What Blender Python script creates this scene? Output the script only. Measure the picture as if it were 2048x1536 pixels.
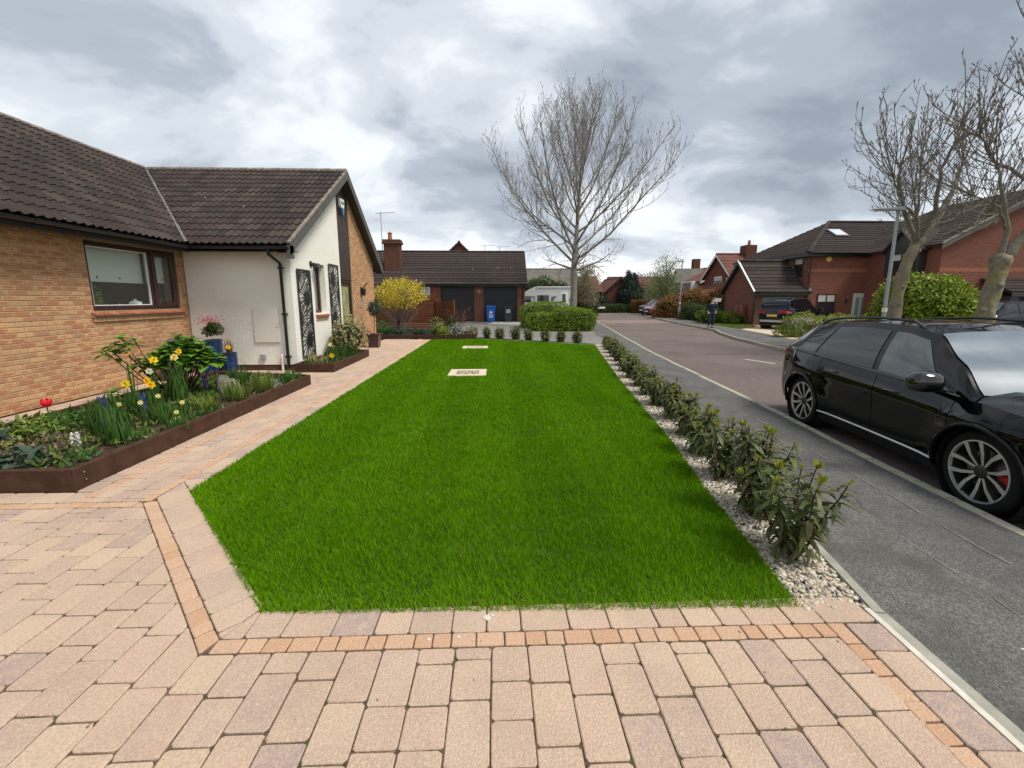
import bpy, bmesh, math, random
import numpy as np
from mathutils import Vector, Matrix, Euler
R = math.radians
PI = math.pi
sc = bpy.context.scene
C = sc.collection
for o in list(bpy.data.objects):
    bpy.data.objects.remove(o)

# ---------------------------------------------------------------- camera
cam_d = bpy.data.cameras.new('camera')
cam = bpy.data.objects.new('camera', cam_d)
C.objects.link(cam)
sc.camera = cam
cam_d.sensor_width = 36.0
cam_d.lens = 36.0 * 860.0 / 2048.0
cam_d.shift_y = -26.0 / 2048.0
cam_d.clip_end = 3000
PITCH = math.atan(144.0 / 860.0)
YAW = math.atan((993 - 1024) / 860.0 * math.cos(PITCH))
cam.location = (0, 0, 1.6)
cam.rotation_euler = (PI / 2 - PITCH, 0, YAW)


def proj(x, y, z):
    """pixel (2048 wide) of a world point; used to choose which repeats are nearest and in view"""
    cy, sy = math.cos(YAW), math.sin(YAW)
    z -= 1.6
    a = x * cy + y * sy
    b = -x * sy + y * cy
    s, c = math.sin(PITCH), math.cos(PITCH)
    d = b * c - z * s
    dn = -b * s - z * c
    if d < 0.05:
        return (-9999, -9999, d)
    return (1024 + 860 * a / d, 742 + 860 * dn / d, d)


def inview(x, y, z, m=30):
    p = proj(x, y, z)
    return -m < p[0] < 2048 + m and -m < p[1] < 1536 + m


# ---------------------------------------------------------------- light and sky
SUN_EL, SUN_AZ = R(58), R(116)          # azimuth measured from +Y towards +X
sun_d = bpy.data.lights.new('sun', 'SUN')
sun = bpy.data.objects.new('sun', sun_d)
C.objects.link(sun)
sun_d.energy = 2.6
sun_d.angle = R(18)
sun_d.color = (1.0, 0.95, 0.87)
sdir = Vector((math.sin(SUN_AZ) * math.cos(SUN_EL), math.cos(SUN_AZ) * math.cos(SUN_EL), math.sin(SUN_EL)))
sun.rotation_euler = sdir.to_track_quat('Z', 'Y').to_euler()
sun.location = (0, 0, 30)

sc.view_settings.view_transform = 'Standard'
sc.view_settings.look = 'None'
sc.view_settings.gamma = 1
sc.view_settings.use_curve_mapping = False
sc.view_settings.exposure = 0.68

world = bpy.data.worlds.new('World')
sc.world = world
world.use_nodes = True
nt = world.node_tree
nt.nodes.clear()


class NT:
    """small node helper"""
    def __init__(s, tree):
        s.t = tree

    def n(s, typ, **kw):
        nd = s.t.nodes.new(typ)
        for k, v in kw.items():
            if k.startswith('i_'):
                nd.inputs[k[2:].replace('_', ' ')].default_value = v
            else:
                setattr(nd, k, v)
        return nd

    def l(s, a, b):
        s.t.links.new(a, b)

    def math(s, op, a, b=None, c=None, clamp=False):
        nd = s.t.nodes.new('ShaderNodeMath')
        nd.operation = op
        nd.use_clamp = clamp
        for i, v in enumerate((a, b, c)):
            if v is None:
                continue
            if isinstance(v, (int, float)):
                nd.inputs[i].default_value = v
            else:
                s.l(v, nd.inputs[i])
        return nd.outputs[0]

    def ramp(s, fac, stops, interp='LINEAR'):
        nd = s.t.nodes.new('ShaderNodeValToRGB')
        cr = nd.color_ramp
        cr.interpolation = interp
        while len(cr.elements) < len(stops):
            cr.elements.new(0.5)
        for e, (p, c) in zip(cr.elements, stops):
            e.position = p
            e.color = (c[0], c[1], c[2], 1) if not isinstance(c, (int, float)) else (c, c, c, 1)
        s.l(fac, nd.inputs['Fac'])
        return nd.outputs['Color']

    def mix(s, fac, a, b, mode='MIX'):
        nd = s.t.nodes.new('ShaderNodeMix')
        nd.data_type = 'RGBA'
        nd.blend_type = mode
        for sock, v in ((nd.inputs[0], fac), (nd.inputs[6], a), (nd.inputs[7], b)):
            if isinstance(v, (int, float)):
                sock.default_value = v
            elif isinstance(v, (tuple, list)):
                sock.default_value = (v[0], v[1], v[2], 1)
            else:
                s.l(v, sock)
        return nd.outputs[2]

    def noise(s, vec, scale, detail=4, rough=0.55, dist=0.0, col=False):
        nd = s.n('ShaderNodeTexNoise')
        nd.inputs['Scale'].default_value = scale
        nd.inputs['Detail'].default_value = detail
        nd.inputs['Roughness'].default_value = rough
        nd.inputs['Distortion'].default_value = dist
        if vec is not None:
            s.l(vec, nd.inputs['Vector'])
        return nd.outputs['Color' if col else 'Fac']


W = NT(nt)
tc = W.n('ShaderNodeTexCoord')
sepd = W.n('ShaderNodeSeparateXYZ')
W.l(tc.outputs['Generated'], sepd.inputs[0])
zc = W.math('MAXIMUM', sepd.outputs['Z'], 0.0)
den = W.math('ADD', zc, 0.40)
px = W.math('DIVIDE', sepd.outputs['X'], den)
py = W.math('DIVIDE', sepd.outputs['Y'], den)
comb = W.n('ShaderNodeCombineXYZ')
W.l(px, comb.inputs[0])
W.l(py, comb.inputs[1])
mp = W.n('ShaderNodeMapping')
W.l(comb.outputs[0], mp.inputs['Vector'])
mp.inputs['Location'].default_value = (3.1, 0.75, 0)
mp.inputs['Rotation'].default_value = (0, 0, R(24))
mp.inputs['Scale'].default_value = (0.85, 1.1, 1)
n_big = W.noise(mp.outputs[0], 0.85, 3, 0.5, 0.35)
n_mid = W.noise(mp.outputs[0], 2.6, 8, 0.56, 0.3)
cl = W.math('ADD', W.math('MULTIPLY', n_big, 0.62), W.math('MULTIPLY', n_mid, 0.62))
cl = W.math('ADD', W.math('MULTIPLY', W.math('SUBTRACT', cl, 0.62), 1.55), 0.475)


def lobe(az, el, w):
    d = Vector((math.sin(R(az)) * math.cos(R(el)), math.cos(R(az)) * math.cos(R(el)), math.sin(R(el))))
    vm = W.n('ShaderNodeVectorMath', operation='DOT_PRODUCT')
    W.l(tc.outputs['Generated'], vm.inputs[0])
    vm.inputs[1].default_value = d
    mr = W.n('ShaderNodeMapRange')
    mr.interpolation_type = 'SMOOTHSTEP'
    W.l(vm.outputs['Value'], mr.inputs['Value'])
    mr.inputs['From Min'].default_value = math.cos(R(w))
    mr.inputs['From Max'].default_value = 1.0
    return mr.outputs[0]


# the thin, bright breaks in the cloud deck and its heavier grey bank
cl = W.math('ADD', cl, W.math('MULTIPLY', lobe(-46, 22, 26), 0.09))
cl = W.math('ADD', cl, W.math('MULTIPLY', lobe(-27, 38, 15), 0.20))
cl = W.math('SUBTRACT', cl, W.math('MULTIPLY', lobe(2, 22, 20), 0.10))
cl = W.math('SUBTRACT', cl, W.math('MULTIPLY', lobe(30, 18, 20), 0.06))
hz = W.n('ShaderNodeMapRange')
hz.interpolation_type = 'SMOOTHSTEP'
W.l(zc, hz.inputs['Value'])
hz.inputs['From Min'].default_value = 0.22
hz.inputs['From Max'].default_value = 0.03
cl = W.math('ADD', cl, W.math('MULTIPLY', hz.outputs[0], 0.30))
ccol = W.ramp(cl, [(0.24, (0.255, 0.292, 0.345)), (0.40, (0.375, 0.418, 0.475)), (0.52, (0.55, 0.595, 0.645)),
                   (0.66, (0.75, 0.785, 0.815)), (0.82, (0.98, 0.985, 0.985))], 'EASE')
sky = W.n('ShaderNodeTexSky')
sky.sky_type = 'NISHITA'
sky.sun_disc = False
sky.sun_elevation = SUN_EL
sky.sun_rotation = SUN_AZ
bg1 = W.n('ShaderNodeBackground')
W.l(sky.outputs[0], bg1.inputs['Color'])
bg1.inputs['Strength'].default_value = 0.09
bg2 = W.n('ShaderNodeBackground')
W.l(ccol, bg2.inputs['Color'])
bg2.inputs['Strength'].default_value = 0.83
mx = W.n('ShaderNodeMixShader')
mx.inputs[0].default_value = 0.95
W.l(bg1.outputs[0], mx.inputs[1])
W.l(bg2.outputs[0], mx.inputs[2])
wo = W.n('ShaderNodeOutputWorld')
W.l(mx.outputs[0], wo.inputs['Surface'])

# ---------------------------------------------------------------- helpers
rng = random.Random(7)
WL = {}                                   # world location of unrotated things, for parts given in world coordinates


def link(name, data, parent=None):
    o = bpy.data.objects.new(name, data)
    C.objects.link(o)
    if parent is not None:
        o.parent = parent
    return o


def tag(o, label=None, cat=None, group=None, kind=None):
    if label:
        o['label'] = label
    if cat:
        o['category'] = cat
    if group:
        o['group'] = group
    if kind:
        o['kind'] = kind
    return o


def thing(name, label, cat, loc=(0, 0, 0), rz=0.0, group=None):
    o = link(name, None)
    o.location = loc
    o.rotation_euler = (0, 0, rz)
    o.empty_display_size = 0.2
    WL[o.name] = Vector(loc)
    return tag(o, label, cat, group)


def copy_tree(o, parent=None):
    c = o.copy()
    C.objects.link(c)
    c.parent = parent
    for ch in list(o.children):
        copy_tree(ch, c)
    return c


class MB:
    """collects shapes and links them as ONE mesh object"""
    def __init__(s):
        s.v, s.f, s.mi, s.uv, s.has_uv = [], [], [], [], False

    def add(s, vs, fs, mi=0, uvs=None):
        b = len(s.v)
        s.v += [tuple(p) for p in vs]
        for i, f in enumerate(fs):
            s.f.append(tuple(b + k for k in f))
            s.mi.append(mi)
            if uvs:
                s.uv.append(uvs[i])
                s.has_uv = True
            else:
                s.uv.append([(0.5, 0.5)] * len(f))
        return s

    def box(s, x0, x1, y0, y1, z0, z1, mi=0):
        vs = [(x, y, z) for x in (x0, x1) for y in (y0, y1) for z in (z0, z1)]
        return s.add(vs, [(0, 1, 3, 2), (4, 6, 7, 5), (0, 4, 5, 1), (2, 3, 7, 6), (0, 2, 6, 4), (1, 5, 7, 3)], mi)

    def bbox(s, x0, x1, y0, y1, z0, z1, b=0.01, mi=0):
        """box with chamfered edges"""
        xs, ys, zs = (x0, x1), (y0, y1), (z0, z1)
        bm = bmesh.new()
        vs = [bm.verts.new((x, y, z)) for x in xs for y in ys for z in zs]
        for q in [(0, 1, 3, 2), (4, 6, 7, 5), (0, 4, 5, 1), (2, 3, 7, 6), (0, 2, 6, 4), (1, 5, 7, 3)]:
            bm.faces.new([vs[i] for i in q])
        bmesh.ops.bevel(bm, geom=bm.edges[:], offset=b, segments=1, affect='EDGES')
        bm.verts.index_update()
        s.add([v.co[:] for v in bm.verts], [[v.index for v in f.verts] for f in bm.faces], mi)
        bm.free()
        return s

    def hexa(s, p, mi=0):
        """p: 8 points, bottom ring 4 then top ring 4"""
        return s.add(p, [(3, 2, 1, 0), (4, 5, 6, 7), (0, 1, 5, 4), (1, 2, 6, 5), (2, 3, 7, 6), (3, 0, 4, 7)], mi)

    def prism(s, poly, z0, z1, mi=0):
        n = len(poly)
        vs = [(p[0], p[1], z0) for p in poly] + [(p[0], p[1], z1) for p in poly]
        fs = [tuple(range(n - 1, -1, -1)), tuple(range(n, 2 * n))]
        fs += [(i, (i + 1) % n, n + (i + 1) % n, n + i) for i in range(n)]
        return s.add(vs, fs, mi)

    def extr(s, pts, d, mi=0):
        """polygon of 3D points extruded along vector d"""
        n = len(pts)
        d = Vector(d)
        vs = [Vector(p) for p in pts] + [Vector(p) + d for p in pts]
        fs = [tuple(range(n - 1, -1, -1)), tuple(range(n, 2 * n))]
        fs += [(i, (i + 1) % n, n + (i + 1) % n, n + i) for i in range(n)]
        return s.add(vs, fs, mi)

    def tube(s, pts, rad, n=6, mi=0, cap=True):
        pts = [Vector(p) for p in pts]
        if isinstance(rad, (int, float)):
            rad = [rad] * len(pts)
        rings = []
        up = Vector((0, 0, 1))
        t0 = (pts[1] - pts[0]).normalized()
        a = t0.cross(up)
        if a.length < 1e-3:
            a = Vector((1, 0, 0))
        a.normalize()
        for i, p in enumerate(pts):
            t = (pts[min(i + 1, len(pts) - 1)] - pts[max(i - 1, 0)]).normalized()
            a = a - t * a.dot(t)
            if a.length < 1e-5:
                a = Vector((1, 0, 0)) - t * t.x
            a.normalize()
            b = t.cross(a)
            rings.append([p + (a * math.cos(2 * PI * k / n) + b * math.sin(2 * PI * k / n)) * rad[i] for k in range(n)])
        vs = [q for r in rings for q in r]
        fs = []
        for i in range(len(pts) - 1):
            for k in range(n):
                k2 = (k + 1) % n
                fs.append((i * n + k, i * n + k2, (i + 1) * n + k2, (i + 1) * n + k))
        if cap and n > 2:
            fs.append(tuple(range(n - 1, -1, -1)))
            fs.append(tuple((len(pts) - 1) * n + k for k in range(n)))
        return s.add(vs, fs, mi)

    def lathe(s, prof, n=16, axis='z', c=(0, 0, 0), mi=0, cap=True):
        vs = []
        for r, h in prof:
            for k in range(n):
                a = 2 * PI * k / n
                x, y = r * math.cos(a), r * math.sin(a)
                q = (x, y, h) if axis == 'z' else ((h, x, y) if axis == 'x' else (x, h, y))
                vs.append((q[0] + c[0], q[1] + c[1], q[2] + c[2]))
        fs = []
        for i in range(len(prof) - 1):
            for k in range(n):
                k2 = (k + 1) % n
                fs.append((i * n + k, i * n + k2, (i + 1) * n + k2, (i + 1) * n + k))
        if cap:
            fs.append(tuple(range(n - 1, -1, -1)))
            fs.append(tuple((len(prof) - 1) * n + k for k in range(n)))
        return s.add(vs, fs, mi)

    def quad(s, a, b, c, d, mi=0):
        return s.add([a, b, c, d], [(0, 1, 2, 3)], mi, [[(0, 0), (1, 0), (1, 1), (0, 1)]])

    def grid(s, fn, nu, nv, mi=0, flip=False):
        vs = [fn(i / nu, j / nv) for i in range(nu + 1) for j in range(nv + 1)]
        fs = []
        for i in range(nu):
            for j in range(nv):
                q = (i * (nv + 1) + j, (i + 1) * (nv + 1) + j, (i + 1) * (nv + 1) + j + 1, i * (nv + 1) + j + 1)
                fs.append(q[::-1] if flip else q)
        return s.add(vs, fs, mi)

    def mesh(s, name, mats, off=None, smooth=False):
        me = bpy.data.meshes.new(name)
        vs = s.v if off is None else [(p[0] - off[0], p[1] - off[1], p[2] - off[2]) for p in s.v]
        me.from_pydata(vs, [], s.f)
        if not isinstance(mats, (list, tuple)):
            mats = [mats]
        for m in mats:
            me.materials.append(m)
        if any(s.mi):
            me.polygons.foreach_set('material_index', s.mi)
        if s.has_uv:
            ul = me.uv_layers.new(name='UVMap')
            flat = [c for f in s.uv for p in f for c in p]
            ul.data.foreach_set('uv', flat)
        if smooth:
            me.polygons.foreach_set('use_smooth', [True] * len(me.polygons))
            if smooth is not True:
                me.set_sharp_from_angle(angle=R(smooth))
        me.update()
        return me

    def build(s, name, mats, parent=None, smooth=False, local=False):
        off = None
        if parent is not None and not local:
            off = WL.get(parent.name)
        o = link(name, s.mesh(name, mats, off, smooth), parent)
        WL[o.name] = off if off is not None else Vector((0, 0, 0))
        return o


def np_mesh(name, V, F, mats, parent=None, attr=None, midx=None, smooth=False):
    """V (n,3) float array, F list of index arrays (tri or quad) -> one mesh"""
    me = bpy.data.meshes.new(name)
    me.vertices.add(len(V))
    me.vertices.foreach_set('co', V.astype(np.float32).ravel())
    loops = np.concatenate([f.ravel() for f in F]).astype(np.int32)
    tot = np.concatenate([np.full(len(f), f.shape[1]) for f in F]).astype(np.int32)
    st = np.concatenate([[0], np.cumsum(tot)[:-1]]).astype(np.int32)
    me.loops.add(len(loops))
    me.loops.foreach_set('vertex_index', loops)
    me.polygons.add(len(tot))
    me.polygons.foreach_set('loop_start', st)
    me.polygons.foreach_set('loop_total', tot)
    if not isinstance(mats, (list, tuple)):
        mats = [mats]
    for m in mats:
        me.materials.append(m)
    if midx is not None:
        me.polygons.foreach_set('material_index', midx.astype(np.int32))
    if attr is not None:
        for k, arr in attr.items():
            a = me.attributes.new(k, 'FLOAT', 'POINT')
            a.data.foreach_set('value', arr.astype(np.float32))
    if smooth:
        me.polygons.foreach_set('use_smooth', np.ones(len(tot), bool))
    me.update(calc_edges=True)
    me.validate()
    return link(name, me, parent)


# ---------------------------------------------------------------- materials
M = {}


def mat(name, col, rough=0.6, col2=None, scale=4.0, bump=0.0, bscale=40.0, metal=0.0, spec=0.5, rnd=0.0,
        rcols=None, coat=0.0, trans=0.0, detail=5, contrast=(0.35, 0.65), speck=None, alpha=None, emit=None, stain=None, attr=None, grain=None):
    m = bpy.data.materials.new(name)
    m.use_nodes = True
    t = NT(m.node_tree)
    b = m.node_tree.nodes['Principled BSDF']
    out = m.node_tree.nodes['Material Output']
    geo = t.n('ShaderNodeNewGeometry')
    pos = geo.outputs['Position']
    c = None
    if rcols:
        oi = t.n('ShaderNodeObjectInfo')
        r = t.math('FRACT', t.math('ADD', oi.outputs['Random'], geo.outputs['Random Per Island']))
        n = len(rcols)
        c = t.ramp(r, [((i + 0.5) / n, q) for i, q in enumerate(rcols)])
    elif rnd:
        oi = t.n('ShaderNodeObjectInfo')
        r = t.math('FRACT', t.math('ADD', oi.outputs['Random'], geo.outputs['Random Per Island']))
        c = t.ramp(r, [(0, [q * (1 - rnd) for q in col]), (1, [q * (1 + rnd) for q in col])])
    if c is None:
        rgb = t.n('ShaderNodeRGB')
        rgb.outputs[0].default_value = (*col, 1)
        c = rgb.outputs[0]
    if attr:
        at_ = t.n('ShaderNodeAttribute', attribute_name=attr[0])
        c = t.mix(at_.outputs['Fac'], c, attr[1])
    if col2 is not None:
        nf = t.noise(pos, scale, detail)
        nf = t.ramp(nf, [(contrast[0], 0.0), (contrast[1], 1.0)])
        c = t.mix(nf, c, col2)
    if stain is not None:           # stain: (colour, scale, low, high)
        nf = t.noise(pos, stain[1], 6, 0.6, 0.4)
        nf = t.ramp(nf, [(stain[2], 0.0), (stain[3], 1.0)])
        c = t.mix(nf, c, stain[0])
    if speck is not None:           # speck: (colour, scale, threshold)
        nf = t.noise(pos, speck[1], 2, 0.6)
        nf = t.ramp(nf, [(speck[2], 0.0), (speck[2] + 0.05, 1.0)])
        c = t.mix(nf, c, speck[0])
    if grain is not None:           # grain: (scale, amount) sandy mottling
        gf = t.ramp(t.noise(pos, grain[0], 3, .7), [(.25, 1 - grain[1]), (.75, 1 + grain[1] * .8)])
        c = t.mix(1.0, c, gf, 'MULTIPLY')
    t.l(c, b.inputs['Base Color'])
    b.inputs['Roughness'].default_value = rough
    b.inputs['Metallic'].default_value = metal
    b.inputs['Specular IOR Level'].default_value = spec if (rough < .65 or spec != .5) else .14
    b.inputs['Coat Weight'].default_value = coat
    b.inputs['Coat Roughness'].default_value = 0.03
    if bump:
        bn = t.n('ShaderNodeBump')
        bn.inputs['Strength'].default_value = bump
        bn.inputs['Distance'].default_value = 0.02
        t.l(t.noise(pos, bscale, 5, 0.6), bn.inputs['Height'])
        t.l(bn.outputs[0], b.inputs['Normal'])
    if trans:
        tr = t.n('ShaderNodeBsdfTranslucent')
        t.l(c, tr.inputs['Color'])
        ms = t.n('ShaderNodeMixShader')
        ms.inputs[0].default_value = trans
        t.l(b.outputs[0], ms.inputs[1])
        t.l(tr.outputs[0], ms.inputs[2])
        t.l(ms.outputs[0], out.inputs['Surface'])
    if alpha is not None:
        tp = t.n('ShaderNodeBsdfTransparent')
        ms = t.n('ShaderNodeMixShader')
        ms.inputs[0].default_value = alpha
        t.l(tp.outputs[0], ms.inputs[1])
        t.l(b.outputs[0], ms.inputs[2])
        t.l(ms.outputs[0], out.inputs['Surface'])
    if emit:
        b.inputs['Emission Color'].default_value = (*emit[:3], 1)
        b.inputs['Emission Strength'].default_value = emit[3]
    M[name] = m
    return m


mat('paver', (0, 0, 0), 0.85, rcols=[(.47, .33, .255), (.525, .39, .28), (.49, .345, .262), (.535, .40, .295), (.415, .30, .25), (.475, .345, .256), (.51, .36, .275), (.375, .28, .245)],
    col2=(.50, .385, .275), scale=16, contrast=(.42, .78), stain=((.38, .28, .225), 2.1, .46, .86), speck=((.56, .46, .36), 75, .66), bump=.55, bscale=120, grain=(85, .24))
mat('sett', (0, 0, 0), 0.85, rcols=[(.50, .315, .20), (.47, .285, .18), (.53, .35, .235), (.49, .325, .22)], speck=((.56, .44, .34), 75, .66), bump=.5, bscale=120, grain=(85, .22))
mat('joint_sand', (.06, .044, .03), 0.95, col2=(.13, .095, .065), scale=30, stain=((.05, .06, .02), 2.5, .5, .7))
mat('tarmac', (.105, .103, .097), .9, grain=(14, .22), col2=(.175, .171, .16), scale=75, bump=.9, bscale=90, contrast=(.42, .62), speck=((.34, .33, .29), 120, .67), stain=((.085, .084, .08), 1.4, .40, .72))
mat('tarmac_joint', (.24, .235, .21), .95, col2=(.14, .138, .13), scale=9)
mat('tarmac_near', (.115, .112, .105), .92, col2=(.22, .212, .19), scale=62, bump=1.0, bscale=80, contrast=(.40, .66), speck=((.40, .38, .34), 110, .67), stain=((.095, .094, .086), 2.2, .45, .7))
mat('road_red', (.125, .094, .084), .9, grain=(11, .2), col2=(.19, .158, .142), scale=60, bump=.8, bscale=100, contrast=(.4, .62), speck=((.34, .30, .27), 120, .66), stain=((.10, .083, .077), .45, .45, .75))
mat('road_patch', (.19, .14, .125), 0.9, col2=(.22, .17, .15), scale=3)
mat('kerb', (.38, .345, .28), 0.9, col2=(.30, .275, .22), scale=3, speck=((.18, .20, .10), 9, .60), bump=.3, bscale=80)
mat('edging', (.36, .335, .29), 0.9, col2=(.27, .26, .21), scale=9, bump=.3, bscale=80)
mat('white_edging', (.58, .54, .47), 0.7, col2=(.46, .42, .35), scale=14)
mat('soil', (.035, .026, .018), 0.95, col2=(.075, .055, .036), scale=14, bump=1.0, bscale=45)
mat('ground', (.10, .115, .06), 0.95, col2=(.13, .12, .08), scale=.2)
mat('resin_drive', (.53, .42, .30), 0.9, col2=(.48, .38, .27), scale=1.2, bump=.2)
mat('grey_drive', (.20, .19, .17), 0.9, col2=(.145, .138, .125), scale=.9, speck=((.30, .285, .255), 60, .66))
mat('pale_drive', (.50, .48, .43), 0.9, col2=(.42, .40, .36), scale=2)
mat('road_paint', (.55, .54, .51), 0.8, col2=(.35, .33, .31), scale=25)
mat('pebble', (0, 0, 0), 0.75, rcols=[(.50, .43, .32), (.34, .29, .22), (.58, .53, .44), (.27, .24, .20), (.44, .36, .25), (.54, .47, .37), (.21, .19, .16), (.62, .58, .51)], bump=.1, bscale=200)
mat('gravel_bed', (.30, .26, .20), 0.95, col2=(.18, .155, .12), scale=60, bump=.6, bscale=120)
# ================================================================ ground, road, pavements
def lerp_x(poly, y):
    for (x0, y0), (x1, y1) in zip(poly[:-1], poly[1:]):
        if y0 <= y <= y1:
            return x0 + (x1 - x0) * (y - y0) / (y1 - y0)
    return poly[0][0] if y < poly[0][1] else poly[-1][0]


KERB = [(3.40, -6), (3.60, 0.6), (3.76, 2.7), (3.81, 3.2), (3.88, 3.9), (3.96, 4.54), (4.05, 5.11), (4.13, 5.77), (4.21, 6.6), (4.33, 7.9), (4.54, 10.1), (4.86, 13.0), (5.44, 17.4), (6.11, 22.04), (6.95, 28.0), (7.64, 33.0)]
FARK = [(7.3, -6), (7.9, 2), (8.7, 8), (9.6, 13.94), (10.36, 18.37), (11.1, 21.0), (11.97, 23.3), (12.5, 27.5), (13.15, 32.5), (15.1, 43.8), (17.4, 50.5)]
GRAV_R = [(1.70, -3), (1.95, 1.93), (2.34, 3.85), (2.62, 5.6), (2.95, 8.3), (3.35, 11.2), (3.95, 15.1), (4.3, 17.2)]
LAWN_R = [(1.59, 1.97), (1.76, 3.3), (1.99, 4.68), (2.46, 8.38), (2.95, 11.7), (3.46, 14.99)]

g = MB()
g.add([(-900, -300, -.22), (900, -300, -.22), (900, 1500, -.22), (-900, 1500, -.22)], [(0, 1, 2, 3)])
tag(g.build('ground', M['ground']), kind='structure')

road = MB()
left = KERB + [(7.4, 37), (5.6, 42.5), (0, 46.5), (-25, 49)]
right = FARK + [(16, 53.2), (12.5, 54.6), (5, 55.6), (-25, 58.5)]


def strip(mb, la, lb, z, mi=0):
    """sheet between two polylines sampled by the same parameter"""
    def samp(pl, t):
        L = [0]
        for a, b in zip(pl[:-1], pl[1:]):
            L.append(L[-1] + math.hypot(b[0] - a[0], b[1] - a[1]))
        d = t * L[-1]
        for i in range(len(pl) - 1):
            if d <= L[i + 1] + 1e-9:
                k = (d - L[i]) / max(L[i + 1] - L[i], 1e-9)
                return (pl[i][0] + (pl[i + 1][0] - pl[i][0]) * k, pl[i][1] + (pl[i + 1][1] - pl[i][1]) * k)
        return pl[-1]
    n = 60
    vs = []
    for i in range(n + 1):
        a, b = samp(la, i / n), samp(lb, i / n)
        vs += [(a[0], a[1], z), (b[0], b[1], z)]
    mb.add(vs, [(2 * i, 2 * i + 1, 2 * i + 3, 2 * i + 2) for i in range(n)], mi)


def poly_sheet(name, poly, z0, z1, m, parent=None):
    bm = bmesh.new()
    vs = [bm.verts.new((p[0], p[1], z1)) for p in poly]
    f = bm.faces.new(vs)
    if f.normal.z < 0:
        f.normal_flip()
    r = bmesh.ops.extrude_face_region(bm, geom=[f])
    low = [e for e in r['geom'] if isinstance(e, bmesh.types.BMVert)]
    for v in low:
        v.co.z = z0
    bmesh.ops.triangulate(bm, faces=bm.faces[:])
    bmesh.ops.recalc_face_normals(bm, faces=bm.faces[:])
    me = bpy.data.meshes.new(name)
    bm.to_mesh(me)
    bm.free()
    me.materials.append(m)
    o = link(name, me, parent)
    WL[o.name] = Vector((0, 0, 0))
    return o


tag(poly_sheet('road', left + right[::-1], -.21, -.15, M['road_red']), kind='structure')
# patch of newer surfacing where the road bends
pt = poly_sheet('road_patch', [(8.05, 31.0), (13.0, 31.6), (13.4, 36.0), (7.9, 36.2)], -.149, -.146, M['road_patch'])
tag(pt, kind='structure')
# pavement beside the lawn
GEDGE = [(x + .075, y) for x, y in GRAV_R]
pave_poly = GEDGE[0:1] + GEDGE[1:] + [(4.45, 19.5), (5.05, 22.5), (5.9, 28), (6.0, 33)] + [(x - .11, y) for x, y in KERB[::-1]]
tag(poly_sheet('pavement', pave_poly, -.2, -.03, M['tarmac']), kind='structure')
# rougher, lighter old surfacing along the inner side of the pavement
tag(poly_sheet('pavement_old_strip', [(x + .078, y) for x, y in GRAV_R[:6]] + [(3.75, 11.2), (3.40, 8.3), (3.13, 5.6), (2.93, 3.85), (2.80, 2.6), (3.05, 1.2), (3.2, -3)],
               -.0299, -.0262, M['tarmac_near']), kind='structure')


def offs(p, q, d):
    t = Vector((q[0] - p[0], q[1] - p[1], 0)).normalized()
    return Vector((t.y, -t.x, 0)) * d


def kerb_run(name, line, w, z0, z1, m, parent=None, seg=.9, side=1, jit=.006):
    """row of kerb stones along a polyline, each its own part"""
    ks = tag(link(name, None), kind='structure')
    WL[ks.name] = Vector((0, 0, 0))
    rr = random.Random(3)
    pts = []
    for a, b in zip(line[:-1], line[1:]):
        L = math.hypot(b[0] - a[0], b[1] - a[1])
        n = max(1, round(L / seg))
        for i in range(n):
            pts.append((a[0] + (b[0] - a[0]) * i / n, a[1] + (b[1] - a[1]) * i / n))
    pts.append(line[-1])
    for i, (a, b) in enumerate(zip(pts[:-1], pts[1:])):
        o = offs(a, b, w * side)
        t = Vector((b[0] - a[0], b[1] - a[1], 0))
        t = t.normalized() * .004
        h = rr.uniform(-jit, jit)
        A, B = Vector((*a, 0)) + t, Vector((*b, 0)) - t
        mb = MB()
        c = .015
        lo = [A, B, B + o, A + o]
        ring = [(p.x, p.y, z0) for p in lo] + [(p.x, p.y, z1 - c + h) for p in lo]
        ou = o.normalized() * c
        top = [A + ou * .3, B + ou * .3, B + o - ou, A + o - ou]
        vs = ring + [(p.x, p.y, z1 + h) for p in top]
        fs = [(0, 1, 5, 4), (1, 2, 6, 5), (2, 3, 7, 6), (3, 0, 4, 7), (4, 5, 9, 8), (5, 6, 10, 9), (6, 7, 11, 10), (7, 4, 8, 11), (8, 9, 10, 11)]
        if side < 0:
            fs = [f[::-1] for f in fs]
        mb.add(vs, fs)
        mb.build('kerb_stone', m, ks, local=True)
    return ks


kerb_run('kerb', [(x - .11, y) for x, y in KERB[1:]] + [(7.3, 37), (5.5, 42.4), (0, 46.4), (-12, 47.6)], .11, -.2, -.024, M['kerb'])
kerb_run('kerb_far_side', [(x + .002, y) for x, y in FARK[2:]], .11, -.2, -.04, M['kerb'])
kerb_run('edging_kerb', GRAV_R[1:], .07, -.12, .0, M['edging'])
tag(MB().hexa([(1.72, -1.2, -.1), (1.75, -1.2, -.1), (1.945, 1.95, -.1), (1.915, 1.95, -.1), (1.72, -1.2, .004), (1.75, -1.2, .004), (1.945, 1.95, .004), (1.915, 1.95, .004)]).build('drive_edging_strip', M['white_edging']), kind='structure')
tag(MB().hexa([(1.753, -1.2, -.1), (1.82, -1.2, -.1), (2.02, 1.95, -.1), (1.948, 1.95, -.1), (1.753, -1.2, -.012), (1.82, -1.2, -.012), (2.02, 1.95, -.012), (1.948, 1.95, -.012)]).build('drive_edging_kerb', M['edging']), kind='structure')
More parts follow.
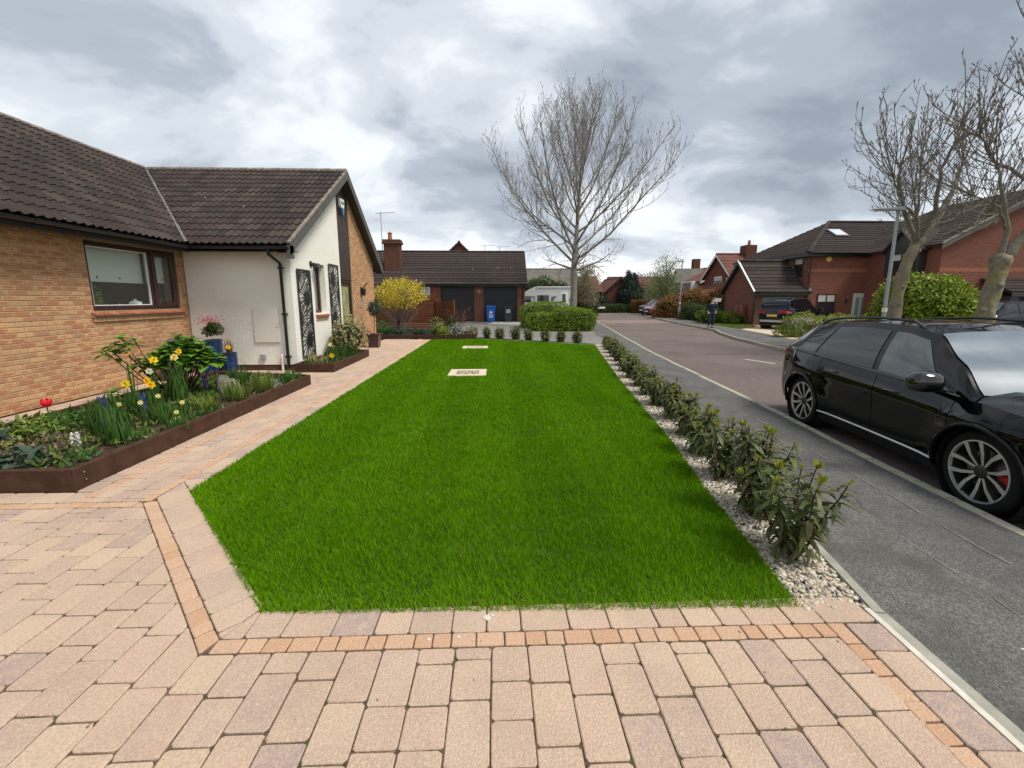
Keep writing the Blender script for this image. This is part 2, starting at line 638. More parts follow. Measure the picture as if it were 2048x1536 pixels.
# worn joint lines where the pavement was once dug up
for off, w_, y0_, y1_, sd in ((.42, .006, .4, 14.0, 1), (.86, .0055, 1.4, 17.5, 2)):
    rj = random.Random(sd)
    pts_ = []
    y_ = y0_
    while y_ < y1_:
        pts_.append((lerp_x(KERB, y_) - .11 - off + .02 * math.sin(y_ * 1.7 + sd) + rj.uniform(-.008, .008), y_))
        y_ += .16
    mb = MB()
    vs = []
    for x_, yy in pts_:
        k_ = w_ * rj.uniform(.35, 1.0)
        vs += [(x_ - k_, yy, -.0225), (x_ + k_, yy, -.0225)]
    mb.add(vs, [(2 * i, 2 * i + 1, 2 * i + 3, 2 * i + 2) for i in range(len(pts_) - 1) if rj.random() > .22])
    tag(mb.build('pavement_joint', M['tarmac_joint']), kind='structure')
# far pavement, house drive, grass verge
FG = [(9.6, -6), (10.4, 2), (10.9, 8), (11.5, 13.9), (12.3, 17.6), (12.9, 20.0), (13.5, 23.4), (14.0, 26.6), (14.8, 32.5), (16.6, 43.8), (19.2, 50.5)]
tag(poly_sheet('pavement_far_side', [(x + .11, y) for x, y in FARK] + FG[::-1], -.2, -.05, M['tarmac']), kind='structure')
tag(poly_sheet('house_drive', [(12.33, 17.6), (12.9, 20.0), (13.5, 23.4), (16.1, 25.6), (16.1, 26.6), (32, 29.8), (32, 19.6), (15.3, 19.2)], -.2, -.046, M['resin_drive']), kind='structure')
# white centre dash on the road, painted white corner on the pavement
tag(MB().hexa([(7.25, 12.28, -.15), (7.33, 12.30, -.15), (7.66, 11.42, -.15), (7.56, 11.40, -.15), (7.25, 12.28, -.145), (7.33, 12.30, -.145), (7.66, 11.42, -.145), (7.56, 11.40, -.145)]).build('road_marking', M['road_paint']), kind='structure')
tag(MB().prism([(2.455, 1.70), (2.56, 1.66), (2.52, 1.52)], -.0262, -.0225).build('pavement_marking', M['white_edging']), kind='structure')
# garage forecourt and neighbour's drive beyond the lawn
tag(poly_sheet('garage_drive', [(-3.0, 18.3), (-.6, 18.35), (3.6, 15.6), (3.95, 15.1), (4.375, 17.2), (4.5, 19.5), (5.1, 22.5), (5.95, 28), (6.05, 33), (6.2, 40), (1.9, 40), (1.9, 31.45), (-9, 33.3), (-9, 24), (-3.0, 22)], -.2, -.022, M['grey_drive']), kind='structure')
tag(poly_sheet('pale_drive_patch', [(-.55, 28.4), (1.4, 27.4), (1.75, 30.2), (.75, 31.1), (-.2, 31.2)], -.0218, -.0175, M['pale_drive']), kind='structure')  # paler sheet laid over part of the garage drive

# ================================================================ block paving: every paver near the camera is an object
def clip(poly, planes):
    """Sutherland-Hodgman; plane (a,b,c) keeps a*x+b*y<=c"""
    for a, b, c in planes:
        out = []
        n = len(poly)
        for i in range(n):
            p, q = poly[i], poly[(i + 1) % n]
            dp, dq = a * p[0] + b * p[1] - c, a * q[0] + b * q[1] - c
            if dp <= 0:
                out.append(p)
            if (dp < 0) != (dq < 0) and abs(dp - dq) > 1e-12:
                k = dp / (dp - dq)
                out.append((p[0] + (q[0] - p[0]) * k, p[1] + (q[1] - p[1]) * k))
        poly = out
        if len(poly) < 3:
            return []
    # drop near-duplicate points
    res = []
    for p in poly:
        if not res or math.hypot(p[0] - res[-1][0], p[1] - res[-1][1]) > .004:
            res.append(p)
    if len(res) > 2 and math.hypot(res[0][0] - res[-1][0], res[0][1] - res[-1][1]) < .004:
        res.pop()
    return res


def area(p):
    return .5 * sum(p[i][0] * p[(i + 1) % len(p)][1] - p[(i + 1) % len(p)][0] * p[i][1] for i in range(len(p)))


def paver_mb(poly, gap=.003, round_=.010, bev=.0045, mb=None, rr=rng, zt=0.0):
    """one tumbled paver: worn corners, chamfered top edge"""
    if area(poly) < 0:
        poly = poly[::-1]
    n = len(poly)
    cx = sum(p[0] for p in poly) / n
    cy = sum(p[1] for p in poly) / n

    def inset(pl, d):
        k = len(pl)
        out = []
        for i in range(k):
            a, b, c = Vector(pl[i - 1]), Vector(pl[i]), Vector(pl[(i + 1) % k])
            e1, e2 = (b - a).normalized(), (c - b).normalized()
            n1, n2 = Vector((-e1.y, e1.x)), Vector((-e2.y, e2.x))
            m = n1 + n2
            L = max(m.dot(n1), .25)
            out.append((b + m * (d / L))[:])
        return out
    p1 = inset(poly, gap)
    ch = []
    k = len(p1)
    for i in range(k):                       # worn corners
        a, b, c = Vector(p1[i - 1]), Vector(p1[i]), Vector(p1[(i + 1) % k])
        d1, d2 = (a - b).length, (c - b).length
        r1, r2 = min(round_ * rr.uniform(.6, 1.4), d1 * .35), min(round_ * rr.uniform(.6, 1.4), d2 * .35)
        ch.append((b + (a - b).normalized() * r1)[:])
        ch.append((b + (c - b).normalized() * r2)[:])
    j = gap * .6
    ch = [(x + rr.uniform(-j, j), y + rr.uniform(-j, j)) for x, y in ch]
    tp = inset(ch, bev)
    k = len(ch)
    dz = rr.uniform(-.0025, .0015) + zt
    tx, ty = rr.uniform(-.008, .008), rr.uniform(-.008, .008)
    vs = [(x, y, -.035 + zt) for x, y in ch] + [(x, y, dz - bev * .8) for x, y in ch] + [(x, y, dz + (x - cx) * tx + (y - cy) * ty) for x, y in tp]
    fs = []
    for i in range(k):
        i2 = (i + 1) % k
        fs.append((i, i2, k + i2, k + i))
        fs.append((k + i, k + i2, 2 * k + i2, 2 * k + i))
    fs.append(tuple(range(2 * k, 3 * k)))
    mb = mb or MB()
    mb.add(vs, fs)
    return mb


drive_p, drive_s, path_p, path_s = [], [], [], []       # polygons of pavers / setts
CW = .172
LENS = [.262, .262, .20, .172, .235]


def columns(x0, x1, y0, y1fn, out, y1max, cw=CW, seed=1, reg=None):
    rr = random.Random(seed)
    n = max(1, round((x1 - x0) / cw))
    w = (x1 - x0) / n
    for i in range(n):
        xa, xb = x0 + i * w, x0 + (i + 1) * w
        planes = y1fn((xa + xb) / 2)
        y = y0 - rr.uniform(0, .25)
        prev = None
        while y < y1max:
            L = rr.choice(LENS)
            pl = clip([(xa, y), (xb, y), (xb, y + L), (xa, y + L)], planes + [(0, -1, -y0)])
            if pl and abs(area(pl)) < .011 and prev is not None:
                # a sliver is cut from the block before it instead
                out[-1] = clip([(xa, prev), (xb, prev), (xb, y + L), (xa, y + L)], planes + [(0, -1, -y0)])
            elif pl and abs(area(pl)) > .0022:
                out.append(pl)
                prev = y
            y += L


# diagonal of the orange course from (-2.82,3.32) to (-1.36,1.775)
d0, d1 = Vector((-2.82, 3.30)), Vector((-1.37, 1.775))
dt = (d1 - d0).normalized()
dn = Vector((-dt.y, dt.x))                               # points to the lawn side (+x,+y)
if dn.x < 0:
    dn = -dn
SW = .088


def field_top(x):
    pl = [(0, 1, 3.235)]
    if x > -1.37:
        pl = [(0, 1, 1.772)]
    else:
        pl.append((dn.x, dn.y, dn.dot(d0)))
        if x > -1.55:
            pl.append((0, 1, 1.772 + 2))
    return pl


columns(-7.24, -1.37, .35, field_top, drive_p, 3.3, seed=5)
columns(-1.37, 1.64, .35, field_top, drive_p, 3.3, seed=6)
rr = random.Random(11)


def course(p0, p1, nrm, w, lens, out, planes=[], seed=1):
    """row of blocks of width w (towards nrm) along p0->p1"""
    rr = random.Random(seed)
    t = (p1 - p0)
    L = t.length
    t.normalize()
    d = 0
    while d < L - .02:
        l = rr.choice(lens)
        if L - d - l < .06:
            l = L - d
        a, b = p0 + t * d, p0 + t * (d + l)
        pl = [a[:], b[:], (b + nrm * w)[:], (a + nrm * w)[:]]
        pl = clip(pl, planes)
        if pl and abs(area(pl)) > .0015:
            out.append(pl)
        d += l


SL = [.088, .10, .118, .088, .135]
BL = [.172, .205, .172, .24, .15]
V2 = lambda x, y: Vector((x, y))
up, rt, lf, dnv = V2(0, 1), V2(1, 0), V2(-1, 0), V2(0, -1)
# bisector planes where the courses turn
bis = (dn + up).normalized()
cut_a = lambda p: None
tb = (dt - rt * -1).normalized()
# plane through d1 along the mitre direction: mitre dir = dn+up
mdir = (dn + up).normalized()
mn = V2(mdir.y, -mdir.x)                                 # normal to the mitre, pointing +x
K1 = [(mn.x, mn.y, mn.dot(d1))]                          # left of mitre
K2 = [(-mn.x, -mn.y, -mn.dot(d1))]                       # right of mitre
course(d0 + dt * -.09, d1 + dt * .2, dn, SW, SL, drive_s, K1 + [(0, 1, 3.335), (-1, 0, 2.875)], 2)
course(d1 - rt * .2, V2(1.64, 1.775), up, SW, SL, drive_s, K2, 3)
course(d0 + dn * SW + dt * -.30, d1 + dn * SW + dt * .4, dn, .22, BL, drive_p, K1 + [(-1, 0, 2.785)], 4)
course(d1 + up * SW - rt * .5, V2(1.91, 1.775 + SW), up, .185, BL, drive_p, K2, 5)
course(V2(1.64, 1.775 + SW), V2(1.53, -.6), rt, SW, SL, drive_s, [], 6)
course(V2(1.64 + SW + .004, 1.775 + SW - .004), V2(1.53 + SW, -.6), V2(1, -.05).normalized(), .185, BL, drive_p, [], 7)
# orange course and border in front of the timber bed
course(V2(-7.3, 3.24), V2(-2.70, 3.24), up, SW, SL, drive_s, [(dn.x, dn.y, dn.dot(d0))], 8)
course(V2(-7.3, 3.332), V2(-3.38, 3.332), up, .19, BL, drive_p, [], 9)
# path between bed and lawn
course(V2(-2.79, 3.36), V2(-2.79, 17.3), rt, .19, BL, path_p, [(dn.x * -1, dn.y * -1, -(dn.dot(d0) + SW + .22))], 12)
course(V2(-2.88, 3.34), V2(-2.88, 17.3), rt, SW, SL, path_s, [], 13)
course(V2(-3.40, 3.34), V2(-3.40, 8.2), rt, SW, SL, path_s, [], 14)
course(V2(-3.55, 3.53), V2(-3.55, 8.2), rt, .148, BL, path_p, [], 15)
columns(-3.31, -2.88, 3.335, lambda x: [(0, 1, 17.5)], path_p, 17.3, cw=.143, seed=16)
columns(-4.52, -3.31, 8.22, lambda x: [(0, 1, 17.5)], path_p, 17.4, seed=17)
columns(-6.76, -4.52, 8.78, lambda x: [(0, 1, 9.85)], path_p, 9.8, seed=18)
columns(-6.76, -5.70, 3.53, lambda x: [(0, 1, 8.78)], path_p, 8.8, seed=19)
# keep pavers out of the ground under the lawn side


def lay(name, polys_p, polys_s, base_poly, limit_p, limit_s):
    st = poly_sheet(name, base_poly, -.15, -.010, M['joint_sand'])
    tag(st, kind='structure')
    for polys, m, nm, lim, rd in ((polys_p, M['paver'], 'paver', limit_p, .011), (polys_s, M['sett'], 'sett', limit_s, .006)):
        def key(pl):
            cx, cy = sum(p[0] for p in pl) / len(pl), sum(p[1] for p in pl) / len(pl)
            p = proj(cx, cy, 0)
            return (0 if inview(cx, cy, 0, 60) else 1, p[2] if p[2] > 0 else 99)
        polys = sorted(polys, key=key)
        for pl in polys[:lim]:
            paver_mb(pl, round_=rd).build(nm, m, st, local=True)
        rest = MB()
        for pl in polys[lim:]:
            paver_mb(pl, round_=rd, mb=rest)
        if rest.v:
            tag(rest.build(nm + '_field', m, st, local=True), kind='stuff')
    return st


lay('driveway', drive_p, drive_s, [(-7.4, -.6), (1.74, -.6), (1.90, 1.96), (-1.2, 2.03), (-2.62, 3.49), (-2.86, 3.34), (-3.52, 3.52), (-7.4, 3.52)], 300, 300)
lay('path', path_p, path_s, [(-3.54, 3.53), (-2.865, 3.345), (-2.61, 3.495), (-2.61, 17.5), (-4.52, 17.5), (-4.52, 9.84), (-6.77, 9.84), (-6.77, 3.53), (-5.70, 3.53), (-5.70, 8.77), (-4.1, 8.77), (-3.54, 8.2)], 300, 300)
# moss and seedlings in the joints, blown bits of leaf on the blocks
mat('moss', (.07, .10, .02), .9, col2=(.12, .12, .04), scale=40)
mat('leaf_bits', (.16, .11, .06), .9, col2=(.30, .24, .14), scale=60)
rj = np.random.RandomState(21)
for nm_, mm_, cnt, spread, up_, sz_ in (('joint_moss', M['moss'], 900, .006, .6, .010), ('leaf_debris', M['leaf_bits'], 170, .09, .06, .013)):
    allp = [p for p in drive_p + drive_s + path_p if len(p) > 2]
    Pm = []
    while len(Pm) < cnt:
        pl_ = allp[rj.randint(len(allp))]
        k_ = rj.randint(len(pl_))
        a_, b_ = pl_[k_], pl_[(k_ + 1) % len(pl_)]
        f_ = rj.uniform(0, 1)
        if math.sin(a_[0] * 3.1) * math.sin(a_[1] * 4.3 + 1) < -.1 and nm_ == 'joint_moss':
            continue
        for _ in range(6 if nm_ == 'joint_moss' else 1):
            Pm.append((a_[0] + (b_[0] - a_[0]) * f_ + rj.normal(0, spread), a_[1] + (b_[1] - a_[1]) * f_ + rj.normal(0, spread), -.008 if nm_ == 'joint_moss' else .002))
    Pm = np.array(Pm)
    n_ = len(Pm)
    a_ = rj.uniform(0, 2 * PI, n_)
    dx_, dy_ = np.cos(a_), np.sin(a_)
    L_ = sz_ * rj.uniform(.5, 1.4, n_)
    V_ = np.stack([Pm, Pm + np.stack([dx_ * L_ * .5 - dy_ * L_ * .3, dy_ * L_ * .5 + dx_ * L_ * .3, L_ * up_ * .6], 1), Pm + np.stack([dx_ * L_, dy_ * L_, L_ * up_], 1), Pm + np.stack([dx_ * L_ * .5 + dy_ * L_ * .3, dy_ * L_ * .5 - dx_ * L_ * .3, L_ * up_ * .6 + .001], 1)], 1).reshape(-1, 3)
    tag(np_mesh(nm_, V_, [np.arange(n_ * 4).reshape(-1, 4)], mm_), kind='stuff')
# white paint spots spilled on the border course
for x, y, r in ((-.055, 1.955, .022), (-.03, 1.97, .012), (-.33, 1.82, .009), (-.19, 1.83, .008)):
    m_ = MB()
    n_ = 9
    m_.prism([(x + r * rng.uniform(.7, 1.2) * math.cos(2 * PI * k / n_), y + r * rng.uniform(.6, 1.1) * math.sin(2 * PI * k / n_)) for k in range(n_)], -.003, .0035)
    tag(m_.build('paint_spot', M['white_edging']), kind='structure')

# ================================================================ lawn
LAWN = [(-1.22, 2.02)] + LAWN_R + [(1.5, 16.25), (-.69, 17.45), (-2.6, 17.2), (-2.6, 3.5)]
mat('thatch', (.035, .085, .008), .95, col2=(.06, .075, .02), scale=50)
lawn_o = poly_sheet('lawn', LAWN, -.1, -.008, M['thatch'])
tag(lawn_o, kind='structure')


def in_poly(P, poly):
    x, y = P[:, 0], P[:, 1]
    r = np.zeros(len(P), bool)
    n = len(poly)
    for i in range(n):
        x0, y0 = poly[i]
        x1, y1 = poly[(i + 1) % n]
        if y0 == y1:
            continue
        cond = ((y0 > y) != (y1 > y)) & (x < (x1 - x0) * (y - y0) / (y1 - y0) + x0)
        r ^= cond
    return r


HOLES = [(-1.05, -.23, 8.93, 9.78), (-1.15, -.30, 14.05, 14.75)]


def blades(zones, seed=4):
    rs = np.random.RandomState(seed)
    Vs, F4, F3, att, base = [], [], [], [], 0
    for (ya, yb, dens, w, h) in zones:
        xs = (-2.7, 3.6)
        n = int((xs[1] - xs[0]) * (yb - ya) * dens)
        P = np.stack([rs.uniform(*xs, n), rs.uniform(ya, yb, n)], 1)
        P = P[in_poly(P, LAWN)]
        for hx0, hx1, hy0, hy1 in HOLES:
            P = P[~((P[:, 0] > hx0) & (P[:, 0] < hx1) & (P[:, 1] > hy0) & (P[:, 1] < hy1))]
        n = len(P)
        tuft = np.sin(P[:, 0] * 9.1 + 2 * np.sin(P[:, 1] * 7.3)) * np.sin(P[:, 1] * 8.7 + 2 * np.sin(P[:, 0] * 6.1))
        hh = h * rs.uniform(.55, 1.15, n) * (1 + .18 * tuft)
        ang = rs.uniform(0, 2 * PI, n)
        # gentle common lean that changes slowly over the lawn
        stripe = np.where(np.mod(P[:, 0] + .35, 1.1) < .55, 1.0, -1.0)
        la = stripe * PI / 2 + rs.normal(0, 1.9, n)
        lean = hh * rs.uniform(.15, .85, n)
        lx, ly = np.cos(la) * lean, np.sin(la) * lean
        wx, wy = np.cos(ang) * w * .5, np.sin(ang) * w * .5
        z0 = np.full(n, -.008)
        a = np.stack([P[:, 0] - wx, P[:, 1] - wy, z0], 1)
        b = np.stack([P[:, 0] + wx, P[:, 1] + wy, z0], 1)
        m1 = np.stack([P[:, 0] + lx * .35 + wx * .8, P[:, 1] + ly * .35 + wy * .8, z0 + hh * .6], 1)
        m0 = np.stack([P[:, 0] + lx * .35 - wx * .8, P[:, 1] + ly * .35 - wy * .8, z0 + hh * .6], 1)
        t = np.stack([P[:, 0] + lx, P[:, 1] + ly, z0 + hh], 1)
        V = np.stack([a, b, m1, m0, t], 1).reshape(-1, 3)
        i = np.arange(n) * 5 + base
        F4.append(np.stack([i, i + 1, i + 2, i + 3], 1))
        F3.append(np.stack([i + 3, i + 2, i + 4], 1))
        Vs.append(V)
        patch = .5 + .5 * np.sin(P[:, 0] * 1.7 + .8 * np.sin(P[:, 1] * .9)) * np.sin(P[:, 1] * 1.3 + P[:, 0])
        edge = np.clip((2.35 - P[:, 1]) / .35, 0, 1) * .35
        patch2 = .5 + .5 * np.sin(P[:, 0] * 4.3 + 2.1 * np.sin(P[:, 1] * 2.2)) * np.sin(P[:, 1] * 3.7 + 1.7 * np.sin(P[:, 0] * 2.9))
        r = np.clip(rs.uniform(0, 1, n) * .72 + patch * .16 + patch2 * .16 + edge, 0, 1)
        att.append(np.repeat(r, 5))
        base += n * 5
    return np.concatenate(Vs), [np.concatenate(F4), np.concatenate(F3)], np.concatenate(att)


mat('grass', (.058, .185, .001), .6, attr=('tone', (.175, .36, .004)), trans=.32, spec=.05)
Vg, Fg, Ag = blades([(1.95, 3.2, 19000, .0036, .044), (3.2, 4.8, 13000, .0048, .042), (4.8, 7.5, 6600, .0072, .040), (7.5, 11, 3300, .011, .038), (11, 17.6, 1700, .017, .036)])
go = np_mesh('lawn_grass', Vg, Fg, M['grass'], attr={'tone': Ag})
tag(go, kind='stuff')
mat('grass_dry', (.30, .27, .10), .7, col2=(.18, .21, .05), scale=30, trans=.2)
Vg, Fg, Ag = blades([(1.95, 3.2, 420, .0036, .036), (3.2, 4.8, 260, .0048, .034), (4.8, 7.5, 120, .007, .032), (2.0, 2.14, 2600, .0036, .030)], 9)
tag(np_mesh('lawn_dry_grass', Vg, Fg, M['grass_dry']), kind='stuff')
# pale edge board where the far lawn edge meets the drive
kerb_run('lawn_far_edging', [(-.65, 17.52), (1.52, 16.33), (3.5, 15.05)], .06, -.1, .012, M['kerb'], seg=.5)

# inset access covers in the lawn
mat('sandstone', (.60, .50, .37), .85, col2=(.52, .43, .31), scale=12, bump=.2)
mat('cover_gravel', (.30, .27, .23), .9, col2=(.5, .46, .4), scale=60)


def pebbles(pts, sizes, rs, zs=None):
    """many small rounded stones as one mesh"""
    ico = bmesh.new()
    bmesh.ops.create_icosphere(ico, subdivisions=1, radius=1)
    iv = np.array([v.co[:] for v in ico.verts])
    ico.verts.index_update()
    it = np.array([[v.index for v in f.verts] for f in ico.faces])
    ico.free()
    n = len(pts)
    k = len(iv)
    V = np.repeat(iv[None], n, 0)
    V = V * (1 + rs.normal(0, .1, (n, k, 1)))
    sc_ = np.stack([sizes * rs.uniform(.8, 1.3, n), sizes * rs.uniform(.65, 1.0, n), sizes * rs.uniform(.45, .75, n)], 1)
    V = V * sc_[:, None, :]
    a = rs.uniform(0, 2 * PI, n)
    tl = rs.normal(0, .35, n)
    c, s = np.cos(tl), np.sin(tl)
    y = V[:, :, 1] * c[:, None] - V[:, :, 2] * s[:, None]
    z = V[:, :, 1] * s[:, None] + V[:, :, 2] * c[:, None]
    c, s = np.cos(a), np.sin(a)
    x = V[:, :, 0] * c[:, None] - y * s[:, None]
    y = V[:, :, 0] * s[:, None] + y * c[:, None]
    V = np.stack([x + pts[:, 0:1], y + pts[:, 1:2], z + pts[:, 2:3]], 2)
    F = (it[None] + (np.arange(n) * k)[:, None, None]).reshape(-1, 3)
    return V.reshape(-1, 3), F


rs = np.random.RandomState(5)
for i, (x0, x1, y0, y1) in enumerate(HOLES):
    t = thing('access_cover', ['square stone framed access cover with stones inside, nearer one set in the lawn', 'square stone framed access cover, farther one sunk in the lawn near its far edge'][i], 'access cover', ((x0 + x1) / 2, (y0 + y1) / 2, 0), 0, 'access covers sunk in the lawn')
    w = .17
    for (a, b, c, d) in ((x0, x1, y0, y0 + w), (x0, x1, y1 - w, y1), (x0, x0 + w, y0 + w, y1 - w), (x1 - w, x1, y0 + w, y1 - w)):
        MB().bbox(a + .003, b - .003, c + .003, d - .003, -.06, .012 + .001 * rng.random(), .006).build('slab', M['sandstone'], t)
    MB().box(x0 + w, x1 - w, y0 + w, y1 - w, -.06, -.012).build('tray', M['cover_gravel'], t)
    n = 260
    P = np.stack([rs.uniform(x0 + w + .02, x1 - w - .02, n), rs.uniform(y0 + w + .02, y1 - w - .02, n), rs.uniform(-.008, .008, n)], 1)
    V, F = pebbles(P, rs.uniform(.012, .022, n), rs)
    tag(np_mesh('stones', V - np.array(t.location[:]), [F], M['pebble'], t, smooth=True), kind='stuff')

# gravel strip between lawn and pavement
grav_poly = LAWN_R + [(3.9, 15.1)] + GRAV_R[-2:0:-1]
tag(poly_sheet('gravel_bed', grav_poly, -.12, -.03, M['gravel_bed']), kind='structure')
Pts, Sz = [], []
for ya, yb, dens, sz in ((1.95, 3.4, 3200, .0145), (3.4, 5.5, 2300, .0165), (5.5, 9, 1300, .02), (9, 15.2, 700, .026)):
    n = int(dens * (yb - ya) * 1.1)
    yy = rs.uniform(ya, yb, n)
    xl = np.interp(yy, [p[1] for p in LAWN_R], [p[0] for p in LAWN_R])
    xr = np.interp(yy, [p[1] for p in GRAV_R], [p[0] for p in GRAV_R])
    u = rs.uniform(0, 1, n)
    keep = rs.uniform(0, 1, n) < (xr - xl) / .6
    yy, xl, xr, u = yy[keep], xl[keep], xr[keep], u[keep]
    Pts.append(np.stack([xl + .01 + (xr - xl - .025) * u, yy, rs.uniform(-.03, -.002, len(yy))], 1))
    Sz.append(sz * rs.uniform(.6, 1.35, len(yy)))
Pts, Sz = np.concatenate(Pts), np.concatenate(Sz)
V, F = pebbles(Pts, Sz, rs)
tag(np_mesh('gravel', V, [F], M['pebble'], smooth=True), kind='stuff')
# ================================================================ the bungalow on the left
def brick_mat(name, edge, core, dark):
    m = bpy.data.materials.new(name)
    m.use_nodes = True
    t = NT(m.node_tree)
    b = m.node_tree.nodes['Principled BSDF']
    geo = t.n('ShaderNodeNewGeometry')
    oi = t.n('ShaderNodeObjectInfo')
    r = t.math('FRACT', t.math('ADD', oi.outputs['Random'], geo.outputs['Random Per Island']))
    uv = t.n('ShaderNodeUVMap')
    sp = t.n('ShaderNodeSeparateXYZ')
    t.l(uv.outputs[0], sp.inputs[0])
    ex = t.math('MULTIPLY', t.math('MULTIPLY', sp.outputs[0], t.math('SUBTRACT', 1.0, sp.outputs[0])), 4.0)
    ey = t.math('MULTIPLY', t.math('MULTIPLY', sp.outputs[1], t.math('SUBTRACT', 1.0, sp.outputs[1])), 4.0)
    e = t.math('MULTIPLY', t.math('POWER', ex, 0.55), t.math('POWER', ey, 0.8))
    nz = t.noise(geo.outputs['Position'], 26, 4, .6)
    msk = t.math('ADD', e, t.math('MULTIPLY', t.math('SUBTRACT', nz, .5), 1.3))
    msk = t.math('ADD', msk, t.math('MULTIPLY', t.math('SUBTRACT', r, .5), 1.1))
    msk = t.ramp(msk, [(.38, 0.0), (.85, 1.0)])
    c = t.mix(msk, edge, core)
    r2 = t.math('FRACT', t.math('MULTIPLY', r, 7.31))
    dk = t.ramp(r2, [(.0, 0.55), (.5, 0.0), (1, 0.15)])
    c = t.mix(dk, c, dark)
    st = t.ramp(t.noise(geo.outputs['Position'], 1.3, 4, .6), [(.42, 0.0), (.75, .45)])
    c = t.mix(st, c, dark)
    t.l(c, b.inputs['Base Color'])
    b.inputs['Roughness'].default_value = .88
    bn = t.n('ShaderNodeBump')
    bn.inputs['Strength'].default_value = .45
    bn.inputs['Distance'].default_value = .01
    t.l(t.noise(geo.outputs['Position'], 90, 4, .65), bn.inputs['Height'])
    t.l(bn.outputs[0], b.inputs['Normal'])
    M[name] = m


brick_mat('brick_buff', (.56, .33, .165), (.38, .145, .07), (.36, .23, .13))
brick_mat('brick_red', (.215, .078, .05), (.18, .055, .036), (.14, .058, .042))
brick_mat('brick_band', (.34, .13, .07), (.30, .11, .06), (.26, .10, .06))
mat('mortar', (.36, .27, .17), .95, col2=(.28, .21, .13), scale=20)
mat('mortar_red', (.16, .095, .068), .95, col2=(.17, .095, .065), scale=12)
mat('render_white', (.86, .835, .75), .9, bump=1.0, bscale=38, col2=(.82, .79, .70), scale=1.2, detail=3)
mat('plinth', (.10, .055, .04), .9, col2=(.14, .08, .06), scale=8)
mat('roof_tile', (0, 0, 0), .82, rcols=[(.036, .026, .024), (.050, .036, .032), (.030, .024, .023), (.042, .032, .030), (.060, .045, .038)], bump=.35, bscale=70, speck=((.30, .28, .23), 7, .745), stain=((.066, .056, .044), 1.9, .54, .85))
mat('roof_deck', (.03, .025, .022), .9)
mat('valley_lead', (.20, .185, .165), .9, col2=(.10, .092, .08), scale=9, bump=.6, bscale=30)
mat('verge_mortar', (.27, .23, .19), .95, col2=(.16, .135, .11), scale=7, bump=.5)
mat('fascia_dark', (.022, .020, .021), .45, bump=.05)
mat('fascia_grey', (.10, .093, .088), .6, col2=(.07, .066, .062), scale=4)
mat('gutter', (.010, .011, .014), .3)
mat('frame_brown', (.038, .013, .012), .38, col2=(.05, .018, .016), scale=6)
mat('frame_white', (.75, .75, .73), .4)
mat('tile_sill', (.33, .12, .07), .75, rnd=.18, bump=.2)
mat('blind', (.86, .90, .85), .8, col2=(.82, .86, .80), scale=3)
mat('dark_interior', (.02, .02, .02), .9)
mat('plastic_white', (.70, .67, .60), .5)
mat('plastic_grey', (.30, .31, .31), .6)
mat('boarding', (.045, .026, .018), .5, col2=(.035, .02, .014), scale=5)
mat('door_brown', (.035, .016, .011), .4)
mat('black_metal', (.014, .014, .015), .42)
mat('chrome', (.6, .6, .6), .2, metal=1.0)
mat('stone_grey', (.09, .085, .075), .9, col2=(.15, .14, .12), scale=8, bump=.6, bscale=20)


def glass_mat(name, tint, refl, rough=.0):
    m = bpy.data.materials.new(name)
    m.use_nodes = True
    t = NT(m.node_tree)
    m.node_tree.nodes.remove(m.node_tree.nodes['Principled BSDF'])
    out = m.node_tree.nodes['Material Output']
    tp = t.n('ShaderNodeBsdfTransparent')
    tp.inputs[0].default_value = (*tint, 1)
    gl = t.n('ShaderNodeBsdfGlossy')
    gl.inputs['Roughness'].default_value = rough
    lw = t.n('ShaderNodeLayerWeight')
    lw.inputs['Blend'].default_value = .5
    f = t.math('ADD', t.math('MULTIPLY', t.math('POWER', lw.outputs['Facing'], 4.0), .9), .045)
    f = t.math('MULTIPLY', f, refl, clamp=True)
    ms = t.n('ShaderNodeMixShader')
    t.l(f, ms.inputs[0])
    t.l(tp.outputs[0], ms.inputs[1])
    t.l(gl.outputs[0], ms.inputs[2])
    t.l(ms.outputs[0], out.inputs['Surface'])
    M[name] = m


glass_mat('glass', (.92, .96, .95), 1.6)
glass_mat('glass_dark', (.25, .28, .28), 2.2)

bun = thing('bungalow', 'buff brick and white rendered bungalow with dark tiled roof beside the lawn', 'bungalow', (-6.8, 9.85, 0))
WX, WY, GX = -6.80, 9.85, -4.52
EX, EZ, RX, RZ = -6.40, 2.72, -9.90, 5.20           # main roof: eave x, eave z, ridge x, ridge z
EY, RY, BY = 9.42, 13.30, 16.75                      # wing roof: front eave y, ridge y, back eave y
# --- brick walls
W0, W1, WZ0, WZ1 = 7.58, 9.62, 1.40, 2.57            # window opening
wall = MB()
wall.box(-7.1, WX - .006, 1.5, W0, 0, 2.62)
wall.box(-7.1, WX - .006, W0, W1, 0, WZ0)
wall.box(-7.1, WX - .006, W1, WY + .05, 0, 2.62)
wall.box(-7.1, WX - .006, W0 - .001, W1 + .001, WZ1, 2.70)
wall.box(-7.1, EX - .03, 1.5, EY - .03, 2.62, 2.66)
wall_o = wall.build('wall', M['mortar'], bun)


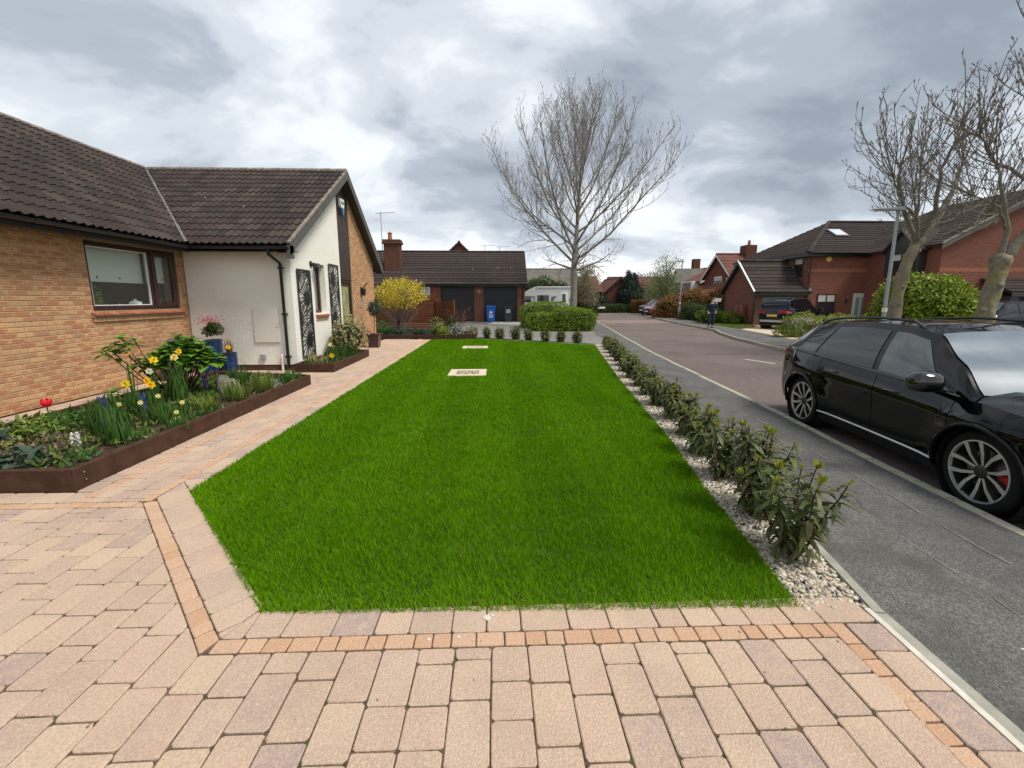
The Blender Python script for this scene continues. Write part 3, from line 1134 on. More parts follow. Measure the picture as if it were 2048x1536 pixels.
def brick_field(parent, O, du, dn, u0, u1, z0, z1, m, holes=(), top=None, limit=0, name='brick', seed=1, L=.215, H=.065, j=.010, proud=.006, order=None):
    """stretcher bond on a vertical plane; nearest bricks are objects, the rest one joined part"""
    rr = random.Random(seed)
    du, dn = Vector(du), Vector(dn)
    items = []
    nz = int((z1 - z0) / (H + j))
    for r in range(nz + 1):
        za = z0 + r * (H + j) + j * .5
        zb = min(za + H, z1)
        if zb - za < .02:
            continue
        u = u0 - (L + j) * (.5 if r % 2 else 0)
        while u < u1:
            a, b = max(u, u0), min(u + L, u1)
            u += L + j
            segs = [(a, b)]
            for h0, h1, hz0, hz1 in holes:
                if zb > hz0 + .02 and za < hz1 - .02:
                    ns = []
                    for s0, s1 in segs:
                        if s1 <= h0 or s0 >= h1:
                            ns.append((s0, s1))
                        else:
                            if s0 < h0 - .012:
                                ns.append((s0, h0))
                            if s1 > h1 + .012:
                                ns.append((h1, s1))
                    segs = ns
            for s0, s1 in segs:
                if s1 - s0 < .03:
                    continue
                t0, t1 = zb, zb
                if top:
                    t0, t1 = min(zb, top(s0)), min(zb, top(s1))
                    if min(t0, t1) < za + .006:
                        continue
                items.append((s0, s1, za, t0, t1))
    O = Vector(O)

    def shape(mb, s0, s1, za, t0, t1, base=None):
        c = .004
        p = rr.uniform(-.0015, .0025)
        w = lambda u, z, d: (O + du * u + dn * d + Vector((0, 0, z)))
        vs = [w(s0, za, -.02), w(s1, za, -.02), w(s1, t1, -.02), w(s0, t0, -.02),
              w(s0, za, proud + p - c), w(s1, za, proud + p - c), w(s1, t1, proud + p - c), w(s0, t0, proud + p - c),
              w(s0 + c, za + c, proud + p), w(s1 - c, za + c, proud + p), w(s1 - c, t1 - c, proud + p), w(s0 + c, t0 - c, proud + p)]
        if base is not None:
            vs = [v - base for v in vs]
        fs, uvs = [], []
        uvq = [(0, 0), (1, 0), (1, 1), (0, 1)]
        flip = du.cross(Vector((0, 0, 1))).dot(dn) < 0
        for i in range(4):
            i2 = (i + 1) % 4
            for o_ in (0, 4):
                f = (o_ + i, o_ + i2, o_ + 4 + i2, o_ + 4 + i)
                fs.append(f[::-1] if flip else f)
                uvs.append([(0, 0)] * 4)
        f = (8, 9, 10, 11)
        fs.append(f[::-1] if flip else f)
        uvs.append(uvq[::-1] if flip else uvq)
        mb.add([v[:] for v in vs], fs, 0, uvs)

    def key(it):
        c = O + du * ((it[0] + it[1]) / 2) + Vector((0, 0, it[2]))
        p = proj(*c)
        return (0 if inview(*c, 20) else 1, p[2])
    items.sort(key=key)
    pw = WL.get(parent.name, Vector((0, 0, 0)))
    cache = {}
    for it in items[:limit]:
        k = (round(it[1] - it[0], 3), round(it[3] - it[2], 3), round(it[4] - it[2], 3), rr.randrange(3))
        base = O + du * it[0] + Vector((0, 0, it[2]))
        if k not in cache:
            mb = MB()
            shape(mb, *it, base=base)
            cache[k] = mb.mesh(name, m)
        o = link(name, cache[k], parent)
        o.location = base - pw
    mb = MB()
    for it in items[limit:]:
        shape(mb, *it)
    if mb.v:
        tag(mb.build(name + 's', m, parent), kind='stuff')


brick_field(wall_o, (WX - .006, 0, 0), (0, 1, 0), (1, 0, 0), 3.2, WY - .02, .0, 2.60, M['brick_buff'],
            holes=[(W0, W1, WZ0 - .11, 3)], limit=300, seed=2)
# --- main window
wn = MB()
fx = WX - .07
fr = .075
def frame_rect(mb, x0, x1, y0, y1, z0, z1, w, b=.008):
    mb.bbox(x0, x1, y0, y0 + w, z0, z1, b)
    mb.bbox(x0, x1, y1 - w, y1, z0, z1, b)
    mb.bbox(x0 + .002, x1 - .002, y0 + w, y1 - w, z0, z0 + w, b)
    mb.bbox(x0 + .002, x1 - .002, y0 + w, y1 - w, z1 - w, z1, b)


wino = thing('window', None, None, (fx, (W0 + W1) / 2, WZ0))
wino.parent = bun
wino.location = Vector((fx, (W0 + W1) / 2, WZ0)) - WL[bun.name]
WL[wino.name] = Vector((fx, (W0 + W1) / 2, WZ0))
frame_rect(wn, fx - .03, fx + .03, W0 + .004, W1 - .004, WZ0 + .004, WZ1 - .004, fr)
wn.bbox(fx - .03, fx + .03, 8.93, 9.02, WZ0 + fr + .002, WZ1 - fr - .002, .008)
wn.build('frame', M['frame_brown'], wino)
ws = MB()
frame_rect(ws, fx - .01, fx + .052, 9.00, W1 - .03, WZ0 + .05, WZ1 - .05, .085)
ws.build('casement', M['frame_brown'], wino)
wl = MB()
frame_rect(wl, fx - .028, fx + .016, W0 + .08, 8.928, WZ0 + .081, WZ1 - .081, .018, .004)
wl.build('glazing_bead', M['frame_white'], wino)
MB().box(fx - .012, fx - .006, W0 + .08, 8.95, WZ0 + .07, WZ1 - .07).build('pane', M['glass'], wino)
MB().box(fx + .012, fx + .018, 9.07, W1 - .1, WZ0 + .12, WZ1 - .12).build('pane', M['glass'], wino)
for a, b, zb in ((W0 + .06, 8.95, 1.90), (9.03, W1 - .12, 1.92)):
    MB().box(fx - .135, fx - .128, a, b, zb, WZ1 - .03).build('roller_blind', M['blind'], wino)
for y, z in ((7.86 + .1, 1.98), (8.42, 1.98), (9.46, 2.0)):
    MB().lathe([(.0, 0), (.02, 0), (.02, .004), (0, .004)], 8, 'x', (fx - .128, y, z), cap=False).build('blind_eyelet', M['black_metal'], wino)
room = MB()
x0, x1, y0, y1, z0, z1 = -9.5, -7.11, 6.2, 11, .3, 2.6
room.quad((x0, y0, z0), (x0, y1, z0), (x0, y1, z1), (x0, y0, z1))
room.quad((x0, y0, z0), (x1, y0, z0), (x1, y1, z0), (x0, y1, z0))
room.quad((x0, y0, z1), (x0, y1, z1), (x1, y1, z1), (x1, y0, z1))
room.quad((x0, y0, z0), (x0, y0, z1), (x1, y0, z1), (x1, y0, z0))
room.quad((x0, y1, z0), (x1, y1, z0), (x1, y1, z1), (x0, y1, z1))
room.build('room', M['dark_interior'], bun)
MB().box(-7.35, fx - .032, W0, W1, 1.37, 1.415).build('window_board', M['plastic_white'], bun)
# tiled sill in front of the window
sill = MB().box(WX - .02, WX + .045, W0 - .06, W1 + .05, 1.285, 1.318).build('sill', M['mortar'], bun)
y = W0 - .06
while y < W1 + .03:
    MB().hexa([(WX - .05, y + .003, 1.32), (WX + .085, y + .003, 1.322), (WX + .085, y + .152, 1.322), (WX - .05, y + .152, 1.32),
               (WX - .05, y + .003, 1.40), (WX + .085, y + .003, 1.345), (WX + .085, y + .152, 1.345), (WX - .05, y + .152, 1.40)]).build('sill_tile', M['tile_sill'], sill)
    y += .157
brick_field(sill, (WX, 0, 0), (0, 1, 0), (1, 0, 0), W0 - .04, W1 + .03, 1.21, 1.283, M['brick_buff'], limit=40, seed=5, proud=.035, H=.062)
# --- white wing
fslope = lambda y: EZ - .14 + (RZ - EZ) / (RY - EY) * (y - EY)
bslope = lambda y: EZ - .14 + (RZ - EZ) / (BY - RY) * (BY - y)
gz = lambda y: min(fslope(y), bslope(y)) + .0
rw = MB()
rw.extr([(WX + .01, WY, .13), (GX, WY, .13), (GX, WY, 2.62), (WX + .01, WY, 2.62)], (0, .25, 0))
S0, S1, SZ0, SZ1 = 11.03, 11.76, 1.24, 2.47         # small window opening
D0, D1 = 12.92, 13.90                                # door bay
for ya, yb, za, zb in ((WY + .25, S0, .13, None), (S0, S1, .13, SZ0), (S0, S1, SZ1, None), (S1, D0, .13, None)):
    top = (lambda y: gz(y)) if zb is None else (lambda y: zb)
    rw.extr([(GX, ya, za), (GX, yb, za), (GX, yb, top(yb)), (GX, ya, top(ya))], (-.25, 0, 0))
rw.extr([(GX, WY, 2.62), (GX, WY + .25, 2.62), (GX, WY + .25, gz(WY + .25))], (-.25, 0, 0))
rw.build('rendered_wall', M['render_white'], bun)
pl = MB()
pl.box(WX + .01, GX - .02, WY + .02, WY + .3, 0, .128)
pl.box(GX - .3, GX - .018, WY + .3, D0, 0, .128)
pl.build('plinth', M['plinth'], bun)
# brick part of the gable
gb = MB()
gb.extr([(GX - .006, D1, 0), (GX - .006, 16.36, 0), (GX - .006, 16.36, gz(16.36)), (GX - .006, D1, gz(D1))], (-.24, 0, 0))
gb.box(GX - 6, GX - .25, 16.1, 16.34, 0, 2.6)
gb_o = gb.build('wall', M['mortar'], bun)
brick_field(gb_o, (GX - .006, 0, 0), (0, 1, 0), (1, 0, 0), D1 + .005, 16.35, .0, 5, M['brick_buff'], top=lambda u: gz(u) - .02, seed=9)
# boarding over the door
bd = MB()
bd.extr([(GX - .03, D0, 2.16), (GX - .03, D1, 2.16), (GX - .03, D1, gz(D1)), (GX - .03, 13.3, gz(13.3)), (GX - .03, D0, gz(D0))], (-.1, 0, 0))
bd_o = bd.build('boarding', M['fascia_dark'], bun)
wb = .13
k = 0
for i in range(-14, 40):
    # diagonal boards, falling towards the door's hinge side
    u = i * (wb / math.cos(R(48))) * 1.0
    sl = -math.tan(R(48))
    P = []
    a0, b0 = D0 + .006, D1 - .006
    zt = lambda y: 2.2 + u + sl * (y - D0)
    h = wb / math.cos(R(48)) - .012
    pl_ = [(a0, zt(a0)), (b0, zt(b0)), (b0, zt(b0) + h), (a0, zt(a0) + h)]
    sF, sB = (RZ - EZ) / (RY - EY), (RZ - EZ) / (BY - RY)
    pl_ = clip(pl_, [(0, -1, -2.17), (-sF, 1, fslope(0) - .02), (sB, 1, bslope(0) - .02)])
    if pl_ and abs(area(pl_)) > .002:
        MB().extr([(GX - .03, p[0], p[1]) for p in pl_], (.016 + .002 * (i % 2), 0, 0)).build('board', M['boarding'], bd_o)
# porch door
do = thing('front_door', None, None, (GX - .08, 13.4, .05))
do.parent = bun
do.location = Vector((GX - .08, 13.4, .05)) - WL[bun.name]
df = MB()
dx = GX - .06
frame_rect(df, dx - .05, dx + .03, D0 + .005, D1 - .005, .04, 2.155, .07)
df.build('frame', M['door_brown'], do)
lf_ = MB()
frame_rect(lf_, dx - .04, dx + .004, D0 + .08, D1 - .08, .06, 2.08, .10)
lf_.bbox(dx - .038, dx + .002, D0 + .18, D1 - .18, .16, .86, .006)
lf_.bbox(dx - .02, dx + .014, D0 + .20, D0 + .40, .22, .76, .008)
lf_.bbox(dx - .02, dx + .014, D1 - .40, D1 - .20, .22, .76, .008)
lf_.build('door_leaf', M['door_brown'], do)
mat('stained_glass', (.36, .35, .12), .25, col2=(.25, .27, .12), scale=6)
MB().box(dx - .02, dx - .012, D0 + .18, D1 - .18, .86, 1.98).build('pane', M['stained_glass'], do)
for y, z in ((13.2, 1.75), (13.55, 1.5), (13.25, 1.3), (13.6, 1.1), (13.45, 1.8)):
    MB().lathe([(0, 0), (.03, 0), (.03, .004), (0, .004)], 8, 'x', (dx - .012, y, z), cap=False).build('glass_motif', M['door_brown'], do)
lp = MB()
for r_ in (.30, .2):
    pts = [(dx - .006, 13.42 + r_ * .75 * math.sin(a), 1.35 + r_ * 1.5 * math.cos(a)) for a in [i * PI / 12 - 1.1 for i in range(14)]]
    lp.tube(pts, .007, 4)
lp.build('leading', M['plastic_grey'], do)
MB().tube([(dx + .01, D0 + .14, 1.0), (dx + .05, D0 + .14, 1.0), (dx + .05, D0 + .26, 1.0)], .012, 6).build('handle', M['chrome'], do)
# small window in the white gable
sw = thing('window', None, None, (GX - .14, 11.4, SZ0))
sw.parent = bun
sw.location = Vector((GX - .14, 11.4, SZ0)) - WL[bun.name]
m_ = MB()
frame_rect(m_, GX - .20, GX - .14, S0 + .003, S1 - .003, SZ0 + .003, SZ1 - .003, .075)
m_.build('frame', M['frame_brown'], sw)
MB().box(GX - .18, GX - .174, S0 + .07, S1 - .07, SZ0 + .07, SZ1 - .07).build('pane', M['glass'], sw)
MB().box(GX - .26, GX - .25, S0 - .02, S1 + .02, SZ0 - .02, SZ1 + .02).build('net_curtain', M['plastic_grey'], sw)
MB().hexa([(GX - .13, S0 - .02, 1.16), (GX + .07, S0 - .02, 1.16), (GX + .07, S1 + .02, 1.16), (GX - .13, S1 + .02, 1.16), (GX - .13, S0 - .02, 1.235), (GX + .07, S0 - .02, 1.20), (GX + .07, S1 + .02, 1.20), (GX - .13, S1 + .02, 1.235)]).build('sill', M['tile_sill'], bun)
MB().box(GX - .02, GX + .035, S0, S1, 1.09, 1.157).build('sill_course', M['brick_buff'], bun)
# --- roof
tw, tl, th = .30, .375, .034


def tile_verts():
    n = 12
    prof = []
    for i in range(n + 1):
        u = i / n
        prof.append((u * (tw + .012), th * (.5 * (1 - math.cos(4 * PI * u + .6))) ** 1.5))
    vs, fs = [], []
    for v, dz in ((0, .028), (tl, .006)):
        for (u, z) in prof:
            vs.append((u, v, z + dz))
    for (u, z) in prof:                     # thick lower edge
        vs.append((u, .004, z + .006))
    k = n + 1
    for i in range(n):
        fs.append((i, i + 1, k + i + 1, k + i))
        fs.append((2 * k + i, 2 * k + i + 1, i + 1, i))
    return vs, fs


TV, TF = tile_verts()
tile_me = MB().add(TV, TF).mesh('tile', M['roof_tile'], smooth=50)


def clipped_tile(mtx, planes):
    """tile mesh in its own space cut by world planes [(co, no)] (keeps the side opposite to no)"""
    bm = bmesh.new()
    vs = [bm.verts.new(v) for v in TV]
    for f in TF:
        bm.faces.new([vs[i] for i in f])
    inv = mtx.inverted()
    for co, no in planes:
        lc = inv @ Vector(co)
        ln = (inv.to_3x3() @ Vector(no)).normalized()
        bmesh.ops.bisect_plane(bm, geom=bm.verts[:] + bm.edges[:] + bm.faces[:], plane_co=lc, plane_no=ln, clear_outer=True)
    if not bm.faces:
        bm.free()
        return None
    me = bpy.data.meshes.new('tile')
    bm.to_mesh(me)
    bm.free()
    me.materials.append(M['roof_tile'])
    return me


mdl = 1 / math.hypot(RX - EX, RZ - EZ)
main_v = Vector(((RX - EX) * mdl, 0, (RZ - EZ) * mdl))
wdl = 1 / math.hypot(RY - EY, RZ - EZ)
wing_v = Vector((0, (RY - EY) * wdl, (RZ - EZ) * wdl))
val0, val1 = Vector((EX, EY, EZ)), Vector((RX, RY, RZ))
vd = (val1 - val0).normalized()
hv = Vector((vd.x, vd.y, 0)).normalized()
vn = Vector((-hv.y, hv.x, 0))                          # horizontal normal of the valley line
if vn.y < 0:
    vn = -vn                                            # towards +y (wing side is at +x,+y)
tiles = []


def tile_slope(O, eu, ev, nu, nv, planes, gauge=.32, skip=None):
    en = eu.cross(ev)
    for r in range(nv):
        for c in range(nu):
            p = O + eu * (c * tw) + ev * (r * gauge - .03)
            mtx = Matrix(((eu.x, ev.x, en.x, p.x), (eu.y, ev.y, en.y, p.y), (eu.z, ev.z, en.z, p.z), (0, 0, 0, 1)))
            crn = [mtx @ Vector(q) for q in ((0, 0, 0), (tw, 0, 0), (0, tl, 0), (tw, tl, 0))]
            cut = False
            out = False
            for co, no in planes:
                d = [(q - Vector(co)).dot(Vector(no)) for q in crn]
                if min(d) > -.01:
                    out = True
                elif max(d) > 0:
                    cut = True
            if out:
                continue
            me = tile_me
            if cut:
                me = clipped_tile(mtx, planes)
                if me is None:
                    continue
            cc = mtx @ Vector((tw / 2, tl / 2, 0))
            tiles.append((0 if inview(*cc, 40) else 1, proj(*cc)[2], len(tiles), me, mtx))


rf = MB()
dz = Vector((0, 0, -.035))
rf.extr([Vector((EX + .03, 1.0, EZ - .03)) + dz, Vector((EX + .03, EY, EZ - .03)) + dz, val1 + dz, Vector((RX, 1.0, RZ)) + dz], (0, 0, -.1))
rf.extr([val0 + dz, Vector((-4.32, EY, EZ)) + dz, Vector((-4.32, RY, RZ)) + dz, val1 + dz], (0, 0, -.1))
rf.extr([Vector((-4.32, BY, EZ)) + dz, Vector((-13, BY, EZ)) + dz, Vector((-13, RY, RZ)) + dz, Vector((-4.32, RY, RZ)) + dz], (0, 0, -.1))
rf.extr([Vector((RX, 1.0, RZ)) + dz, val1 + dz, Vector((-13.4, RY, EZ)) + dz, Vector((-13.4, 1, EZ)) + dz], (0, 0, -.1))
roof_o = rf.build('roof', M['roof_deck'], bun)
Y0 = EY - tw * 26
tile_slope(Vector((EX + .05, Y0, EZ)), Vector((0, 1, 0)), main_v, 40, 14, [(val0 - vn * .035, vn), ((RX + .02, 0, 0), (-1, 0, 0))])
tile_slope(Vector((-4.28 - tw * 19, EY - .04, EZ)), Vector((1, 0, 0)), wing_v, 19, 15, [(val0 + vn * .035, -vn), ((0, RY - .02, 0), (0, 1, 0))])
tiles.sort(key=lambda q: q[:3])
pw = WL[roof_o.name]
for i, (_, _, _, me, mtx) in enumerate(tiles[:300]):
    o = link('tile', me, roof_o)
    o.matrix_local = Matrix.Translation(-pw) @ mtx
rest = MB()
for (_, _, _, me, mtx) in tiles[300:]:
    rest.add([(mtx @ v.co)[:] for v in me.vertices], [tuple(p.vertices) for p in me.polygons])
if rest.v:
    tag(rest.build('tiles', M['roof_tile'], roof_o, smooth=50), kind='stuff')
# valley strip, ridge tiles, verge
vb = MB()
side = vn * .085
n_ = 26
vr = random.Random(4)
ring = []
for i in range(n_ + 1):
    p = val0 + (val1 - val0) * (i / n_) + Vector((0, 0, .03))
    j = vr.uniform(-.018, .018)
    ring.append([p - side * (1 + j * 20) + Vector((0, 0, .004)), p - side * .4 + Vector((0, 0, .028 + j * .5)), p + side * .4 + Vector((0, 0, .028 - j * .5)), p + side * (1 - j * 20) + Vector((0, 0, .004))])
vb.add([q[:] for r_ in ring for q in r_], [(i * 4 + k, i * 4 + k + 1, i * 4 + k + 5, i * 4 + k + 4) for i in range(n_) for k in range(3)])
vb.build('valley', M['valley_lead'], roof_o)


def ridge(a, b, parent, m, r=.11, seg=.45, nm='ridge_tile'):
    a, b = Vector(a), Vector(b)
    n = max(1, round((b - a).length / seg))
    for i in range(n):
        p, q = a + (b - a) * (i / n), a + (b - a) * ((i + 1) / n - .012 / seg / n)
        t = (q - p).normalized()
        s_ = t.cross(Vector((0, 0, 1))).normalized()
        u_ = s_.cross(t)
        mb = MB()
        pr = []
        for k in range(7):
            an = -PI * .08 + k / 6 * PI * 1.16
            pr.append((math.cos(an) * r * 1.1, math.sin(an) * r * .75))
        mb.add([(e + s_ * x + u_ * (y + (0 if e is p else .006)))[:] for e in (p, q) for x, y in pr],
               [(k, k + 1, 8 + k, 7 + k) for k in range(6)] + [tuple(range(6, -1, -1)), tuple(range(7, 14))])
        mb.build(nm, m, parent)


ridge((RX, 3.2, RZ), (RX, RY - .1, RZ), roof_o, M['verge_mortar'])
ridge((RX + .1, RY, RZ + .004), (-4.28, RY, RZ + .004), roof_o, M['verge_mortar'])
# barge boards, soffits and verge mortar on the gable
bg = MB()
for ya, za, yb, zb in ((EY - .06, EZ - .04, RY, RZ), (BY + .06, EZ - .04, RY, RZ)):
    bg.extr([(-4.30, ya, za - .20), (-4.30, yb, zb - .20), (-4.30, yb, zb - .005), (-4.30, ya, za - .005)], (.03, 0, 0))
bg.build('barge_board', M['fascia_grey'], bun)
vm = MB()
for ya, za, yb, zb in ((EY - .04, EZ - .0, RY, RZ), (BY + .04, EZ, RY, RZ)):
    vm.extr([(-4.33, ya, za + .002), (-4.33, yb, zb + .002), (-4.33, yb, zb + .055), (-4.33, ya, za + .055)], (.065, 0, 0))
vm.build('verge', M['verge_mortar'], bun)
sf = MB()
for ya, za, yb, zb in ((EY - .05, EZ - .16, RY, RZ - .14), (BY + .05, EZ - .16, RY, RZ - .14)):
    sf.extr([(GX - .02, ya, za - .02), (GX - .02, yb, zb - .02), (GX - .02, yb, zb), (GX - .02, ya, za)], (.225, 0, 0))
sf.build('soffit', M['fascia_dark'], bun)
# fascia, soffit and gutter at the eaves
fs_ = MB()
fs_.box(EX - .02, EX + .005, 1.0, EY - .02, 2.56, 2.69)
fs_.box(WX - .01, EX - .02, 1.0, EY - .02, 2.60, 2.615)
fs_.box(EX - .02, -4.32, EY + .0, EY + .025, 2.56, 2.69)
fs_.box(EX - .02, -4.32, EY + .026, WY + .01, 2.605, 2.618)
fs_.box(-4.345, -4.27, EY - .07, EY + .12, 2.44, 2.70)
fs_.build('fascia', M['fascia_grey'], bun)


def gutter(mb, a, b, r=.058):
    a, b = Vector(a), Vector(b)
    t = (b - a).normalized()
    s_ = t.cross(Vector((0, 0, 1)))
    pr = [(math.cos(an) * r, -math.sin(an) * r) for an in [i * PI / 7 for i in range(8)]] + [(-r * .88, 0), (0, -r * .8), (r * .88, 0)]
    k = len(pr)
    mb.add([(e + s_ * x + Vector((0, 0, y)))[:] for e in (a, b) for x, y in pr],
           [(i, (i + 1) % k, k + (i + 1) % k, k + i) for i in range(k)] + [tuple(range(k - 1, -1, -1)), tuple(range(k, 2 * k))])


gm = MB()
gutter(gm, (EX + .07, 1.0, 2.70), (EX + .07, EY - .02, 2.68))
gutter(gm, (EX + .03, EY - .065, 2.68), (-4.29, EY - .065, 2.67))
for y in (4.3, 5.3, 6.4, 7.5, 8.6):
    gutter(gm, (EX + .07, y - .04, 2.692), (EX + .07, y + .04, 2.692), .066)
gm.build('gutter', M['gutter'], bun)
dp = MB()
dxp = -4.70
dp.tube([(dxp - .02, EY - .065, 2.63), (dxp - .02, EY - .06, 2.52), (dxp, WY - .075, 2.36), (dxp, WY - .065, 1.2), (dxp, WY - .065, .06)], .035, 8)
for z in (2.25, 1.25, .3):
    dp.box(dxp - .05, dxp + .05, WY - .105, WY - .002, z, z + .04)
dp.build('downpipe', M['gutter'], bun, smooth=50)
# things fixed to the walls
t = thing('meter_box', 'white meter cupboard on the rendered wall left of the black downpipe', 'meter box', (-5.15, WY, .62))
MB().bbox(-5.44, -4.86, WY - .02, WY - .001, .62, 1.40, .006).build('surround', M['plastic_white'], t)
MB().bbox(-5.42, -4.88, WY - .032, WY - .021, .64, 1.38, .005).build('door', M['plastic_white'], t)
MB().lathe([(0, 0), (.012, 0), (.012, .006), (0, .006)], 8, 'y', (-4.91, WY - .038, .98), cap=False).build('lock', M['black_metal'], t)
o = MB().bbox(-5.33, -5.21, WY - .06, WY - .001, .25, .37, .008).build('vent_cover', M['plastic_grey'])
tag(o, 'small grey vent cover low on the rendered wall under the meter cupboard', 'vent cover')
o = MB().tube([(-4.84, WY - .03, .36), (-4.84, WY - .05, .33), (-4.84, WY - .06, .0)], .026, 8).build('waste_pipe', M['plastic_white'])
tag(o, 'short white waste pipe at the foot of the rendered wall beside the downpipe', 'pipe')
t = thing('alarm_box', 'white and blue alarm box high on the gable boarding', 'alarm box', (GX, 13.28, 4.2))
mat('alarm_blue', (.08, .17, .26), .4)
MB().extr([(GX + .002, 13.10, 4.45), (GX + .002, 13.42, 4.45), (GX + .002, 13.40, 4.25), (GX + .002, 13.27, 4.05), (GX + .002, 13.13, 4.25)], (.07, 0, 0)).build('cover', M['frame_white'], t)
MB().extr([(GX + .004, 13.16, 4.20), (GX + .004, 13.38, 4.20), (GX + .004, 13.27, 3.97)], (.08, 0, 0)).build('lens', M['alarm_blue'], t)
MB().box(GX + .0725, GX + .0755, 13.16, 13.38, 4.30, 4.38).build('badge', M['alarm_blue'], t)
t = thing('wall_light', 'round black wall light left above the small gable window', 'wall light', (GX, 10.92, 2.42))
MB().lathe([(0, 0), (.075, 0), (.075, .02), (.03, .03), (0, .03)], 12, 'x', (GX, 10.92, 2.44), cap=False).build('backplate', M['black_metal'], t)
MB().tube([(GX + .02, 10.92, 2.44), (GX + .10, 10.92, 2.46), (GX + .16, 10.94, 2.42)], .02, 6).build('arm', M['black_metal'], t)
MB().lathe([(.02, .0), (.055, -.02), (.085, -.10), (.07, -.10), (.02, -.03)], 12, 'z', (GX + .16, 10.94, 2.46), cap=False).build('shade', M['black_metal'], t)
t = thing('wall_lantern', 'black swan neck lantern on the brick gable beside the door', 'wall lantern', (GX, 14.75, 1.9))
MB().box(GX, GX + .03, 14.70, 14.80, 1.70, 2.0).build('backplate', M['black_metal'], t)
MB().tube([(GX + .02, 14.75, 1.9), (GX + .10, 14.75, 1.98), (GX + .22, 14.75, 2.13)], .02, 6).build('arm', M['black_metal'], t)
MB().lathe([(.02, .0), (.07, -.03), (.06, -.2), (.03, -.24)], 8, 'z', (GX + .10, 14.75, 1.95)).build('lamp_housing', M['black_metal'], t)
o = MB().bbox(GX + .001, GX + .02, 14.68, 14.84, 1.30, 1.52, .004).build('number_plate', M['plastic_grey'])
tag(o, 'small grey plaque on the brick gable below the lantern', 'plaque')


# laser-cut starburst wall panels
def starburst_panel(loc, y0, y1, z0, z1, hubs, label, seed):
    t = thing('wall_panel', label, 'wall panel', (GX, (y0 + y1) / 2, z0), 0, 'starburst wall panels on the gable')
    x0 = GX + .02
    fw = .045
    m_ = MB()
    m_.bbox(x0, x0 + .014, y0, y0 + fw, z0, z1, .003)
    m_.bbox(x0, x0 + .014, y1 - fw, y1, z0, z1, .003)
    m_.bbox(x0, x0 + .0135, y0 + fw, y1 - fw, z0, z0 + fw, .003)
    m_.bbox(x0, x0 + .0135, y0 + fw, y1 - fw, z1 - fw, z1, .003)
    for y in (y0 + .1, y1 - .1):
        for z in (z0 + .12, z1 - .12):
            m_.box(GX, x0, y - .015, y + .015, z - .015, z + .015)
    m_.build('frame', M['black_metal'], t)
    rr = random.Random(seed)
    for hi, (hy, hz_, hr) in enumerate(hubs):
        cy, cz = y0 + (y1 - y0) * hy, z0 + (z1 - z0) * hz_
        mb = MB()
        n = 12
        others = [(y0 + (y1 - y0) * a, z0 + (z1 - z0) * b) for k, (a, b, c) in enumerate(hubs) if k != hi]
        planes = [(-1, 0, -(y0 + .03)), (1, 0, y1 - .03), (0, -1, -(z0 + .03)), (0, 1, z1 - .03)]
        for oy, oz in others:               # each burst keeps its own cell
            dy, dz_ = oy - cy, oz - cz
            planes.append((dy, dz_, dy * (cy + oy) / 2 + dz_ * (cz + oz) / 2))
        pl_ = clip([(cy + hr * math.cos(2 * PI * k / n), cz + hr * math.sin(2 * PI * k / n)) for k in range(n)], planes)
        x1 = x0 + .0005 * (hi + 1)
        if pl_:
            mb.extr([(x1, p[0], p[1]) for p in pl_], (.010, 0, 0))
        nr = 22
        for k in range(nr):
            a = 2 * PI * (k + rr.uniform(-.2, .2)) / nr
            c_, s_ = math.cos(a), math.sin(a)
            Lr = rr.uniform(.85, 1.25) if k % 2 else 1.5
            w0, w1 = .0105, .0115
            pl_ = [(cy + c_ * hr * .7 - s_ * w0 * 1.3, cz + s_ * hr * .7 + c_ * w0 * 1.3), (cy + c_ * hr * .7 + s_ * w0 * 1.3, cz + s_ * hr * .7 - c_ * w0 * 1.3),
                   (cy + c_ * Lr + s_ * w1, cz + s_ * Lr - c_ * w1), (cy + c_ * Lr - s_ * w1, cz + s_ * Lr + c_ * w1)]
            pl_ = clip(pl_, planes)
            if pl_ and abs(area(pl_)) > .0006:
                x2 = x0 + .0011 + .0004 * (k % 6) + .0001 * hi
                mb.extr([(x2, p[0], p[1]) for p in pl_], (.008, 0, 0))
        # thin rim where two cells meet
        for oy, oz in others:
            d = math.hypot(oy - cy, oz - cz)
            if d < .75:
                ey, ez = (oy - cy) / d, (oz - cz) / d
                my, mz = (cy + oy) / 2, (cz + oz) / 2
                pl_ = [(my - ez * .5 - ey * .011, mz + ey * .5 - ez * .011), (my + ez * .5 - ey * .011, mz - ey * .5 - ez * .011), (my + ez * .5, mz - ey * .5), (my - ez * .5, mz + ey * .5)]
                pl_ = clip(pl_, planes)
                if pl_:
                    mb.extr([(x0 + .0046, p[0], p[1]) for p in pl_], (.0075, 0, 0))
        mb.build('starburst', M['black_metal'], t)


starburst_panel(None, 10.08, 10.80, .24, 2.28, [(.66, .68, .12), (.62, .20, .13), (.05, .96, .05), (.02, .44, .06), (.98, .44, .05), (.95, .97, .03)],
                'black starburst metal panel on the white gable left of the small window', 3)
starburst_panel(None, 11.98, 12.70, .50, 2.54, [(.40, .80, .12), (.38, .28, .13), (1.0, .60, .05), (.0, .52, .05), (.98, .04, .05), (.02, .02, .04)],
                'black starburst metal panel on the white gable right of the small window', 4)
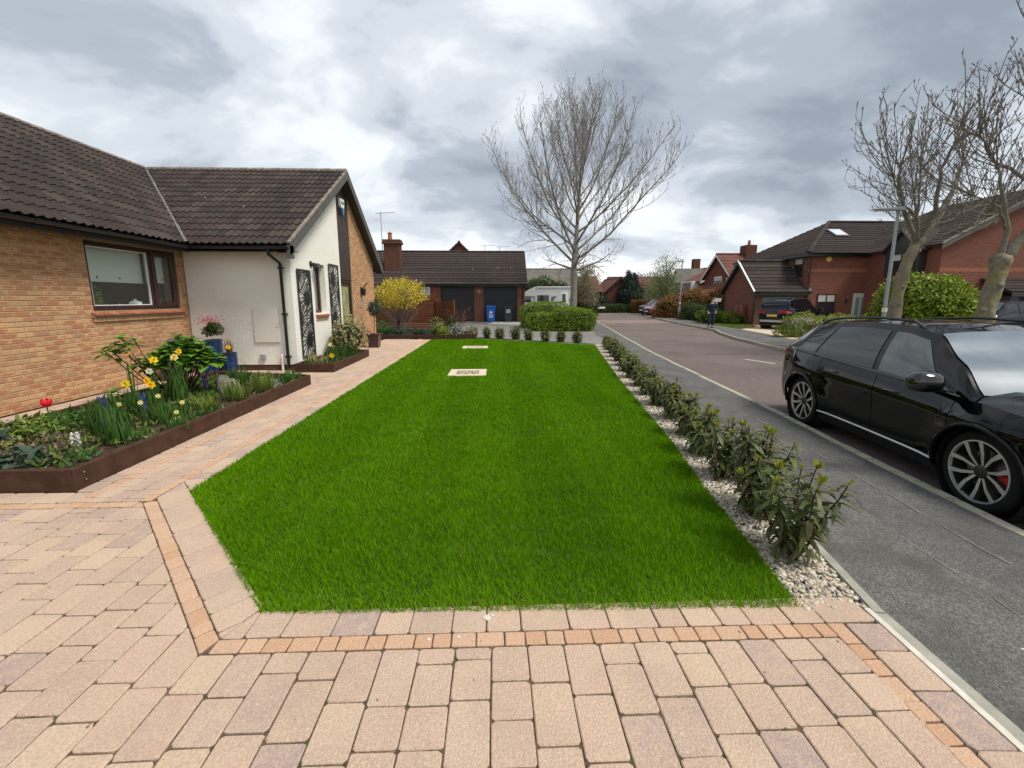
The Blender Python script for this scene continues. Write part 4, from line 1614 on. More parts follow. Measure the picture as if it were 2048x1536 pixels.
# ================================================================ other buildings
mat('roof_far', (0, 0, 0), .9, rcols=[(.042, .031, .029), (.054, .041, .037), (.037, .029, .028), (.060, .046, .041)], speck=((.30, .28, .24), 3.2, .74), stain=((.058, .048, .042), .8, .5, .8))
mat('roof_red', (.17, .075, .055), .9, col2=(.12, .055, .042), scale=1.5)
mat('roof_grey', (.12, .11, .095), .9, col2=(.16, .15, .12), scale=1.2)
mat('door_black', (.013, .012, .013), .55)
mat('door_sage', (.17, .235, .225), .5)
mat('door_pale', (.45, .52, .46), .45)
mat('paint_white', (.72, .71, .68), .5)
mat('white_board', (.75, .73, .68), .6)
mat('window_dark', (.02, .022, .025), .08, spec=.7)
mat('curtain_pale', (.42, .44, .42), .8)
mat('fence_stain', (0, 0, 0), .7, rcols=[(.13, .043, .018), (.16, .055, .022), (.10, .035, .016), (.145, .05, .026)], bump=.2)
mat('red_plastic', (.22, .06, .04), .5)


def part_of(parent, name, loc=None):
    e = link(name, None, parent)
    WL[e.name] = WL[parent.name]
    return e


def tiled(mb, pts, eu, mi=0, tw_=.16, gauge=.33, wave=.030, segs=3):
    """interlocking tiles over a planar convex roof slope given by world points; eu runs along the eave"""
    pts = [Vector(p) for p in pts]
    eu = Vector(eu).normalized()
    n = Vector((0, 0, 0))
    for i in range(len(pts)):
        n += pts[i].cross(pts[(i + 1) % len(pts)])
    n.normalize()
    if n.z < 0:
        n = -n
    ev = n.cross(eu)
    O = pts[0]
    us = [(p - O).dot(eu) for p in pts]
    vs_ = [(p - O).dot(ev) for p in pts]
    u0, u1, v0, v1 = min(us), max(us), min(vs_), max(vs_)
    bm = bmesh.new()
    nc = int((u1 - u0) / tw_) + 2
    nr = int((v1 - v0) / gauge) + 1
    ku = nc * segs + 1
    for r in range(nr):
        va, vb = v0 + r * gauge, v0 + (r + 1) * gauge + .01
        rows = []
        for v, dz_ in ((va, .012), (va, .045), (vb, .012)):
            row = []
            for i in range(ku):
                w = .5 * wave * (1 - math.cos(2 * PI * i / segs))
                row.append(bm.verts.new(O + eu * (u0 - .05 + i * tw_ / segs) + ev * v + n * (dz_ + w)))
            rows.append(row)
        for a, b in ((0, 1), (1, 2)):
            for i in range(ku - 1):
                bm.faces.new((rows[a][i], rows[a][i + 1], rows[b][i + 1], rows[b][i]))
    c = sum(pts, Vector((0, 0, 0))) / len(pts)
    for i in range(len(pts)):
        a, b = pts[i], pts[(i + 1) % len(pts)]
        no = (b - a).cross(n).normalized()
        if (c - a).dot(no) > 0:
            no = -no
        bmesh.ops.bisect_plane(bm, geom=bm.verts[:] + bm.edges[:] + bm.faces[:], plane_co=a + no * .03, plane_no=no, clear_outer=True)
    bm.verts.index_update()
    mb.add([v.co[:] for v in bm.verts], [[v.index for v in f.verts] for f in bm.faces], mi)
    bm.free()
    mb.extr([p - n * .02 for p in pts], n * -.06, mi)


def wall_window(parent, O, du, dn, u0, u1, z0, z1, fm, pane=None, bars=1, curtain=True, fw=.07, sill=True):
    """window standing 2 cm proud of a wall plane: frame, pane, curtain behind it"""
    O, du, dn = Vector(O), Vector(du), Vector(dn)
    e = part_of(parent, 'window')
    w = lambda u, d, z: O + du * u + dn * d + Vector((0, 0, z))

    def bar(mb, ua, ub, za, zb, d0, d1):
        mb.hexa([w(ua, d0, za)[:], w(ub, d0, za)[:], w(ub, d1, za)[:], w(ua, d1, za)[:], w(ua, d0, zb)[:], w(ub, d0, zb)[:], w(ub, d1, zb)[:], w(ua, d1, zb)[:]])
    f = MB()
    bar(f, u0, u0 + fw, z0, z1, .001, .035)
    bar(f, u1 - fw, u1, z0, z1, .001, .035)
    bar(f, u0 + fw, u1 - fw, z0, z0 + fw, .001, .034)
    bar(f, u0 + fw, u1 - fw, z1 - fw, z1, .001, .034)
    for k in range(bars):
        um = u0 + (u1 - u0) * (k + 1) / (bars + 1)
        bar(f, um - fw * .5, um + fw * .5, z0 + fw, z1 - fw, .001, .0345)
    f.build('frame', fm, e)
    p = MB()
    bar(p, u0 + fw * .5, u1 - fw * .5, z0 + fw * .5, z1 - fw * .5, .002, .012)
    p.build('pane', pane or M['window_dark'], e)
    if curtain:
        c = MB()
        bar(c, u0 + fw, u1 - fw, z1 - fw - (z1 - z0) * .28, z1 - fw, .0125, .016)
        c.build('blind', M['curtain_pale'], e)
    if sill:
        s = MB()
        bar(s, u0 - .05, u1 + .05, z0 - .07, z0 - .003, .001, .06)
        s.build('sill', fm, e)
    return e


def brick_wall_joined(parent, O, du, dn, u0, u1, z0, z1, m, top=None, holes=(), seed=1, scale=1.0, band=None):
    brick_field(parent, O, du, dn, u0, u1, z0, z1, m, holes=holes, top=top, seed=seed, L=.215 * scale, H=.065 * scale, j=.010 * scale)


# ---- neighbour's double garage beyond the lawn
G = thing('garage_block', 'long low red brick double garage with black doors beyond the lawn', 'garage', (-3.5, 31.5, 0))
gy = 31.5
gw = MB()
gw.box(-10.2, -4.0, gy, gy + .25, 0, 2.75)
gw.box(-4.0, -1.6, gy, gy + .25, 2.66, 2.75)
gw.box(-1.6, -.92, gy, gy + .25, 0, 2.75)
gw.box(-.92, 1.5, gy, gy + .25, 2.66, 2.75)
gw.box(1.5, 2.05, gy, gy + .25, 0, 2.75)
gw.extr([(2.05, gy, 0), (2.05, gy + 6.4, 0), (2.05, gy + 6.4, 2.7), (2.05, gy + 3.2, 5.1), (2.05, gy, 2.7)], (-.25, 0, 0))
gw.box(-10.2, 1.8, gy + 6.15, gy + 6.4, 0, 2.7)
gwo = gw.build('wall', M['mortar_red'], G)
for u0, u1 in ((-10.2, -4.0), (-1.6, -.92), (1.5, 2.05)):
    brick_field(gwo, (0, gy - .006, 0), (1, 0, 0), (0, -1, 0), u0, u1, 0, 2.66, M['brick_red'], seed=21)
for a, b in ((-4.0, -1.6), (-.92, 1.5)):
    d = MB()
    n = 12
    d.box(a, b, gy + .12, gy + .14, 0, 2.66)
    for i in range(n):
        d.box(a + (b - a) * i / n + .012, a + (b - a) * (i + 1) / n - .012, gy + .105, gy + .1195, .03, 2.63)
    d.build('garage_door', M['door_black'], G)
grf = MB()
tiled(grf, [(-10.5, gy - .3, 2.62), (2.2, gy - .3, 2.62), (2.2, gy + 3.2, 5.2), (-10.5, gy + 3.2, 5.2)], (1, 0, 0))
tiled(grf, [(2.2, gy + 6.7, 2.62), (-10.5, gy + 6.7, 2.62), (-10.5, gy + 3.2, 5.2), (2.2, gy + 3.2, 5.2)], (-1, 0, 0))
gro = grf.build('roof', M['roof_far'], G)
ridge((-10.5, gy + 3.2, 5.23), (2.2, gy + 3.2, 5.23), gro, M['roof_far'], .12, .6)
fz = MB()
fz.box(-10.5, 2.2, gy - .32, gy - .29, 2.50, 2.66)
fz.box(-10.5, 2.2, gy - .285, gy - .005, 2.50, 2.52)
gutter(fz, (-10.5, gy - .38, 2.63), (2.22, gy - .38, 2.63))
fz.tube([(1.92, gy - .36, 2.58), (1.92, gy - .07, 2.35), (1.92, gy - .07, .05)], .04, 6)
fz.build('gutter', M['gutter'], G)
bgm = MB()
bgm.extr([(2.2, gy - .32, 2.42), (2.2, gy + 3.2, 5.0), (2.2, gy + 3.2, 5.2), (2.2, gy - .32, 2.62)], (.03, 0, 0))
bgm.build('barge_board', M['fascia_dark'], G)
ch = MB()
ch.box(-8.15, -7.0, gy + 1.0, gy + 1.75, 2.5, 5.55)
ch.box(-8.25, -6.9, gy + .9, gy + 1.85, 5.55, 5.72)
ch.box(-8.2, -6.95, gy + .95, gy + 1.8, 5.72, 5.85)
cho = ch.build('chimney', M['mortar_red'], gro)
brick_field(cho, (0, gy + 1.0 - .006, 0), (1, 0, 0), (0, -1, 0), -8.15, -7.0, 3.0, 5.55, M['brick_red'], seed=31) if False else None
mat('chimney_brick', (.13, .055, .038), .9, col2=(.09, .042, .032), scale=7, bump=.5)
cho.data.materials.clear()
cho.data.materials.append(M['chimney_brick'])
cp = MB()
cp.lathe([(.17, 5.85), (.14, 6.2), (.15, 6.2), (.15, 6.24)], 10, 'z', (-7.75, gy + 1.4, 0))
cp.lathe([(.13, 6.28), (.2, 6.32), (.02, 6.45)], 10, 'z', (-7.75, gy + 1.4, 0))
cp.tube([(-7.85, gy + 1.4, 6.2), (-7.85, gy + 1.4, 6.35)], .02, 4)
cp.tube([(-7.65, gy + 1.4, 6.2), (-7.65, gy + 1.4, 6.35)], .02, 4)
cp.build('chimney_pot', M['tile_sill'], gro)
wall_window(G, (0, gy - .012, 0), (1, 0, 0), (0, -1, 0), -5.35, -4.75, 1.5, 2.45, M['frame_white'], pane=M['curtain_pale'], bars=0, curtain=False)
pq = MB()
pq.extr([(-1.26, gy - .03, 1.98), (-1.08, gy - .03, 2.15), (-1.26, gy - .03, 2.32), (-1.44, gy - .03, 2.15)], (0, .012, 0))
mat('plaque_tan', (.36, .27, .14), .7, col2=(.25, .18, .09), scale=20)
tag(pq.build('diamond_plaque', M['plaque_tan']), 'tan diamond shaped plaque on the brick pier between the garage doors', 'plaque')


def aerial(loc, h, label, arm=1.0, rz=0.0):
    t = thing('aerial', label, 'aerial', loc, rz, 'television aerials on roofs')
    MB().tube([(0, 0, 0), (0, 0, h)], .028, 5).build('mast', M['plastic_grey'], t, local=True)
    a = MB()
    a.tube([(-arm * .25, 0, h * .97), (arm * .75, 0, h * 1.0)], .018, 4)
    for k in range(7):
        x = -arm * .22 + k * arm * .15
        a.tube([(x, -.2, h * .98), (x, .2, h * .98)], .011, 3)
    a.build('antenna', M['plastic_grey'], t, local=True)
    return t


aerial((-8.32, gy + 1.3, 4.2), 3.6, 'tall television aerial beside the brick chimney of the garage roof', 1.4)
aerial((-1.2, gy + 16, 5.2), 2.05, 'thin television aerial behind the garage ridge, left of two', 1.4)
aerial((.35, gy + 16, 5.2), 1.95, 'thin television aerial behind the garage ridge, right of two', 1.4)


def simple_house(name, label, x0, x1, y0, y1, eave, ridge_z, axis, wm, rm, gable_trim=None, cat='house', tile=False, over=.3, bricks=None):
    """gabled house: axis 'x' puts the ridge along x; walls with gables, roof slopes, trim"""
    h = thing(name, label, cat, ((x0 + x1) / 2, y0, 0))
    w = MB()
    if axis == 'x':
        ym = (y0 + y1) / 2
        pr = [(x0, y0, -.1), (x0, y1, -.1), (x0, y1, eave), (x0, ym, ridge_z - .12), (x0, y0, eave)]
        w.extr(pr, (x1 - x0, 0, 0))
        A = [(x0 - over, y0 - over, eave - .18), (x1 + over, y0 - over, eave - .18), (x1 + over, ym, ridge_z), (x0 - over, ym, ridge_z)]
        B = [(x1 + over, y1 + over, eave - .18), (x0 - over, y1 + over, eave - .18), (x0 - over, ym, ridge_z), (x1 + over, ym, ridge_z)]
        eu = (1, 0, 0)
        ends = [[(x, y0 - over, eave - .2), (x, ym, ridge_z - .02), (x, y1 + over, eave - .2)] for x in (x0 - over - .03, x1 + over)]
        ed = (.03, 0, 0)
        rl = ((x0 - over, ym, ridge_z + .03), (x1 + over, ym, ridge_z + .03))
    else:
        xm = (x0 + x1) / 2
        pr = [(x0, y0, -.1), (x1, y0, -.1), (x1, y0, eave), (xm, y0, ridge_z - .12), (x0, y0, eave)]
        w.extr(pr, (0, y1 - y0, 0))
        A = [(x0 - over, y1 + over, eave - .18), (x0 - over, y0 - over, eave - .18), (xm, y0 - over, ridge_z), (xm, y1 + over, ridge_z)]
        B = [(x1 + over, y0 - over, eave - .18), (x1 + over, y1 + over, eave - .18), (xm, y1 + over, ridge_z), (xm, y0 - over, ridge_z)]
        eu = (0, 1, 0)
        ends = [[(x0 - over, y, eave - .2), (xm, y, ridge_z - .02), (x1 + over, y, eave - .2)] for y in (y0 - over - .03, y1 + over)]
        ed = (0, .03, 0)
        rl = ((xm, y0 - over, ridge_z + .03), (xm, y1 + over, ridge_z + .03))
    w.build('wall', wm, h)
    r = MB()
    for P in (A, B):
        if tile:
            tiled(r, P, eu)
        else:
            tiled(r, P, eu, tw_=1.2, gauge=.5, wave=.02, segs=2)
    ro = r.build('roof', rm, h)
    ridge(rl[0], rl[1], ro, rm, .12, 1.2)
    t = MB()
    for e in ends:
        for a, b in ((e[0], e[1]), (e[2], e[1])):
            t.extr([Vector(a) - Vector((0, 0, .2)), Vector(b) - Vector((0, 0, .2)), Vector(b), Vector(a)], ed)
    t.build('barge_board', gable_trim or M['fascia_dark'], h)
    return h, ro


# ---- brick house with garage wing across the road
mat('brick_far', (.17, .062, .042), .9, col2=(.13, .05, .036), scale=5, bump=.3)
A = thing('brick_house', 'red brick house with a hipped roof, roof light and garage wing across the road', 'house', (19.2, 26.5, 0))
ax0, ax1, ay0, ay1, aez, arz = 19.2, 33, 26.5, 34.5, 4.42, 6.85
w = MB()
w.box(ax0, ax1, ay0, ay1, -.1, aez)
awo = w.build('wall', M['mortar_red'], A)
brick_field(awo, (0, ay0 - .006, 0), (1, 0, 0), (0, -1, 0), ax0, 25.4, 0, 3.22, M['brick_red'], seed=41, L=.225, H=.068)
brick_field(awo, (0, ay0 - .006, 0), (1, 0, 0), (0, -1, 0), ax0, 25.4, 3.23, 3.45, M['brick_band'], seed=42, L=.225, H=.068, proud=.012)
brick_field(awo, (0, ay0 - .006, 0), (1, 0, 0), (0, -1, 0), ax0, 25.4, 3.46, aez - .12, M['brick_red'], seed=43, L=.225, H=.068)
brick_field(awo, (ax0 - .006, 0, 0), (0, 1, 0), (-1, 0, 0), ay0, 31.5, 1.9, aez - .1, M['brick_red'], seed=44, L=.225, H=.068)
r = MB()
o_ = .28
hx = ax0 - o_ + (ay1 - ay0) / 2 + o_
ym = (ay0 + ay1) / 2
tiled(r, [(ax0 - o_, ay0 - o_, aez - .08), (ax1, ay0 - o_, aez - .08), (ax1, ym, arz), (hx, ym, arz)], (1, 0, 0))
tiled(r, [(ax0 - o_, ay1 + o_, aez - .08), (ax0 - o_, ay0 - o_, aez - .08), (hx, ym, arz)], (0, -1, 0))
aro = r.build('roof', M['roof_far'], A)
ridge((hx, ym, arz + .05), (ax1, ym, arz + .05), aro, M['roof_far'], .13, .6)
ridge((ax0 - o_, ay0 - o_, aez - .02), (hx, ym, arz + .03), aro, M['roof_far'], .12, .6)
f = MB()
f.box(ax0 - o_, ax1, ay0 - o_ - .02, ay0 - o_, aez - .26, aez - .06)
f.box(ax0 - o_ - .02, ax0 - o_, ay0 - o_, ay1, aez - .26, aez - .06)
f.box(ax0 - o_ + .002, ax1, ay0 - o_ + .002, ay0 - .012, aez - .26, aez - .235)
f.box(ax0 - o_ + .003, ax0 - .012, ay0 - o_ + .003, ay1, aez - .26, aez - .236)
gutter(f, (ax1, ay0 - o_ - .08, aez - .08), (ax0 - o_, ay0 - o_ - .08, aez - .08))
f.tube([(ax0 + .1, ay0 - .07, aez - .2), (ax0 + .1, ay0 - .07, .1)], .045, 6)
f.build('gutter', M['gutter'], A)
# roof light lying in the front slope
sn = Vector((0, -(arz - aez + .08), ym - ay0 + o_)).normalized()
sv = Vector((0, sn.z, -sn.y))
vo = Vector((22.1, ay0 - o_, aez - .08)) + sv * 2.45 + sn * .06
ve = part_of(aro, 'roof_light')
def slab(mb, u0, u1, v0, v1, d0, d1):
    w_ = lambda u, v, d: (vo + Vector((u, 0, 0)) + sv * v + sn * d)[:]
    mb.hexa([w_(u0, v0, d0), w_(u1, v0, d0), w_(u1, v1, d0), w_(u0, v1, d0), w_(u0, v0, d1), w_(u1, v0, d1), w_(u1, v1, d1), w_(u0, v1, d1)])
m_ = MB()
slab(m_, 0, .95, 0, 1.1, 0, .06)
m_.build('roof_light_frame', M['fascia_grey'], aro)
bpy.data.objects.remove(ve)
m_ = MB()
slab(m_, .09, .86, .1, 1.0, .061, .07)
mat('roof_glass', (.55, .6, .66), .05, spec=1.0)
m_.build('roof_light_pane', M['roof_glass'], aro)
wall_window(A, (0, ay0 - .012, 0), (1, 0, 0), (0, -1, 0), 19.95, 21.15, .45, 1.92, M['frame_brown'], bars=1)
wall_window(A, (ax0 - .012, 0, 0), (0, 1, 0), (-1, 0, 0), 26.95, 27.75, 3.05, 4.15, M['frame_brown'], bars=0)
d = part_of(A, 'front_door')
m_ = MB()
m_.box(22.25, 23.2, ay0 - .06, ay0 - .013, .05, 1.95)
m_.build('door_leaf', M['door_pale'], d)
m_ = MB()
for a in (22.42, 22.78):
    m_.box(a, a + .24, ay0 - .066, ay0 - .0605, .35, 1.7)
m_.build('pane', M['door_sage'], d)
m_ = MB()
m_.box(23.25, 24.6, ay0 - .05, ay0 - .013, .05, 1.95)
m_.build('recess_shade_panel', M['window_dark'], A)  # flat dark sheet standing in for the shade of the recess by the door
o = MB().bbox(21.75, 21.88, ay0 - .09, ay0 - .013, 1.35, 1.6, .02).build('porch_light', M['black_metal'])
tag(o, 'black porch light between window and pale door of the house across the road', 'wall light')
mat('alarm_yellow', (.55, .42, .12), .5)
o = MB().lathe([(0, 0), (.17, 0), (.17, .06), (0, .06)], 10, 'y', (20.4, ay0 - .075, 4.02), cap=False).build('alarm_box', M['alarm_yellow'])
tag(o, 'round yellow alarm box under the eaves of the brick house across the road', 'alarm box')
# garage wing
gx0, gx1, gy0, gy1, gez, grz = 16.1, 19.2, 26.62, 30.2, 2.12, 4.0
w = MB()
gm_ = (gy0 + gy1) / 2
w.extr([(gx0, gy0, -.1), (gx0, gy1, -.1), (gx0, gy1, gez), (gx0, gm_, grz - .1), (gx0, gy0, gez)], (.25, 0, 0))
w.box(gx0 + .25, 16.6, gy0, gy0 + .25, -.1, gez)
w.box(16.6, 18.75, gy0, gy0 + .25, 1.72, gez)
w.box(18.75, gx1, gy0, gy0 + .25, -.1, gez)
gwo2 = w.build('garage_wall', M['mortar_red'], A)
sl = (grz - gez) / (gm_ - gy0)
brick_field(gwo2, (gx0 - .006, 0, 0), (0, 1, 0), (-1, 0, 0), gy0, gy1, 0, grz, M['brick_red'], top=lambda u: min(gez + (u - gy0) * sl, gez + (gy1 - u) * sl) - .1, seed=51, L=.225, H=.068)
m_ = MB()
n = 5
for i in range(n):
    m_.box(16.6, 18.75, gy0 + .1, gy0 + .12, .02 + i * 1.7 / n + .008, .02 + (i + 1) * 1.7 / n)
m_.box(16.6, 18.75, gy0 + .121, gy0 + .14, 0, 1.72)
m_.build('garage_door', M['door_sage'], A)
r = MB()
tiled(r, [(gx0 - .25, gy0 - .3, gez - .12), (gx1 + .3, gy0 - .3, gez - .12), (gx1 + .1, gm_, grz), (gx0 - .25, gm_, grz)], (1, 0, 0))
tiled(r, [(gx1, gy1 + .3, gez - .12), (gx0 - .25, gy1 + .3, gez - .12), (gx0 - .25, gm_, grz), (gx1, gm_, grz)], (-1, 0, 0))
gro2 = r.build('garage_roof', M['roof_far'], A)
ridge((gx0 - .25, gm_, grz + .05), (gx1, gm_, grz + .05), gro2, M['roof_far'], .12, .6)
m_ = MB()
m_.extr([(gx1 + .28, gy0 - .3, gez - .05), (gx1 + .08, gm_, grz + .06), (gx1 - .10, gm_, grz + .06), (gx1 + .10, gy0 - .3, gez - .05)], (0, 0, .05))
m_.build('lead_flashing', M['valley_lead'], gro2)
m_ = MB()
for a, b in (((gy0 - .32), gez - .12), ((gy1 + .32), gez - .12)):
    m_.extr([(gx0 - .29, a, b - .18), (gx0 - .29, gm_, grz - .16), (gx0 - .29, gm_, grz + .02), (gx0 - .29, a, b + .02)], (.03, 0, 0))
m_.build('barge_board', M['fascia_dark'], A)
m_ = MB()
m_.extr([(gx0 - .325, gy0 - .33, gez - .09), (gx0 - .325, gm_, grz + .05), (gx0 - .325, gm_, grz + .11), (gx0 - .325, gy0 - .33, gez - .03)], (.1, 0, 0))
m_.build('verge', M['white_board'], A)
m_ = MB()
gutter(m_, (gx1, gy0 - .38, gez - .1), (gx0 - .28, gy0 - .38, gez - .1))
m_.tube([(gx0 - .05, gy0 - .36, gez - .15), (gx0 - .08, gy0 - .05, gez - .4), (gx0 - .08, gy0 - .05, .05)], .04, 6)
m_.tube([(gx0 - .08, gy1 + .1, gez - .2), (gx0 - .08, gy1 - .05, gez - .4), (gx0 - .08, gy1 - .05, .05)], .04, 6)
m_.box(gx0 - .25, gx1, gy0 - .32, gy0 - .3, gez - .3, gez - .12)
m_.build('gutter', M['gutter'], A)
for k, (y, lab) in enumerate(((27.55, 'nearer brown utility box on a post against the garage wing gable'), (28.05, 'farther brown utility box on a post against the garage wing gable'))):
    t = thing('utility_box', lab, 'utility box', (gx0 - .2, y, -.05), 0, 'brown utility boxes by the gable')
    MB().bbox(-.14, .14, -.19, .19, .55, 1.25, .02).build('box', M['red_plastic'], t, local=True)
    MB().box(-.05, .05, -.06, .06, 0, .55).build('post', M['red_plastic'], t, local=True)
# ---- gabled house at the right edge
B = thing('brick_house', 'large red brick house with gable end and dormer window at the right edge', 'house', (22.9, 22, 0))
bx0, bx1, by0, by1, bez = 22.9, 31.0, 22.0, 31.0, 4.45
bxm, brz = (bx0 + bx1) / 2 + 1.2, 7.3
w = MB()
w.extr([(bx0, by0, -.1), (bx1, by0, -.1), (bx1, by0, bez), (bxm, by0, brz - .15), (bx0, by0, bez)], (0, .3, 0))
w.box(bx0, bx1, by0 + .3, by1, -.1, bez - .1)
tr_ = MB()
tiled(tr_, [(bx1 + .3, by1 + .1, bez - .12), (bx0 - .3, by1 + .1, bez - .12), (bxm, by1 - 3.5, brz)], (-1, 0, 0))

bwo = w.build('wall', M['mortar_red'], B)
sB = (brz - bez) / (bxm - bx0)
topB = lambda u: bez + (u - bx0) * sB - .16
brick_field(bwo, (0, by0 - .006, 0), (1, 0, 0), (0, -1, 0), bx0, 27.6, 0, 2.98, M['brick_red'], seed=61, L=.225, H=.068)
brick_field(bwo, (0, by0 - .006, 0), (1, 0, 0), (0, -1, 0), bx0, 27.6, 2.99, 3.2, M['brick_band'], seed=62, L=.225, H=.068, proud=.012)
brick_field(bwo, (0, by0 - .006, 0), (1, 0, 0), (0, -1, 0), bx0, 27.6, 3.21, 7.2, M['brick_red'], top=topB, seed=63, L=.225, H=.068)
brick_field(bwo, (bx0 - .006, 0, 0), (0, 1, 0), (-1, 0, 0), by0, 26.4, 0, 4.4, M['brick_far'] if False else M['brick_red'], seed=64, L=.225, H=.068)
r = MB()
tiled(r, [(bx0 - .3, by1, bez - .12), (bx0 - .3, by0 - .25, bez - .12), (bxm, by0 - .25, brz), (bxm, by1 - 3.5, brz)], (0, -1, 0))
tiled(r, [(bx1 + .3, by0 - .25, bez - .12), (bx1 + .3, by1, bez - .12), (bxm, by1 - 3.5, brz), (bxm, by0 - .25, brz)], (0, 1, 0))
r.v, r.f, r.mi, r.uv = r.v + tr_.v, r.f + [tuple(k + len(r.v) for k in f) for f in tr_.f], r.mi + tr_.mi, r.uv + tr_.uv
bro = r.build('roof', M['roof_far'], B)
m_ = MB()
m_.extr([(bx0 - .32, by0 - .29, bez - .33), (bxm, by0 - .29, brz - .2), (bxm, by0 - .29, brz + .05), (bx0 - .32, by0 - .29, bez - .07)], (0, .035, 0))
m_.build('barge_board', M['fascia_grey'], B)
m_ = MB()
m_.extr([(bx0 - .32, by0 - .32, bez - .09), (bxm, by0 - .32, brz + .03), (bxm, by0 - .32, brz + .10), (bx0 - .32, by0 - .32, bez - .02)], (0, .12, 0))
m_.build('verge', M['verge_mortar'], B)
# gablet with a window on the side facing the street
gl_ = part_of(B, 'gablet')
m_ = MB()
m_.extr([(bx0 - .45, 22.75, 2.85), (bx0 - .45, 24.75, 2.85), (bx0 - .45, 24.75, 4.3), (bx0 - .45, 23.75, 5.25), (bx0 - .45, 22.75, 4.3)], (.44, 0, 0))
m_.build('gablet_front', M['fascia_dark'], gl_)
m_ = MB()
for s in (1, -1):
    m_.extr([(bx0 - .62, 23.75 + s * 1.2, 4.15), (bx0 - .62, 23.75, 5.32), (bx0 - .62, 23.75, 5.42), (bx0 - .62, 23.75 + s * 1.2, 4.25)], (2.0, 0, 0))
m_.build('gablet_roof', M['roof_far'], gl_)
m_ = MB()
m_.extr([(bx0 - .66, 23.75 - 1.24, 4.05), (bx0 - .66, 23.75, 5.25), (bx0 - .66, 23.75, 5.45), (bx0 - .66, 23.75 - 1.24, 4.25)], (.04, 0, 0))
m_.build('gablet_verge', M['verge_mortar'], gl_)
wall_window(B, (bx0 - .452, 0, 0), (0, 1, 0), (-1, 0, 0), 22.95, 24.5, 3.0, 4.12, M['frame_brown'], bars=1, fw=.09)
# canopy over the garage at the right edge
cn = MB()
tiled(cn, [(25.2, by0 - 1.5, 1.93), (31, by0 - 1.5, 1.93), (31, by0 - .02, 2.65), (25.2, by0 - .02, 2.65)], (1, 0, 0))
cn.build('canopy_roof', M['roof_far'], B)
m_ = MB()
m_.box(25.2, 31, by0 - 1.52, by0 - 1.5, 1.72, 1.93)
m_.box(25.2, 31, by0 - 1.49, by0 - .02, 1.74, 1.76)
m_.box(25.3, 25.75, by0 - 1.4, by0 - .02, -.1, 1.74)
m_.build('canopy_fascia', M['fascia_dark'], B)
MB().box(25.8, 31, by0 - .2, by0 - .1, 0, 1.74).build('garage_door', M['door_black'], B)
# ---- houses farther along the road
Ch, Cro = simple_house('brick_house', 'red brick house with white bargeboards and chimney beyond the garage wing', 21.0, 30, 38.4, 43.6, 3.7, 5.75, 'x', M['brick_far'], M['roof_red'], M['paint_white'])
m_ = MB()
m_.box(23.2, 24.2, 40.4, 41.5, 5.2, 6.55)
m_.build('chimney', M['chimney_brick'], Cro)
MB().lathe([(.15, 6.55), (.12, 6.95), (.14, 7.0)], 8, 'z', (23.7, 40.9, 0)).build('chimney_pot', M['tile_sill'], Cro)
wall_window(Ch, (20.998, 0, 0), (0, 1, 0), (-1, 0, 0), 40.2, 41.6, 2.5, 3.7, M['frame_white'], bars=2, curtain=True)
wall_window(Ch, (20.998, 0, 0), (0, 1, 0), (-1, 0, 0), 38.8, 39.4, 2.6, 3.5, M['frame_white'], bars=0, curtain=False)
lean = MB()
tiled(lean, [(18.3, 43.5, 1.95), (18.3, 31.8, 1.95), (21.0, 31.8, 3.0), (21.0, 43.5, 3.0)], (0, -1, 0), tw_=.6, gauge=.5)
lean.build('lean_to_roof', M['roof_red'], Ch)
m_ = MB()
m_.box(18.6, 20.9, 31.95, 43.3, -.1, 1.9)
m_.build('lean_to_wall', M['brick_far'], Ch)
m_ = MB()
m_.box(18.24, 18.30, 31.8, 43.5, 1.78, 1.96)
m_.box(18.585, 18.599, 33.5, 36, .1, 1.7)
m_.box(18.585, 18.599, 38.5, 40, .6, 1.6)
m_.build('white_trim', M['paint_white'], Ch)
Dh, Dro = simple_house('brick_house', 'brick house with white bay, dark beams and gabled dormer far along the right side', 21.6, 30, 45.5, 56, 3.6, 5.3, 'y', M['brick_far'], M['roof_red'], M['paint_white'])
m_ = MB()
m_.box(20.9, 21.6, 46.2, 48.8, 2.1, 3.5)
m_.build('bay', M['paint_white'], Dh)
wall_window(Dh, (20.898, 0, 0), (0, 1, 0), (-1, 0, 0), 46.4, 48.6, 2.4, 3.4, M['frame_white'], bars=4, curtain=False)
for y in (50, 52.2, 54.2):
    wall_window(Dh, (21.598, 0, 0), (0, 1, 0), (-1, 0, 0), y, y + 1.1, 2.3, 3.4, M['frame_white'], bars=1)
m_ = MB()
m_.extr([(21.3, 50.3, 3.5), (21.3, 52.3, 3.5), (21.3, 51.3, 4.9)], (3, 0, 0))
m_.build('dormer', M['paint_white'], Dh)
m_ = MB()
for s in (1, -1):
    m_.extr([(21.15, 51.3 + s * 1.25, 3.4), (21.15, 51.3, 5.05), (21.15, 51.3, 5.15), (21.15, 51.3 + s * 1.25, 3.5)], (3.2, 0, 0))
m_.build('dormer_roof', M['roof_grey'], Dh)
MB().box(25, 25.8, 55, 55.8, 4.6, 6.6).build('chimney', M['chimney_brick'], Dro)
Eh, Ero = simple_house('brick_house', 'red brick gable facing the far end of the road, beside white front windows', 15.4, 19.4, 61, 70, 2.7, 4.6, 'y', M['brick_far'], M['roof_red'], M['fascia_dark'])
wall_window(Eh, (19.398, 0, 0), (0, 1, 0), (1, 0, 0), 62, 63.2, 1.2, 2.3, M['frame_white'])
E2, E2r = simple_house('brick_house', 'wide red roofed brick house at the far end of the road, behind the dark conifer', 18, 31, 66, 73, 3.0, 5.0, 'x', M['brick_far'], M['roof_red'], M['fascia_dark'])
